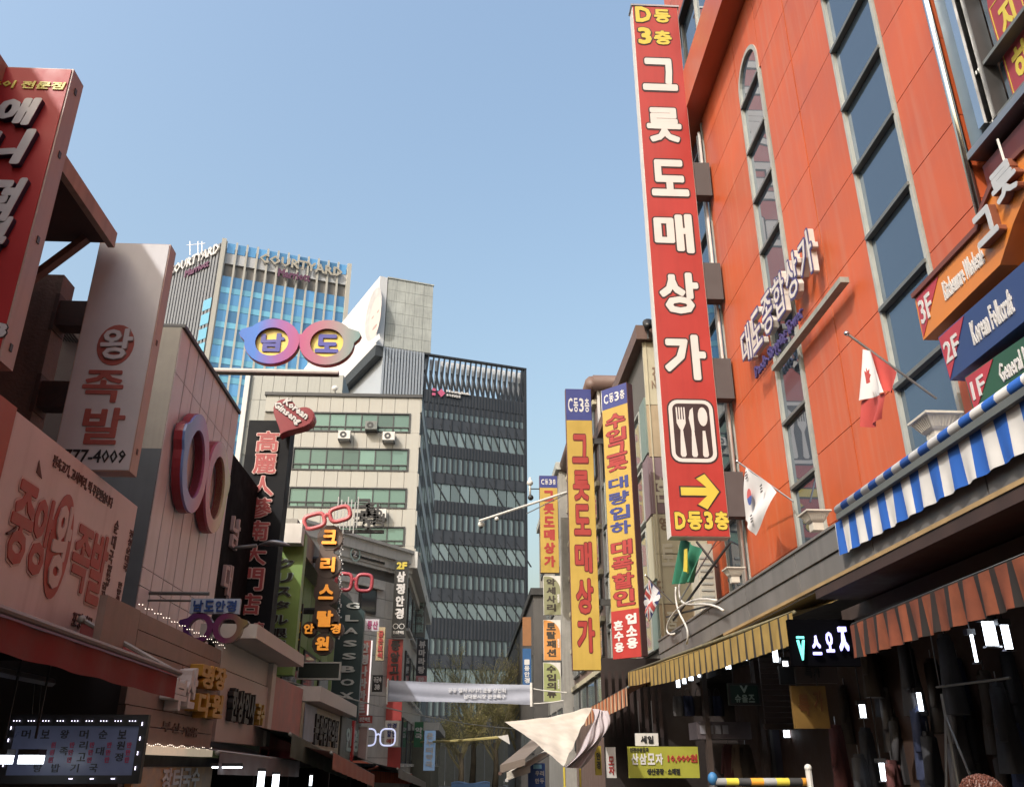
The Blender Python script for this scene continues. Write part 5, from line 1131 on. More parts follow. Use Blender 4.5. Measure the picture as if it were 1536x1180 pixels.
# rainbow glasses: shape helper
def glasses(name, label, f, cu, cv, w_, h_, depth, m, side, rim=.30, gap=.0, lens=None, lm=None, loc=None, wing=.10, group=None, letters=None):
    """two oval rims, bridge and wing tips; w_ overall width, h_ height"""
    t = thing(name, label, 'glasses sign', f.at(cu, cv - h_ / 2, 0), group)
    R = w_ * .235; Ry = h_ / 2; N = 36
    for sg in (-1, 1):
        c0 = cu + sg * w_ * .245
        outer, inner = [], []
        for i in range(N):
            a = 2 * math.pi * i / N; k = 1.0
            ox, oy = R * 1.04 * math.cos(a), Ry * math.sin(a)
            if math.cos(a) * sg > .80 and .05 < math.sin(a) < .60: ox += sg * w_ * wing * (.6 if math.sin(a) < .2 else 1); 
            outer.append((c0 + ox, cv + oy)); inner.append((c0 + R * (1 - rim) * math.cos(a), cv - h_ * .01 + Ry * (1 - rim) * math.sin(a)))
        part(MB().ring(f, outer, inner, -depth, 0), 'rim', m, t)
        if side: part(MB().ring(f, [(x + (x - c0) * .012, y + (y - cv) * .012) for x, y in outer], [(x, y) for x, y in inner], -depth - .01, -.03), 'rim_side', side, t)
        if lens:
            part(MB().poly(f, [(c0 + (x - c0) * 1.01, y) for x, y in inner], -depth * .8, -depth * .6), 'lens', lens, t)
            if letters: part(MB().glyph(f, letters[0 if sg < 0 else 1], c0 - R * .45, c0 + R * .45, cv - Ry * .42, cv + Ry * .40, -depth * .6 + .002, -depth * .6 + .02, .05), 'letter', lm, t)
    part(MB().poly(f, [(cu - w_ * .07, cv + h_ * .10), (cu - w_ * .03, cv + h_ * .17), (cu + w_ * .03, cv + h_ * .17), (cu + w_ * .07, cv + h_ * .10), (cu + w_ * .03, cv + h_ * .0), (cu - w_ * .03, cv + h_ * .0)], -depth + .003, -.003), 'bridge', m, t)
    return t
M_side = mat('maroon_side', (.28, .03, .045), .35)
rb = ramp_x('rainbow_long', [(0, (.14, .22, .48)), (.18, (.26, .22, .48)), (.40, (.42, .12, .22)), (.62, (.42, .12, .17)), (.85, (.46, .36, .24)), (1, (.40, .45, .22))], 1, -1.0, 1.05)
glasses('glasses_sign', 'rainbow glasses mounted on the pinkish grey panels', LW(-3.44), 11.0, 5.08, 2.05, 1.25, .12, rb, M_side, rim=.31, wing=.05)
# beam with glasses 남도
fb_ = FR(12.5)
t = thing('beam', 'thin white beam sticking out from the panelled building', 'beam', fb_.at(-3, 7.2, 0))
u0, v1 = fb_.uv(300, 551); u1, v0 = fb_.uv(507, 561)
part(MB().box(fb_, u0 - .4, u1, v0 + .03, v1, -.12, .0), 'top_face', M_white, t); part(MB().box(fb_, u0 - .4, u1, v0, v0 + .03, -.12, .01), 'lower_face', mat('bronze', (.18, .13, .12), .5), t)
rb2 = ramp_x('rainbow_top', [(0, (.01, .10, .42)), (.16, (.02, .13, .48)), (.34, (.22, .06, .26)), (.52, (.34, .05, .15)), (.68, (.30, .12, .16)), (.86, (.22, .22, .21)), (1, (.10, .22, .22))], 0, -1.0, 1.0)
cu, cv = fb_.uv(449, 512)
t = glasses('glasses_sign', 'big rainbow glasses with yellow lenses standing on the white beam', fb_, cu, cv, 1.76, .79, .10, rb2, M_side, wing=.07, rim=.37, lens=mat('lens_yellow', (.72, .56, .10), .35, var=.1), lm=mat('letter_indigo', (.05, .05, .30), .5), letters='남도')
# small sign 남도안경 with purple glasses
t, f = flat_sign('hanging_sign', 'small pale blue sign reading in dark blue above purple glasses', (287, 897), (358, 920), Y=10.0, m=mat('pale_blue', (.38, .45, .58), .5), lines=(('남도안경', .05, .95, .12, .88, mat('letter_blue', (.01, .05, .22), .5), 'h'),))
f = FR(10.0); cu, cv = f.uv(319, 941)
rb3 = ramp_x('rainbow_dull', [(0, (.06, .03, .14)), (.35, (.10, .025, .10)), (.65, (.14, .03, .09)), (1, (.22, .20, .05))], 0, -.45, .45)
glasses('glasses_sign', 'dull purple and olive glasses hanging under the small pale blue sign', f, cu, cv, .66, .33, .08, rb3, None, rim=.36)
part(MB().tube([f.at(cu - 1.2, cv + .38, -.05), f.at(cu - .1, cv + .38, -.05)], .02, 6).tube([f.at(cu - 1.2, cv + .30, -.05), f.at(cu - .1, cv + .30, -.05)], .012, 6), 'bracket', M_gframe, t)

# black ginseng shop: wall sign and projecting sign
t = thing('black_signboard', 'wide black wall board with thin vertical letters left of the red Chinese characters', 'sign', LW(-3.62).at(13.6, 3.3, 0))
fw_ = LW(-3.62); part(MB().box(fw_, 12.64, 15.2, 3.2, 5.95, -1.0, 0), 'board', mat('board_black', (.006, .006, .008), .8, var=.1, spec=.1), t)
for ch, z, ya in (('남', 4.85, 13.0), ('대', 4.12, 12.9)):
    l = part(MB().glyph(fw_, ch, ya, ya + .42, z - .22, z + .26, 0, .05, .02), 'letter', mat('letter_pinkwhite', (.50, .40, .40), .5), t)
f = FR(14.4); u0, z1 = f.uv(380, 630); u1, _ = f.uv(436, 630); z0 = f.uv(400, 965)[1]; u1 = f.uv(437, 640)[0]
t = thing('vertical_sign', 'tall black projecting sign with red outlined Chinese characters', 'sign', f.at((u0 + u1) / 2, z0, 0))
u0 = u1 - .74
part(MB().box(f, u0, u1, z0, z1, -.35, 0), 'box', mat('sign_charcoal', (.008, .009, .012), .6, var=.15, spec=.15), t)
rdm = mat('neon_rim_red', (.40, .07, .07), .5); hi = mat('stroke_pale', (.70, .50, .46), .5)
a_, b_, c_ = MB(), MB(), MB()
for ch, y0, y1 in (('高', 647, 678), ('麗', 681, 711), ('人', 714, 744), ('蔘', 747, 778), ('南', 781, 811), ('大', 818, 847), ('門', 852, 886), ('店', 890, 922)):
    ym = (y0 + y1) / 2; va = f.uv(395, y0)[1]; vb = f.uv(395, y1)[1]
    b_.glyph(f, ch, u0 + .17, u1 - .18, vb, va, .001, .03, .05, box_off=.03); a_.glyph(f, ch, u0 + .17, u1 - .18, vb, va, .030, .034, .018, box_off=.03)
va, vb = f.uv(380, 932)[1], f.uv(380, 950)[1]
b_.text(f, '免稅店', u0 + .05, u1 - .08, vb, va, .001, .02, .05, 'h'); a_.text(f, '免稅店', u0 + .05, u1 - .08, vb, va, .02, .024, .015, 'h', box_off=.05)
part(b_, 'letter_rim', hi, t); part(a_, 'letter_face', rdm, t)
# heart
f = FR(14.1); cu, cv = f.uv(437, 625); hpts = []
for i in range(40):
    a = 2 * math.pi * i / 40; x = 16 * math.sin(a) ** 3; y = 13 * math.cos(a) - 5 * math.cos(2 * a) - 2 * math.cos(3 * a) - math.cos(4 * a)
    th = math.radians(-24); hpts.append((cu + .0235 * (x * math.cos(th) - y * math.sin(th)), cv + .0225 * (x * math.sin(th) + y * math.cos(th))))
t = thing('heart_sign', 'tilted dark red heart sign with white lettering on top of the black sign', 'sign', f.at(cu, cv - .4, 0))
part(MB().poly(f, hpts, -.22, 0), 'heart', mat('heart_side', (.25, .015, .03), .4), t)
part(MB().poly(f, [(cu + (x - cu) * .95, cv + (y - cv) * .95) for x, y in hpts], .001, .01), 'face', mat('heart_face', (.24, .022, .032), .4, var=.1), t)
th = math.radians(-36); ft = Fr(f.at(cu - .03, cv + .07, 0), (math.cos(th), 0, math.sin(th)), (0, -1, 0)); ft.v = Vector((-math.sin(th), 0, math.cos(th)))
mb = MB().text(ft, 'Korean', -.22, .30, .06, .19, .012, .03, .04, 'w').text(ft, 'Ginseng', -.32, .26, -.12, .04, .012, .03, .04, 'w')
mb2 = MB().text(ft, 'Korean', -.22, .30, .06, .19, .0105, .012, .09, 'w', box_off=.04).text(ft, 'Ginseng', -.32, .26, -.12, .04, .0105, .012, .09, 'w', box_off=.04)
part(mb, 'lettering', M_wlet, t); part(mb2, 'outline', M_black, t)
# street lamp arm crossing the black sign
t = thing('street_lamp', 'flat grey street lamp head reaching across the black sign', 'street lamp', P(340, 822, Y=13.2))
part(MB().tube([P(330, 823, Y=13.2), P(385, 818, Y=13.2)], [.02, .03], 8), 'arm', M_gframe, t, smooth=True)
part(MB().grid(lambda s, q: P(385 + 50 * s, 818 - 4 * math.sin(math.pi * s) * 1, Y=13.2) + Vector((0, .09 * math.sin(math.pi * (.1 + .9 * (1 - s))) * math.cos(2 * math.pi * q), .045 * math.sin(math.pi * (.1 + .9 * (1 - s))) * math.sin(2 * math.pi * q))), 14, 12), 'lamp_head', M_steel, t, smooth=True)
# ============================================================ LEFT, MIDDLE DISTANCE
M_lime = mat('lime_wall', (.13, .24, .035), .5, var=.25, scale=1.5, streak=.2); M_lime2 = mat('lime_sign2', (.20, .32, .09), .45, var=.1)
t = thing('green_building', 'lime green optician building behind the black sign', 'building', (-5, 20, 0))
lgn = LW(-4.0); zg = P(452, 786, X=-3.62).z
part(MB().box(lgn, 15.6, 27, 0, zg - .5, -4.5, -.05), 'wall', mat('green_backing', (.05, .08, .03), .8), t)
for j in range(10):
    for z0, z1 in ((2.6, lerp(2.6, zg - .5, .5) - .01), (lerp(2.6, zg - .5, .5) + .01, zg - .5)): piece('panel', M_lime if (j + int(z0)) % 3 else M_lime2, t, lgn, 15.7 + j * 1.13, 16.8 + j * 1.13, z0, z1, -.05, 0)
for z in (3.2,): 
    for j in range(4): 
        wn = piece('window', M_dark, t, lgn, 17.2 + j * 2.4, 18.9 + j * 2.4, z, z + 1.0, .001, .04); piece('pane', M_wing2, wn, lgn, 17.3 + j * 2.4, 18.8 + j * 2.4, z + .08, z + .92, .041, .05)
part(MB().box(lgn, 17.9, 27.2, zg - .5, zg, -4.5, .38), 'cornice', M_conc, t)
c = P(434, 795, Y=16.5)
part(MB().box(FR(16.5), c.x - .22, c.x + .24, c.z - .24, c.z + .14, -.3, 0), 'pale_box', M_white, t)
# sign with katakana
f = FR(16.8); u0, z1 = f.uv(410, 800); u1, z0 = f.uv(432, 1012); u0 = f.uv(407, 830)[0]; u1 = u0 + .62
t = thing('vertical_sign', 'lime green vertical sign with black Japanese characters', 'sign', f.at(u0 + .3, z0, 0))
part(MB().box(f, u0, u1, z0, z1, -.25, 0), 'box', M_lime2, t)
mb, m2 = MB(), MB()
for ch, y0, y1 in (('ク', 838, 852), ('リ', 859, 873), ('ス', 880, 894), ('タ', 901, 913), ('ル', 922, 936), ('眼', 942, 956), ('鏡', 959, 976), ('店', 980, 994)):
    va = f.uv(420, y0)[1]; vb = f.uv(420, y1)[1]; mb.glyph(f, ch, u0 + .14, u0 + .44, vb, va, .012, .025, .03); m2.glyph(f, ch, u0 + .14, u0 + .44, vb, va, .001, .012, .075, box_off=.03)
part(m2, 'letter_rim', M_pale, t); part(mb, 'letter_face', M_black, t)
# crystal optician sign: brown discs with orange letters
f = FR(20.0)
t = thing('vertical_sign', 'brown rounded vertical sign with glowing orange letters and red spectacles on top', 'sign', P(490, 975, Y=20))
M_bd = mat('disc_brown', (.12, .085, .07), .5, var=.15); M_ol = mat('orange_letter', (.80, .30, .04), .4, var=.05, emit=.35); M_os = mat('orange_side', (.30, .08, .01), .5)
bd = MB(); xs0 = f.uv(494, 808)[0]
def disc(cu, cv, r, n=12): bd.poly(f, [(cu + r * math.cos(2 * math.pi * (i + .5) / n), cv + r * math.sin(2 * math.pi * (i + .5) / n)) for i in range(n)], -.22, 0)
for ch, px, py, r, s in (('크', 495, 806, .30, .17), ('리', 492, 847, .30, .17), ('스', 490, 888, .30, .17), ('탈', 488, 928, .30, .18), ('안', 464, 943, .17, .11), ('경', 504, 943, .17, .11), ('원', 484, 965, .24, .15)):
    cu, cv = f.uv(px, py); disc(cu, cv, r)
    l = part(MB().glyph(f, ch, cu - s, cu + s, cv - s, cv + s, 0, .07, .05), 'letter', M_os, t); part(MB().glyph(f, ch, cu - s, cu + s, cv - s, cv + s, .071, .076, .045, box_off=.05), 'letter_face', M_ol, l)
bd.box(f, xs0 - .20, xs0 + .12, f.uv(490, 940)[1], f.uv(490, 800)[1], -.2, -.01); part(bd, 'backing', M_bd, t)
bu = MB()
for k in range(20):
    for j in range(3): bu.blob(P(513 + random.uniform(-3, 3) - k * .3, 800 + k * 8 + j * 2.7, Y=20.05), .02, 5, 4)
part(bu, 'bulb', mat('bulb_glass', (.6, .62, .62), .2, var=.3), t, kind='stuff')
part(MB().tube([f.at(xs0 - 1.4, f.uv(490, 838)[1], -.1), f.at(xs0, f.uv(490, 838)[1], -.1)], .07, 6).tube([f.at(xs0 - 1.4, f.uv(490, 915)[1], -.1), f.at(xs0, f.uv(490, 915)[1], -.1)], .07, 6), 'arm', M_dark, t)
# red spectacles tilted on top
def spec(cx_, cy_, w_, h_, th, Y, m, name, label, r=.045):
    f = FR(Y); cu, cv = f.uv(cx_, cy_); t = thing(name, label, 'glasses sign', f.at(cu, cv - h_, 0)); th = math.radians(th)
    def rot(x, y): return f.at(cu + x * math.cos(th) - y * math.sin(th), cv + x * math.sin(th) + y * math.cos(th), 0)
    for sg in (-1, 1):
        pts = [rot(sg * w_ * .26 + w_ * .20 * math.copysign(abs(math.cos(a)) ** .6, math.cos(a)), h_ / 2 * math.copysign(abs(math.sin(a)) ** .6, math.sin(a))) for a in [i * math.pi / 12 for i in range(25)]]
        part(MB().tube(pts, r, 6, False), 'rim', m, t, smooth=True)
    part(MB().tube([rot(-w_ * .06, h_ * .1), rot(0, h_ * .2), rot(w_ * .06, h_ * .1)], r, 6), 'bridge', m, t)
    return t
M_rg = mat('spectacle_red', (.48, .10, .11), .4)
spec(491, 776, 1.15, .32, 17, 19.8, M_rg, 'glasses_sign', 'tilted coral red spectacles above the brown and orange sign', .05)
spec(531, 873, .95, .40, -2, 21.5, mat('spectacle_crimson', (.40, .06, .08), .4), 'glasses_sign', 'crimson wire spectacles between the orange letters and the grey house', .045)
# billboard rack of roof letters behind (black tangled letters)
f = FR(24)
t = thing('roof_letters', 'tangle of black roof letters seen from behind in front of the cream building', 'sign', P(550, 800, Y=24))
mb = MB()
for i, (ch, px, py, s) in enumerate((('크', 545, 760, .24), ('리', 552, 775, .22), ('탈', 560, 765, .22), ('안', 540, 780, .2), ('경', 566, 780, .2), ('C', 549, 787, .12), ('r', 556, 788, .1))):
    cu, cv = f.uv(px, py); mb.glyph(f, ch, cu - s, cu + s, cv - s, cv + s, -.06, .0, .02)
part(mb, 'letter', M_black, t); part(MB().box(f, f.uv(505, 790)[0], f.uv(575, 790)[0], f.uv(540, 796)[1], f.uv(540, 792)[1], -.3, -.15), 'rail', M_dark, t)
mb = MB()
for k in range(7): a = P(508 + k * 5, 745 + (k % 3) * 4, Y=24); mb.tube([a, a - Vector((0, 0, .9))], .02, 4)
part(mb, 'support_rod', M_steel, t)
# empty dark framed board
t, f = flat_sign('blank_screen', 'blank dark board in a pale frame below the orange letters', (447, 992), (510, 1019), Y=18.5, m=mat('screen_dark', (.02, .028, .024), .3), border=M_lframe, depth=.1)
t, f = flat_sign('vertical_sign', 'black and yellow narrow sign left of the blank dark board', (430, 905), (446, 1005), Y=17.6, m=M_black, lines=(('안경할인', .45, .95, .1, .95, mat('gold_print', (.5, .32, .03), .5), 'v'),))
# GLASSBOX panel
f = FR(23.0); u0, z1 = f.uv(508, 890); u1, z0 = f.uv(545, 1085); zs_ = f.uv(530, 905)[1]
t = thing('vertical_sign', 'dark teal vertical sign spelling an English word in pale letters', 'sign', f.at((u0 + u1) / 2, z0, 0))
M_te = mat('teal_dark', (.035, .065, .07), .4, var=.1)
u1 = u0 + .70
part(MB().poly(f, [(u0, z0), (u1, z0), (u1, z1 - .45), (u0 + .05, z1 + .05), (u0, z1)], -.25, 0), 'box', M_te, t)
part(MB().text(f, 'GLASSBOX', u0 + .22, u1 - .14, z0 + .5, z1 - .15, .001, .03, .03, 'v', gap=.5), 'lettering', mat('letter_sage', (.58, .62, .60), .4), t)
part(MB().text(f, '글라스', u0 + .12, u1 - .1, z0 + .25, z0 + .4, .001, .02, .02, 'h'), 'lettering', mat('letter_sage', (.4, .4, .4)), t)

# grey tiled two-storey corner house
A = P(500, 795, Y=28); A2 = P(470, 786, Z=A.z); B = P(613, 828, Z=A.z)
f, Wd = TP(A, B); hz = A.z
M_gt = mat('grey_tile', (.50, .50, .49), .6, var=.1, streak=.2); M_gt2 = mat('grey_cornice', (.52, .52, .50), .55, var=.1, streak=.2)
t = thing('grey_house', 'grey tiled corner house with a heavy cornice', 'building', (A.x, A.y, 0))
part(MB().box(f, -1.2, Wd, 0, hz - .9, -6, -.04), 'wall', mat('grey_backing', (.10, .10, .10), .7), t)
for j in range(int((Wd + 1.2) / .65) + 1):
    for k in range(12):
        a = -1.2 + j * .65; b_ = min(a + .64, Wd)
        if b_ > a + .1: piece('tile', M_gt, t, f, a, b_, .01 + k * .62, k * .62 + .615, -.04, 0)
for k, (o, z0, z1) in enumerate(((.08, hz - .9, hz - .78), (.22, hz - .46, hz - .1), (.30, hz - .1, hz), (.12, hz - .78, hz - .46))): part(MB().box(f, -1.5, Wd + o, z0, z1, -6 - o, o), 'cornice', M_gt2, t)
cb = f.at(Wd, 0, 0); sd = LW(cb.x - .02)
part(MB().box(sd, cb.y + .05, cb.y + 13, 0, hz - .9, -3.0, -.03), 'side_wall', M_gt, t)
for k in range(8): piece('course', M_gt, t, sd, cb.y + .06, cb.y + 13, k * 1.05, k * 1.05 + 1.03, -.03, .0) if k * 1.05 + 1 < hz - .9 else None
part(MB().box(sd, cb.y - .2, cb.y + 13.2, hz - .6, hz - .01, -2, .36), 'cornice', M_gt2, t); part(MB().box(sd, cb.y + .1, cb.y + 13, hz - .9, hz - .61, -2, .1), 'cornice', M_gt2, t)
for k in range(3):
    for j in range(5):
        y_ = cb.y + .7 + j * 2.4; z_ = 1.7 + k * 2.2
        if z_ + 1.5 > hz - .9: continue
        wn = piece('window', M_dark, t, sd, y_, y_ + 1.7, z_, z_ + 1.45, .001, .06); piece('pane', M_wing2, wn, sd, y_ + .07, y_ + .82, z_ + .07, z_ + 1.38, .061, .07); piece('pane', M_wing2, wn, sd, y_ + .88, y_ + 1.63, z_ + .07, z_ + 1.38, .061, .07); piece('sill', M_gt2, t, sd, y_ - .1, y_ + 1.8, z_ - .1, z_, .001, .14)
u0, v1 = f.uv(545, 880); u1, v0 = f.uv(562, 922)
wn = part(MB().box(f, u0 - .2, u1, v0, v1, .001, .05), 'window', M_dark, t); part(MB().box(f, u0 - .1, u1 - .06, v0 + .06, v1 - .06, .051, .06), 'pane', glass('dark_glass', (.05, .06, .07), .3, .08), wn)
part(MB().box(f, u0 - 1.2, u1 + .3, v1 + .02, v1 + .12, 0, .12), 'lintel', M_gt2, t)
u0, v1 = f.uv(522, 828); u1, v0 = f.uv(572, 846)
t = thing('shop_sign', 'black oblong sign with a round emblem high on the grey house', 'sign', f.at(u0, v0, .1))
part(MB().box(f, u0, u1, v0 - .02, v1 - .05, .02, .16), 'panel', M_black, t); cc = ((u0 + .17), (v0 + v1) / 2 + .0)
part(MB().ring(f, [(cc[0] + .24 * math.cos(a), cc[1] + .24 * math.sin(a)) for a in [i * math.pi / 10 for i in range(20)]], [(cc[0] + .19 * math.cos(a), cc[1] + .19 * math.sin(a)) for a in [i * math.pi / 10 for i in range(20)]], .165, .18), 'emblem_ring', M_pale, t)
part(MB().text(f, 'Z', cc[0] - .08, cc[0] + .08, cc[1] - .08, cc[1] + .1, .162, .18, .03, 'w').text(f, '시몬스 홈 피트니스 센터', u0 + .5, u1 - .1, lerp(v0, v1, .38), lerp(v0, v1, .78), .162, .18, .03, 'w'), 'lettering', M_wlet, t)
# signs attached in front of the grey house
def vsign(Y, tl, br, m, st, lm, label, frac=(.05, .95), rim=None, off=.05, wfr=(.18, .82), head=None, foot=None, depth=.2, w_=None):
    f = FR(Y); u0, z1 = f.uv(*tl); u1, z0 = f.uv(*br); u0 = (u0 + f.uv(tl[0] + (br[0] - tl[0]) * 0 - 1, br[1])[0]) / 2 if w_ is None else u0
    if w_: u1 = u0 + w_
    t = thing('vertical_sign', label, 'sign', f.at((u0 + u1) / 2, z0, 0))
    part(MB().box(f, u0, u1, z0, z1, -depth, 0), 'box', m, t)
    if st: part(MB().text(f, st, lerp(u0, u1, wfr[0]), lerp(u0, u1, wfr[1]), lerp(z0, z1, frac[0]), lerp(z0, z1, frac[1]), .001, .03, off, 'v'), 'lettering', lm, t)
    if head: part(MB().text(f, head[0], lerp(u0, u1, .12), lerp(u0, u1, .9), lerp(z0, z1, head[1]), lerp(z0, z1, head[2]), .001, .03, .05, 'w'), 'lettering', head[3], t)
    return t, f, u0, u1, z0, z1
t, f, u0, u1, z0, z1 = vsign(30, (593, 840), (607, 955), mat('black_gloss', (.018, .018, .02), .3), '삼정안경', M_wlet, 'black vertical sign marked 2F with four white characters', (.22, .86), head=('2F', .88, .975, M_ylet), w_=.46)
for sg in (-1, 1):
    cu = (u0 + u1) / 2 + sg * .10; cv = z0 + .35; part(MB().ring(f, [(cu + .095 * math.cos(a), cv + .09 * math.sin(a)) for a in [i * math.pi / 8 for i in range(16)]], [(cu + .075 * math.cos(a), cv + .07 * math.sin(a)) for a in [i * math.pi / 8 for i in range(16)]], .001, .02), 'spectacle_print', M_wlet, t)
part(MB().text(f, '안경콘택트', u0 + .04, u1 - .04, z0 + .1, z0 + .2, .001, .02, .03, 'h'), 'lettering', M_wlet, t)
M_dr2 = mat('brick_red_sign', (.36, .045, .04), .5, var=.12)
t, f, u0, u1, z0, z1 = vsign(30.2, (583, 958), (601, 1030), M_dr2, '중앙고시', mat('ink_dark', (.03, .02, .02), .5), 'red vertical sign with dark characters under the black 2F sign', (.02, .98), w_=.48)
vsign(30.3, (580, 1052), (600, 1080), M_dr2, '', None, 'short red sign with yellow stripes under the silvery banner', w_=.5)
t, f, u0, u1, z0, z1 = vsign(25, (539, 960), (560, 1072), mat('salmon_lightbox', (.52, .18, .16), .4, var=.15), '안경나라마트', M_wlet, 'salmon pink light box sign with a bright white edge', (.02, .98), w_=.34)
part(MB().box(f, u1 - .005, u1 + .025, z0, z1, -.05, .02), 'bright_edge', mat('edge_glow', (.9, .82, .8), .5, var=0, emit=.5), t)
t, f, u0, u1, z0, z1 = vsign(29, (566, 940), (576, 990), mat('mustard_faded', (.38, .30, .18), .5), '금은보석', M_dr2, 'faded mustard narrow sign left of the black 2F sign', (.05, .9), w_=.26)
flat_sign('shop_sign', 'white sign with purple red letters on the grey house', (543, 928), (568, 946), Y=26.6, m=mat('white_lilac', (.50, .47, .52), .5), lines=(('동산', .3, .95, .15, .85, mat('purple_red', (.30, .03, .12), .5), 'h'),))
flat_sign('shop_sign', 'small black sign with white characters beside the salmon sign', (559, 1012), (573, 1037), Y=27, m=M_black, lines=(('귀금속', .1, .9, .55, .9, M_wlet, 'h'), ('38', .25, .75, .12, .45, M_wlet, 'w')))
vsign(36, (626, 958), (641, 1024), mat('navy_black', (.02, .025, .04), .4), '뷰마라탕', M_wlet, 'navy vertical sign with white characters above the banner', (.2, .97), w_=.42)
flat_sign('shop_sign', 'small pink and white square sign just above the banner', (624, 1013), (640, 1025), Y=35.8, m=mat('pinkish', (.5, .2, .22), .5), lines=(('만', .2, .8, .15, .85, M_wlet, 'h'),))
vsign(38, (624, 892), (638, 955), mat('grey_sign', (.20, .21, .20), .5), '외과의원', M_pale, 'grey vertical sign above the navy one', (.1, .9), w_=.45)
vsign(34, (637, 1095), (652, 1155), mat('sky_sign', (.22, .34, .52), .4, var=.1, emit=.15), '온누리약국', M_wlet, 'pale blue vertical sign below the banner', (.06, .95), w_=.40)
flat_sign('shop_sign', 'white panel with grey print under the red sign', (578, 1080), (597, 1118), Y=30, m=M_white, lines=(('안경', .15, .85, .7, .9, M_blue, 'h'), ('할인', .15, .85, .35, .6, M_blue, 'h'), ('매장', .15, .85, .1, .28, M_rlet, 'h')))
flat_sign('shop_sign', 'red board with dark picture at street end, left', (566, 1120), (600, 1152), Y=30.6, m=M_dr2, lines=(('福', .1, .3, .1, .9, M_ylet, 'h'),))
flat_sign('shop_sign', 'green sign beyond the wire, between grey walls', (622, 1082), (634, 1120), Y=36, m=mat('pharmacy_green', (.02, .14, .06), .4), lines=(('약국', .1, .9, .3, .8, M_wlet, 'v'),))
vsign(22, (501, 1086), (514, 1140), mat('indigo_sign', (.05, .045, .20), .4), '대한당', M_wlet, 'indigo vertical sign beside the red one with Chinese characters', (.05, .8), w_=.26)
vsign(22.1, (515, 1080), (528, 1150), mat('scarlet_sign', (.42, .03, .03), .4), '大韓商社', M_wlet, 'scarlet vertical sign with white Chinese characters', (.1, .95), w_=.27)
flat_sign('shop_sign', 'small red and blue sign above a framed pinkish board', (532, 1073), (558, 1084), Y=23.5, m=M_dr2, lines=(('안경콘택트', .1, .9, .2, .8, M_wlet, 'h'),))
flat_sign('notice_board', 'framed pinkish board at left of the white neon glasses', (530, 1088), (550, 1140), Y=23.6, m=mat('pinkish_grey', (.38, .27, .25), .5, var=.1), border=M_white)
t = spec(567, 1105, .95, .40, 0, 24, mat('neon_white', (.6, .65, .9), .4, var=0, emit=.45), 'glasses_sign', 'white neon spectacles over the far awnings', .02)

# ============================================================ FAR BUILDINGS
# cream office block
f = FR(50); uA = f.uv(400, 592)[0]; uB, zt = f.uv(632, 597); M_beige = mat('beige_tile', (.40, .385, .345), .6, var=.07, scale=.5, streak=.22, grime=(.30, .24, .18))
t = thing('office_block', 'beige office block with green tinted window bands', 'building', (uB - 5, 50, 0))
part(MB().box(f, uA, uB - .02, 0, zt, -22, -.12), 'wall', mat('beige_backing', (.3, .28, .24), .8), t)
part(MB().box(f, uA - .1, uB + .08, zt, zt + .2, -22, .1), 'coping', M_dark, t)
rows = [(619, 648), (672, 706), (731, 762), (789, 818), (848, 877), (906, 935)]
zr = [(f.uv(540, b)[1], f.uv(540, a)[1]) for a, b in rows]
G_green = glass('green_glass', (.10, .17, .14), .3, .10, wave=.2, wscale=.7, var=.45)
uW0, uW1 = f.uv(438, 690)[0], f.uv(613, 690)[0]
edges = [zt] + [z for a, b in zr for z in (b, a)] + [0]
for k in range(0, len(edges), 2):
    z1, z0 = edges[k], edges[k + 1]; n = 12
    for j in range(n):
        a = lerp(uA, uB - .02, j / n); b_ = lerp(uA, uB - .02, (j + 1) / n)
        piece('panel', M_beige, t, f, a + .012, b_ - .012, z0, z1 - .01 if k else z1, -.12, 0)
for (z0, z1) in zr:
    part(MB().box(f, uW1, uB - .02, z0, z1, -.12, -.001), 'pier', M_beige, t)
    wn = part(MB().ring(f, [(uW0, z0), (uW1, z0), (uW1, z1), (uW0, z1)], [(uW0 + .08, z0 + .08), (uW1 - .08, z0 + .08), (uW1 - .08, z1 - .08), (uW0 + .08, z1 - .08)], -.12, .05), 'window_frame', M_dark, t)
    zm = lerp(z0, z1, .27); n = 7
    for j in range(n):
        a = lerp(uW0 + .08, uW1 - .08, j / n); b_ = lerp(uW0 + .08, uW1 - .08, (j + 1) / n)
        piece('pane', G_green, wn, f, a + .03, b_ - .03, zm + .03, z1 - .08, -.10, -.06)
        for q in range(2): piece('pane', G_green, wn, f, lerp(a + .03, b_ - .03, q / 2) + .02, lerp(a + .03, b_ - .03, (q + 1) / 2) - .02, z0 + .08, zm - .03, -.10, -.06)
        if j: piece('mullion', M_dark, wn, f, a - .03, a + .03, z0 + .08, z1 - .08, -.09, .0)
    piece('transom', M_dark, wn, f, uW0 + .08, uW1 - .08, zm - .03, zm + .03, -.085, .012)
sf = LW(uB)
for k, (z0, z1) in enumerate(zr):
    for j in range(6):
        a = 51 + j * 3.4; wn = piece('window', M_dark, t, sf, a, a + 2.9, z0 - .1, z1 + .1, -.2, .02); piece('pane', glass('side_glass', (.06, .08, .08), .3, .1), wn, sf, a + .1, a + 2.8, z0, z1, .021, .03)
    part(MB().box(sf, 50.02, 72, z1 + .12, (zr[k - 1][0] - .12 if k else zt), -.1, .05), 'side_spandrel', M_beige, t)
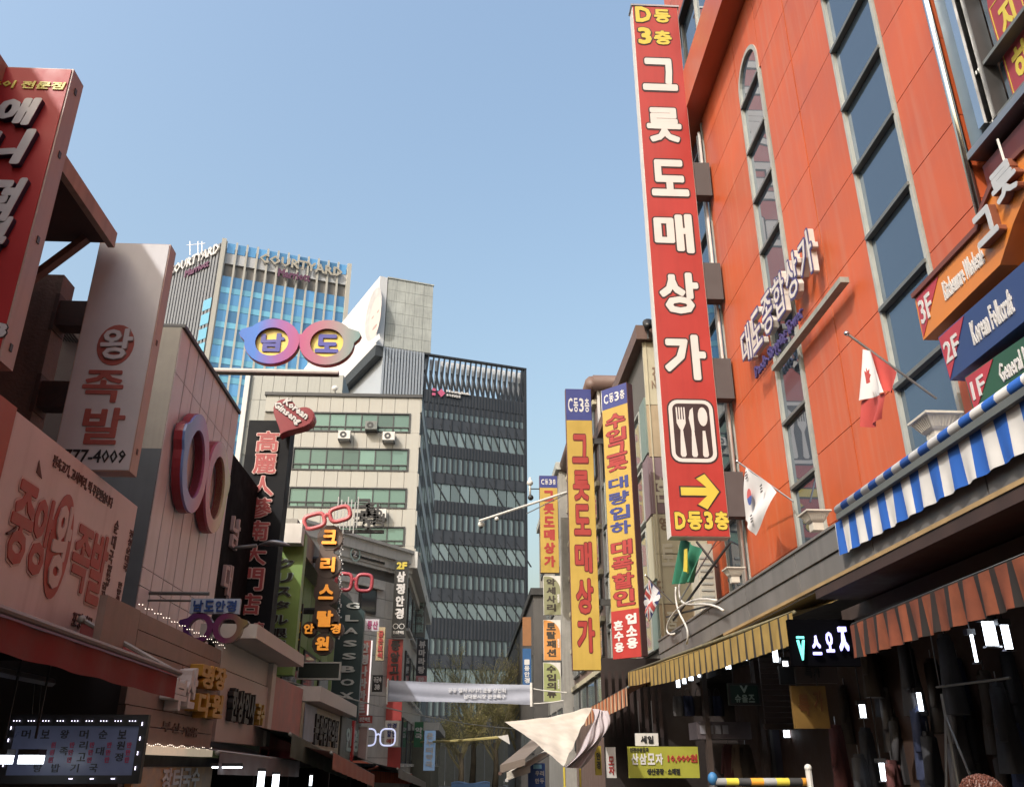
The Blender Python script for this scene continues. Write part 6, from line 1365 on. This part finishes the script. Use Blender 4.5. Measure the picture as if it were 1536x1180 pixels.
for (px, py) in ((518, 656), (584, 658), (571, 773), (558, 632 + 10)):
    u, v = f.uv(px, py); c = f.at(u, v, .3); s = .36
    t2 = thing('outdoor_unit', {518: 'white cooling unit under the top windows, left', 584: 'white cooling unit under the top windows, right', 571: 'white cooling unit low on the beige office block', 558: 'grey cooling unit set into the top window row'}[px], 'outdoor unit', f.at(u, v - .3, .2), 'cooling units on the beige office block')
    part(MB().box(f, u - s, u + s, v - .26, v + .26, .08, .55), 'casing', M_white if px != 558 else M_gframe, t2)
    part(MB().ring(f, [(u - .06 + .2 * math.cos(a), v + .2 * math.sin(a)) for a in [i * math.pi / 7 for i in range(14)]], [(u - .06 + .08 * math.cos(a), v + .08 * math.sin(a)) for a in [i * math.pi / 7 for i in range(14)]], .551, .57), 'fan_grille', M_dark, t2)
    part(MB().box(f, u - s, u - s + .05, v - .34, v - .27, .0, .5).box(f, u + s - .05, u + s, v - .34, v - .27, .0, .5), 'bracket', M_dark, t2)
# grey block behind it with white pillar
f = FR(62); u0, z1 = f.uv(378, 560); u1 = f.uv(516, 560)[0]
t = thing('grey_block', 'plain grey tiled block rising behind the beige office block', 'building', f.at((u0 + u1) / 2, 0, 0))
part(MB().box(f, u0, u1, 0, z1, -12, -.05), 'wall', mat('block_grey', (.30, .31, .30), .6), t)
M_blk = mat('block_tile', (.36, .36, .33), .6, var=.06, streak=.15)
for j in range(8):
    for k in range(3): piece('panel', M_blk, t, f, lerp(u0, u1, j / 8), lerp(u0, u1, (j + 1) / 8) - .03, z1 - 2.2 * (k + 1) + .03, z1 - 2.2 * k, -.05, 0)
a, b_ = f.uv(345, 570)[0], f.uv(378, 570)[0]
piece('pillar', M_white, t, f, f.uv(360, 640)[0], u0 - .02, 0, z1, -2, .3)
c = P(502, 582, Y=60); t = thing('satellite_dish', 'small white satellite dish on the corner of the grey block', 'dish', c)
part(MB().grid(lambda s, q: c + Vector((.24 * q * math.cos(s * 6.283), .12 * q * q - .1, .24 * q * math.sin(s * 6.283))), 16, 4), 'bowl', M_white, t, smooth=True); part(MB().tube([c, c + Vector((.1, .3, -.7))], .05, 6), 'mast', M_steel, t)

# hotel tower
A = P(336, 362, Y=140); hz = A.z; Bp = P(258, 400, Z=hz); Cp = P(527, 398, Z=hz)
Bp = A + (Bp - A) * 1.35
f, Wd = TP(A, Cp); g_, Wl = TP(Bp, A)
t = thing('hotel_tower', 'blue glass hotel tower with pale fins and rooftop letters', 'building', (A.x, A.y, 0))
Dp = Bp + Cp - A
part(MB().poly(Fr((0, 0, 0), (1, 0, 0), (0, 0, 1)), [], 0, 0) if False else MB().face([(A.x, A.y + .5, 0), (Cp.x - .5, Cp.y + .3, 0), (Cp.x - .5, Cp.y + .3, hz - 1), (A.x, A.y + .5, hz - 1)]).face([(Cp.x - .3, Cp.y + .3, 0), (Dp.x, Dp.y, 0), (Dp.x, Dp.y, hz), (Cp.x - .3, Cp.y + .3, hz)]).face([(Bp.x + .3, Bp.y + .3, 0), (A.x, A.y + .5, 0), (A.x, A.y + .5, hz - 1), (Bp.x + .3, Bp.y + .3, hz - 1)]).face([(A.x, A.y + .5, hz - 1), (Cp.x - .5, Cp.y + .3, hz - 1), (Dp.x, Dp.y, hz - 1), (Bp.x + .3, Bp.y + .3, hz - 1)]).face([(Dp.x, Dp.y, 0), (Bp.x, Bp.y, 0), (Bp.x, Bp.y, hz), (Dp.x, Dp.y, hz)]), 'core', mat('tower_core', (.22, .21, .2), .7), t)
G_b1 = glass('hotel_glass', (.10, .26, .44), .4, .06, wave=.1, wscale=.2, var=.35); G_b2 = glass('hotel_spandrel', (.16, .40, .52), .35, .15, var=.15)
M_fin = mat('fin_pale', (.46, .44, .39), .5, var=.06)
nb = 12; fh = 3.5; z = hz - 7.2; 
zlist = []
while z > 12: zlist.append(z); z -= fh
for j in range(nb):
    a = lerp(.5, Wd - .6, j / nb); b_ = lerp(.5, Wd - .6, (j + 1) / nb)
    for z in zlist[:18]:
        piece('pane', G_b1, t, f, a + .1, b_ - .1, z - fh + 1.25, z, -.1, 0); piece('spandrel', G_b2, t, f, a + .1, b_ - .1, z - fh + .05, z - fh + 1.2, -.08, .05)
    piece('pane', G_b1, t, f, a + .25, b_ - .25, hz - 7.1, hz - 4.6, -.8, -.7)
    piece('pane', G_b1, t, f, a + .25, b_ - .25, hz - 2.3, hz - .2, -.1, 0)
piece('louvre_band', mat('louvre_pale', (.45, .46, .48), .5, var=.1), t, f, .3, Wd - .3, hz - 4.5, hz - 2.35, -.5, -.05)
for j in range(nb + 1):
    a = lerp(.5, Wd - .6, j / nb); piece('fin', M_fin, t, f, a - .17, a + .17, 8, hz, -.1, .35)
piece('fin', M_fin, t, f, -.35, .45, 8, hz + .2, -.3, .8); piece('fin', M_fin, t, f, Wd - .7, Wd, 8, hz, -.3, .6)
# left face: grey ribs
M_lv = mat('grey_rib', (.22, .225, .24), .5, .2, var=.08); M_lv2 = mat('grey_slot', (.13, .14, .16), .5)
part(MB().box(g_, 0, Wl - .3, hz - 33, hz, -.3, 0), 'slot_wall', M_lv2, t)
nr = 22
for j in range(nr): piece('rib', M_lv, t, g_, lerp(0, Wl - .4, j / nr), lerp(0, Wl - .4, (j + .62) / nr), hz - 33, hz - .3, 0, .25)
for (a, z0) in ((.42, 20), (.42, 23), (.42, 26), (.86, 14), (.86, 17), (.86, 20), (.86, 23), (.86, 26), (.62, 31)): piece('pane', G_b2, t, g_, Wl * a, Wl * (a + .11), hz - z0, hz - z0 + 2.2, .26, .3)
for j in range(8):
    for k in range(14): piece('pane', G_b1 if k % 2 else G_b2, t, g_, lerp(0, Wl - .4, j / 8), lerp(0, Wl - .4, (j + .9) / 8), hz - 35.6 - k * 2.2, hz - 33.6 - k * 2.2, -.1, .05)
piece('transom', M_fin, t, g_, 0, Wl - .3, hz - 33.5, hz - 33.05, -.1, .3)
s1 = MB().text(f, 'COURTYARD', Wd * .28, Wd * .93, hz - 3.3, hz - 1.3, .4, .6, .03, 'w'); part(s1, 'lettering', mat('letter_cream', (.38, .35, .29), .5), t)
part(MB().text(f, 'Marriott', Wd * .43, Wd * .68, hz - 5.9, hz - 4.1, .85, 1.0, .05, 'w').text(g_, 'Marriott', Wl * .52, Wl * .86, hz - 4.6, hz - 3.0, .3, .5, .05, 'w'), 'lettering', mat('letter_plum', (.10, .025, .07), .6), t)
part(MB().text(g_, 'COURTYARD', Wl * .26, Wl * .98, hz - 2.5, hz - .3, .3, .6, .03, 'w'), 'lettering', M_wlet, t)
an = MB()
for px in (285, 297, 303): an.tube([P(px, 383, Y=142), P(px, 362, Y=142)], .08, 4)
an.tube([P(280, 368, Y=142), P(308, 365, Y=142)], .06, 4)
solo(an, 'antenna', M_steel, 'thin aerial masts on the hotel roof', 'antenna')

# dark office tower with corrugated end and concrete block on top
A = P(575, 520, Y=112); hz = A.z; E = P(637, 530.5, Z=hz); G = P(789.5, 552.5, Z=hz)
f, Wc = TP(A, G); wE = (E - A).length; L_ = P(517, 580, Z=hz); back = (Vector((A.x, A.y, 0)) - Vector((G.x, G.y, 0))).normalized(); nb_ = Vector((-f.n.x, -f.n.y, 0))
t = thing('dark_tower', 'dark metal office tower with slanting fins and window bands', 'building', (E.x, E.y, 0))
M_dk = mat('dark_cladding', (.050, .056, .068), .45, .3, var=.12, scale=.6); M_dk2 = mat('dark_rib', (.030, .034, .042), .5, .3)
G_d = glass('office_glass', (.13, .17, .18), .12, .25, var=.3)
part(MB().box(f, wE, Wc, 0, hz - 8.8, -18, -.6), 'core', mat('core_dark', (.03, .033, .04), .6), t)
ux = f.uv(789, 640)[0]
bands = [(620, 641), (658, 680), (697, 720), (736, 761), (779, 803), (823, 848), (867, 888), (908, 932), (962, 985), (1005, 1030), (1050, 1075)]
zb = [(f.uv(770, b)[1], f.uv(770, a)[1]) for a, b in bands]; prev = hz - 5.6
w0 = -2.0
for k, (z0, z1) in enumerate(zb):
    wa = wE + .1 if k < 3 else wE - 1
    part(MB().box(f, wa, Wc - .1, z1, prev, -.6, 0), 'spandrel', M_dk, t)
    for j in range(34):
        a = lerp(wa, Wc, j / 34); piece('rib', M_dk2, t, f, a, a + .12, z1 + .02, prev - .02, .0, .12) if k % 2 == 0 or j % 3 == 0 else None
    n = 20 if k % 2 == 0 else 12
    for j in range(n):
        a = lerp(wa, Wc - .3, j / n); b_ = lerp(wa, Wc - .3, (j + 1) / n)
        piece('pane', G_d, t, f, a + .06, b_ - (.22 if k % 2 == 0 else .08), z0, z1, -.5, -.12)
        if k % 2 == 0: piece('fin', M_dk2, t, f, b_ - .20, b_ - .0, z0, z1, -.42, .12)
        elif k in (1, 5, 7) or j % 2 == 0:
            part(MB().poly(f, [(a, z1 + .9), (a + .09, z1 + .9), (b_ + (.1 if k == 1 else .9), z0), (b_ - (.1 if k == 1 else -.7), z0)], -.1, .06), 'slanting_fin', M_dk2, t)
    prev = z0
part(MB().box(f, wE - 1, Wc - .1, 0, prev, -.6, 0), 'base_wall', M_dk, t)
# crown lattice
part(MB().box(f, wE - .05, Wc, hz - .25, hz, -.5, .1).box(f, Wc - .35, Wc, 0, hz, -18, .05), 'crown_rail', M_dk2, t)
nL = 19
for j in range(nL):
    a = lerp(wE, Wc - .4, j / nL); w_ = (Wc - .4 - wE) / nL
    l = piece('slat_gap', mat('crown_white', (.80, .82, .86), .5, var=.05), t, f, a + w_ * .30, a + w_ * .85, hz - 5.4, hz - .3, -1.3, -1.2)
    part(MB().poly(f, [(a, hz - 5.6), (a + .22, hz - 5.6), (a + w_ * .6 + .2, hz - .2), (a + w_ * .6, hz - .2)], -.3, 0), 'lattice_fin', M_dk2, t)
    part(MB().poly(f, [(a + w_ * .9, hz - 5.6), (a + w_ * .9 + .22, hz - 5.6), (a + .2, hz - 2.6), (a, hz - 2.6)], -.25, .02), 'lattice_fin', M_dk2, t)
part(MB().box(f, wE + .05, Wc - .2, hz - 8.7, hz - 5.7, -1, -.05), 'top_wall', M_dk, t)
f0, v1 = f.uv(648, 582); c0, v0 = f.uv(665, 597)
lg_ = MB(); pk = mat('logo_pink', (.52, .10, .20), .5)
w_ = c0 - f0; lg_.poly(f, [(f0 + w_ * .45, (v0 + v1) / 2), (f0 + w_ * .78, v1), (f0 + w_ * 1.1, (v0 + v1) / 2), (f0 + w_ * .78, v0)], .15, .3)
lg_.box(f, f0, f0 + w_ * .28, v1 - .5, v1 - .1, .15, .3).box(f, f0, f0 + w_ * .28, v0 + .1, v0 + .5, .15, .3); part(lg_, 'logo', pk, t)
ua, va = f.uv(669, 586); ub, vb = f.uv(704, 597)
part(MB().text(f, 'Heungkuk', ua, ub, lerp(vb, va, .35), va + .1, .15, .3, .05, 'w').text(f, '흥국생명보험', ua, lerp(ua, ub, .6), vb - .3, lerp(vb, va, .15), .15, .3, .04, 'h'), 'lettering', M_wlet, t)
# corrugated part
t = thing('corrugated_building', 'silvery corrugated building end between the hotel and the dark tower', 'building', (A.x, A.y, 0))
M_cor = mat('corrugated_silver', (.36, .39, .43), .4, .3, var=.06); M_cor2 = mat('corrugated_slot', (.17, .19, .22), .5, .2)
part(MB().box(f, 0, wE - .05, 0, hz, -18, -.05), 'core', M_cor2, t)
for j in range(14): piece('rib', M_cor, t, f, wE * j / 14, wE * (j + .6) / 14, 20, hz - .1, -.05, .25)
gl, Wg = TP(L_, A)
part(MB().box(gl, -20, Wg - .02, 0, hz - .3, -.5, 0), 'smooth_face', mat('silver_smooth', (.50, .53, .57), .4, .2, var=.04), t)
# concrete block with billboard
ztop = P(581, 417, Y=112).z; R = f.uv(650, 428)
t = thing('concrete_block', 'weathered concrete block on top of the corrugated building', 'building', (A.x, A.y, hz))
u1 = f.uv(648, 480)[0]; u0 = 0.1
M_wc = mat('weathered_concrete', (.40, .42, .40), .8, var=.22, scale=.35, streak=.35, bump=.4)
part(MB().box(f, u0, u1, hz + .05, ztop - .3, -12, -.05), 'core', M_wc, t)
for j in range(5):
    for k in range(6): piece('panel', M_wc, t, f, lerp(u0, u1, j / 5) + .02, lerp(u0, u1, (j + 1) / 5) - .02, lerp(hz + .1, ztop, k / 6) + .02, lerp(hz + .1, ztop, (k + 1) / 6) - .02, -.05, 0)
part(MB().box(f, u0 - .1, u1 + .1, ztop, ztop + .2, -12, .1), 'coping', M_wc, t)
t = thing('billboard', 'white billboard with a grey-haired smiling portrait facing left', 'billboard', gl.at(Wg, hz + .1, 1))
gb = gl
part(MB().box(gb, -30, Wg + .05, hz + .02, ztop, .02, 1.2), 'board', mat('billboard_white', (.70, .70, .71), .6, var=.04), t)
part(MB().box(gb, -30, Wg + .04, hz - 1.6, hz + .0, .0, 1.15), 'soffit', mat('soffit_dark', (.04, .045, .05), .6), t)
pf = MB(); cu, cv = gb.uv(565, 468, 1.2); fa = (gb.uv(577, 468, 1.2)[0] - gb.uv(554, 468, 1.2)[0]) / 2; cu -= fa * .3; 
def ell(cu, cv, a, b, n=18): return [(cu + a * math.cos(2 * math.pi * i / n), cv + b * math.sin(2 * math.pi * i / n)) for i in range(n)]
part(MB().poly(gb, ell(cu - fa * .12, cv + .3, fa, 4.2), 1.201, 1.21), 'hair_print', mat('hair_grey', (.50, .48, .48), .7, var=.2, scale=.8), t)
part(MB().poly(gb, ell(cu + fa * .15, cv - .7, fa * .72, 3.3), 1.211, 1.22), 'face_print', mat('face_tone', (.66, .56, .52), .7, var=.08), t)
part(MB().poly(gb, ell(cu + fa * .2, cv - 2.3, fa * .3, .28), 1.221, 1.226).poly(gb, ell(cu - fa * .15, cv - .2, fa * .16, .18), 1.221, 1.226).poly(gb, ell(cu + fa * .5, cv - .2, fa * .14, .18), 1.221, 1.226), 'feature_print', mat('feature_tone', (.42, .30, .28), .7), t)
part(MB().poly(gb, [(cu - fa * 1.6, hz + .3), (cu + fa, hz + .3), (cu + fa * .8, cv - 4.2), (cu - fa * .5, cv - 4.4)], 1.202, 1.208), 'clothes_print', mat('clothes_tone', (.62, .64, .66), .7), t)
# brick-grey high wall behind the trees + street end
f = FR(85); u0 = f.uv(640, 1100)[0]; u1 = f.uv(815, 1100)[0]
t = thing('street_end_wall', 'grey brown wall and hoarding closing the street behind the bare trees', 'wall', f.at(0, 0, 0))
zt_ = f.uv(720, 1090)[1]
for j in range(12): piece('panel', mat('hoarding', (.10, .10, .085), .7, var=.25), t, f, lerp(u0, u1, j / 12), lerp(u0, u1, (j + 1) / 12) - .05, 0, zt_, -.2, 0)
# left mid filler buildings beyond the grey house
for (Y, tl, wd, dep, m, lab) in ((38, (600, 1095), 1.3, 10, mat('dull_olive', (.14, .14, .11), .7, var=.2), 'low olive grey building behind the glasses signs'),):
    f = FR(Y); u0, z1 = f.uv(*tl); t = thing('shop_building', lab, 'building', f.at(u0, 0, 0))
    part(MB().box(f, u0 - 6, u0 + wd, 0, z1, -dep, 0), 'wall', m, t); sf = LW(u0 + wd)
    part(MB().box(f, u0 - 6, u0 + wd + .3, z1, z1 + .3, -dep, .3), 'cornice', M_gt2, t)
    for k in range(max(1, int(z1 / 2.6))):
        for j in range(4):
            wn = piece('window', M_lframe, t, sf, Y + .8 + j * 2.6, Y + 2.6 + j * 2.6, 1.6 + k * 2.4, 3.2 + k * 2.4, -.02, .04); piece('pane', M_wing2, wn, sf, Y + .9 + j * 2.6, Y + 2.5 + j * 2.6, 1.7 + k * 2.4, 3.1 + k * 2.4, .041, .05)
# ------------------------------------------------------------ bare spring trees with fine yellow-green twigs
M_bark = mat('bark', (.16, .13, .09), .9, var=.3, bump=.5); M_twig = mat('twig', (.34, .30, .17), .8, var=.3)
lm = mat('young_leaf', (.30, .27, .09), .7, var=.4, scale=9)
def tree(px, Y, h, spread, label, seed):
    rnd = random.Random(seed); b0 = P(px, 1150, Y=Y); b0 = Vector((b0.x, Y, 0)); t = thing('street_tree', label, 'tree', b0, 'bare trees at the end of the street')
    part(MB().tube([b0, b0 + Vector((.1, 0, h * .2)), b0 + Vector((.05, .1, h * .42))], [.22, .17, .13], 8), 'trunk', M_bark, t, smooth=True)
    tw, lf = MB(), MB()
    def br(p, d, L, r, lev):
        q = p + d * L; q2 = p + d * L * .5 + Vector((rnd.uniform(-.1, .1), rnd.uniform(-.1, .1), 0)) * L; tw.tube([p, q2, q], [r, r * .8, r * .55], 4, False)
        if lev == 0:
            for i in range(6):
                s = rnd.random(); c = p.lerp(q, s) + Vector((rnd.gauss(0, .16), rnd.gauss(0, .16), rnd.gauss(0, .16))); a = Vector((rnd.uniform(-1, 1), rnd.uniform(-1, 1), rnd.uniform(-1, 1))).normalized() * .045; b_ = a.orthogonal().normalized() * .03
                lf.face([c - a, c + b_, c + a, c - b_])
            return
        for i in range(4 if lev > 1 else 5):
            s = rnd.uniform(.35, 1); a = (d + Vector((rnd.gauss(0, .42), rnd.gauss(0, .42), rnd.uniform(-.05, .35)))).normalized(); br(p.lerp(q, s), a, L * rnd.uniform(.5, .72), r * .55, lev - 1)
    top = b0 + Vector((.05, .1, h * .40))
    for i in range(7):
        an = 6.283 * i / 7 + rnd.random(); d = Vector((math.cos(an) * spread, math.sin(an) * spread, rnd.uniform(.8, 1.3))).normalized(); br(top - Vector((0, 0, rnd.random() * h * .15)), d, h * rnd.uniform(.26, .38), .085, 3)
    cr = part(tw, 'branch', M_twig, t); part(lf, 'leaf', lm, t, kind='stuff')
tree(708, 62, 9.5, .55, 'tall thin bare tree left of centre at the street end', 3); tree(742, 60, 7.2, .6, 'middle bare tree with yellowish twigs', 4); tree(776, 64, 8.2, .6, 'right-hand bare tree behind the white pennant', 5); tree(690, 56, 5.6, .6, 'lowest bare tree next to the pale blue sign', 6)
# small cart
f = FR(41); u0, v1 = f.uv(677, 1174); u1 = f.uv(735, 1174)[0]
t = thing('goods_cart', 'goods cart under a bright blue sheet at the street end', 'cart', f.at((u0 + u1) / 2, 0, 0))
part(MB().grid(lambda s, q: Vector((lerp(u0, u1, s), 41 + 1.3 * q, v1 + .04 * math.sin(s * 9) + .03 * math.sin(q * 7))), 14, 5).face([f.at(u0, v1, 0), f.at(u1, v1, 0), f.at(u1, v1 - .3, .02), f.at(u0, v1 - .3, .02)]), 'sheet', mat('sheet_blue', (.10, .22, .45), .5), t)
part(MB().box(f, u0 + .1, u1 - .1, .3, v1 - .1, -1.2, -.05), 'load', M_dark, t)
for x in (u0 + .3, u1 - .3): part(MB().tube([(x, 41.5, .22), (x + .08, 41.5, .22)], .22, 14), 'wheel', M_black, t)

# ============================================================ PERSON at lower right (only the crown of the head reaches the frame)
def person(x, y, h, label, hair_col, coat_col, yaw=0.0):
    t = thing('person', label, 'person', (x, y, .12)); s = h / 1.7
    J = {'pel': (0, 0, .95), 'wai': (0, 0, 1.08), 'che': (0, .01, 1.30), 'nk': (0, .0, 1.44), 'nk2': (0, .01, 1.50), 'hd': (0, .02, 1.60), 'sl': (-.17, 0, 1.38), 'sr': (.17, 0, 1.38), 'el': (-.22, .03, 1.12), 'er': (.22, .03, 1.12), 'wl': (-.22, -.10, .92), 'wr': (.22, -.10, .92), 'hl': (-.21, -.15, .86), 'hr': (.21, -.15, .86), 'jl': (-.10, 0, .90), 'jr': (.10, 0, .90), 'kl': (-.11, -.02, .50), 'kr': (.11, .03, .50), 'al': (-.11, .02, .09), 'ar': (.11, .12, .09), 'tl': (-.12, -.14, .04), 'tr': (.12, -.04, .04)}
    E_ = [('pel', 'wai'), ('wai', 'che'), ('che', 'nk'), ('nk', 'nk2'), ('nk2', 'hd'), ('che', 'sl'), ('che', 'sr'), ('sl', 'el'), ('sr', 'er'), ('el', 'wl'), ('er', 'wr'), ('wl', 'hl'), ('wr', 'hr'), ('pel', 'jl'), ('pel', 'jr'), ('jl', 'kl'), ('jr', 'kr'), ('kl', 'al'), ('kr', 'ar'), ('al', 'tl'), ('ar', 'tr')]
    Rr = {'pel': .15, 'wai': .13, 'che': .155, 'nk': .075, 'nk2': .055, 'hd': .085, 'sl': .07, 'sr': .07, 'el': .048, 'er': .048, 'wl': .032, 'wr': .032, 'hl': .036, 'hr': .036, 'jl': .10, 'jr': .10, 'kl': .065, 'kr': .065, 'al': .042, 'ar': .042, 'tl': .04, 'tr': .04}
    ks = list(J); me = bpy.data.meshes.new('body'); me.from_pydata([Vector(J[k]) * s for k in ks], [(ks.index(a), ks.index(b)) for a, b in E_], [])
    o = bpy.data.objects.new('body', me); C.objects.link(o); o.parent = t; o.rotation_euler.z = yaw
    md = o.modifiers.new('skin', 'SKIN'); ly = me.skin_vertices[0].data if me.skin_vertices else None
    if ly is None:
        bm = bmesh.new(); bm.from_mesh(me); bm.verts.layers.skin.verify(); bm.to_mesh(me); bm.free(); ly = me.skin_vertices[0].data
    for i, k in enumerate(ks): ly[i].radius = (Rr[k] * s, Rr[k] * s * (.72 if k in ('pel', 'wai', 'che') else 1)); ly[i].use_root = k == 'pel'
    sb = o.modifiers.new('sub', 'SUBSURF'); sb.levels = 2; sb.render_levels = 2
    me.materials.append(mat('skin_tone', (.45, .26, .18), .5, var=.05)); ROOT[o.name] = Vector((x, y, .12))
    R_ = Matrix.Rotation(yaw, 3, 'Z'); bs = Vector((x, y, .12)); T = lambda v: bs + R_ @ (Vector(v) * s)
    hm = mat('hair_' + label[:12], hair_col, .5, var=.3, scale=30)
    mb = MB().blob(T((0, .045, 1.625)), (.104 * s, .112 * s, .118 * s), 20, 14, .02); cc_ = T((0, .04, 1.62))
    for _ in range(900):
        d_ = Vector((random.gauss(0, 1), random.gauss(0, 1), random.uniform(.05, 1.6))).normalized(); j = lambda q: Vector((random.uniform(-q, q), random.uniform(-q, q), 0))
        mb.tube([cc_ + d_ * .10 * s, cc_ + d_ * .124 * s + j(.008), cc_ + d_ * .119 * s + j(.02) - Vector((0, 0, .02))], [.006, .005, .002], 4)
    part(mb, 'hair', hm, t)
    def coat(sq, q):
        a = sq * 6.283; z = lerp(1.43, .78, q); w_ = lerp(.16, .235, min(1, q * 3)) + .02 * q; return T((w_ * math.cos(a), .155 * math.sin(a) * (1 + .04 * math.sin(a * 7)), z))
    part(MB().grid(coat, 28, 10), 'coat', mat('coat_' + label[:12], coat_col, .85, var=.15), t, smooth=True)
    for sg, k0, k1, k2 in ((-1, 'sl', 'el', 'wl'), (1, 'sr', 'er', 'wr')): part(MB().tube([T(J[k0]), T(J[k1]), T(J[k2])], [.088 * s, .068 * s, .052 * s], 10, True), 'sleeve', MATS['coat_' + label[:12]], t, smooth=True)
    for k0, k1, k2 in (('jl', 'kl', 'al'), ('jr', 'kr', 'ar')): part(MB().tube([T(J[k0]), T(J[k1]), T(J[k2])], [.115 * s, .085 * s, .07 * s], 10, True), 'trouser_leg', M_black, t, smooth=True)
    for k0, k1 in (('al', 'tl'), ('ar', 'tr')):
        a, b_ = T(J[k0]), T(J[k1]); part(MB().blob((a + b_) / 2 + Vector((0, 0, -.01)), (.055, .14, .055)), 'shoe', M_dark, t, smooth=True)
    for k in ('wl', 'wr'):
        for i in range(4):
            a = Vector(J['h' + k[1]]) + Vector((-.024 + i * .016, -.02, -.02)); part(MB().tube([T(a), T(a + Vector((0, -.02, -.035))), T(a + Vector((0, -.01, -.065 - .008 * (i in (1, 2)))))], [.0095, .009, .007], 6), 'finger', MATS['skin_tone'], t, smooth=True)
    for sg in (-1, 1): part(MB().blob(T((sg * .03, -.075, 1.60)), .012 * s, 8, 6), 'eye', M_black, t, smooth=True)
    part(MB().blob(T((0, -.088, 1.575)), (.014, .02, .022)), 'nose', MATS['skin_tone'], t, smooth=True); part(MB().blob(T((0, -.08, 1.545)), (.024, .01, .006)), 'mouth', mat('lip', (.35, .10, .09), .5), t, smooth=True)
    return t
c = P(1465, 1159, Y=4.6)
person(c.x, c.y, (c.z - .12) / 1.75 * 1.70, 'person with reddish brown hair and dark coat at the lower right edge', (.13, .045, .03), (.05, .04, .05), yaw=math.pi * .9)
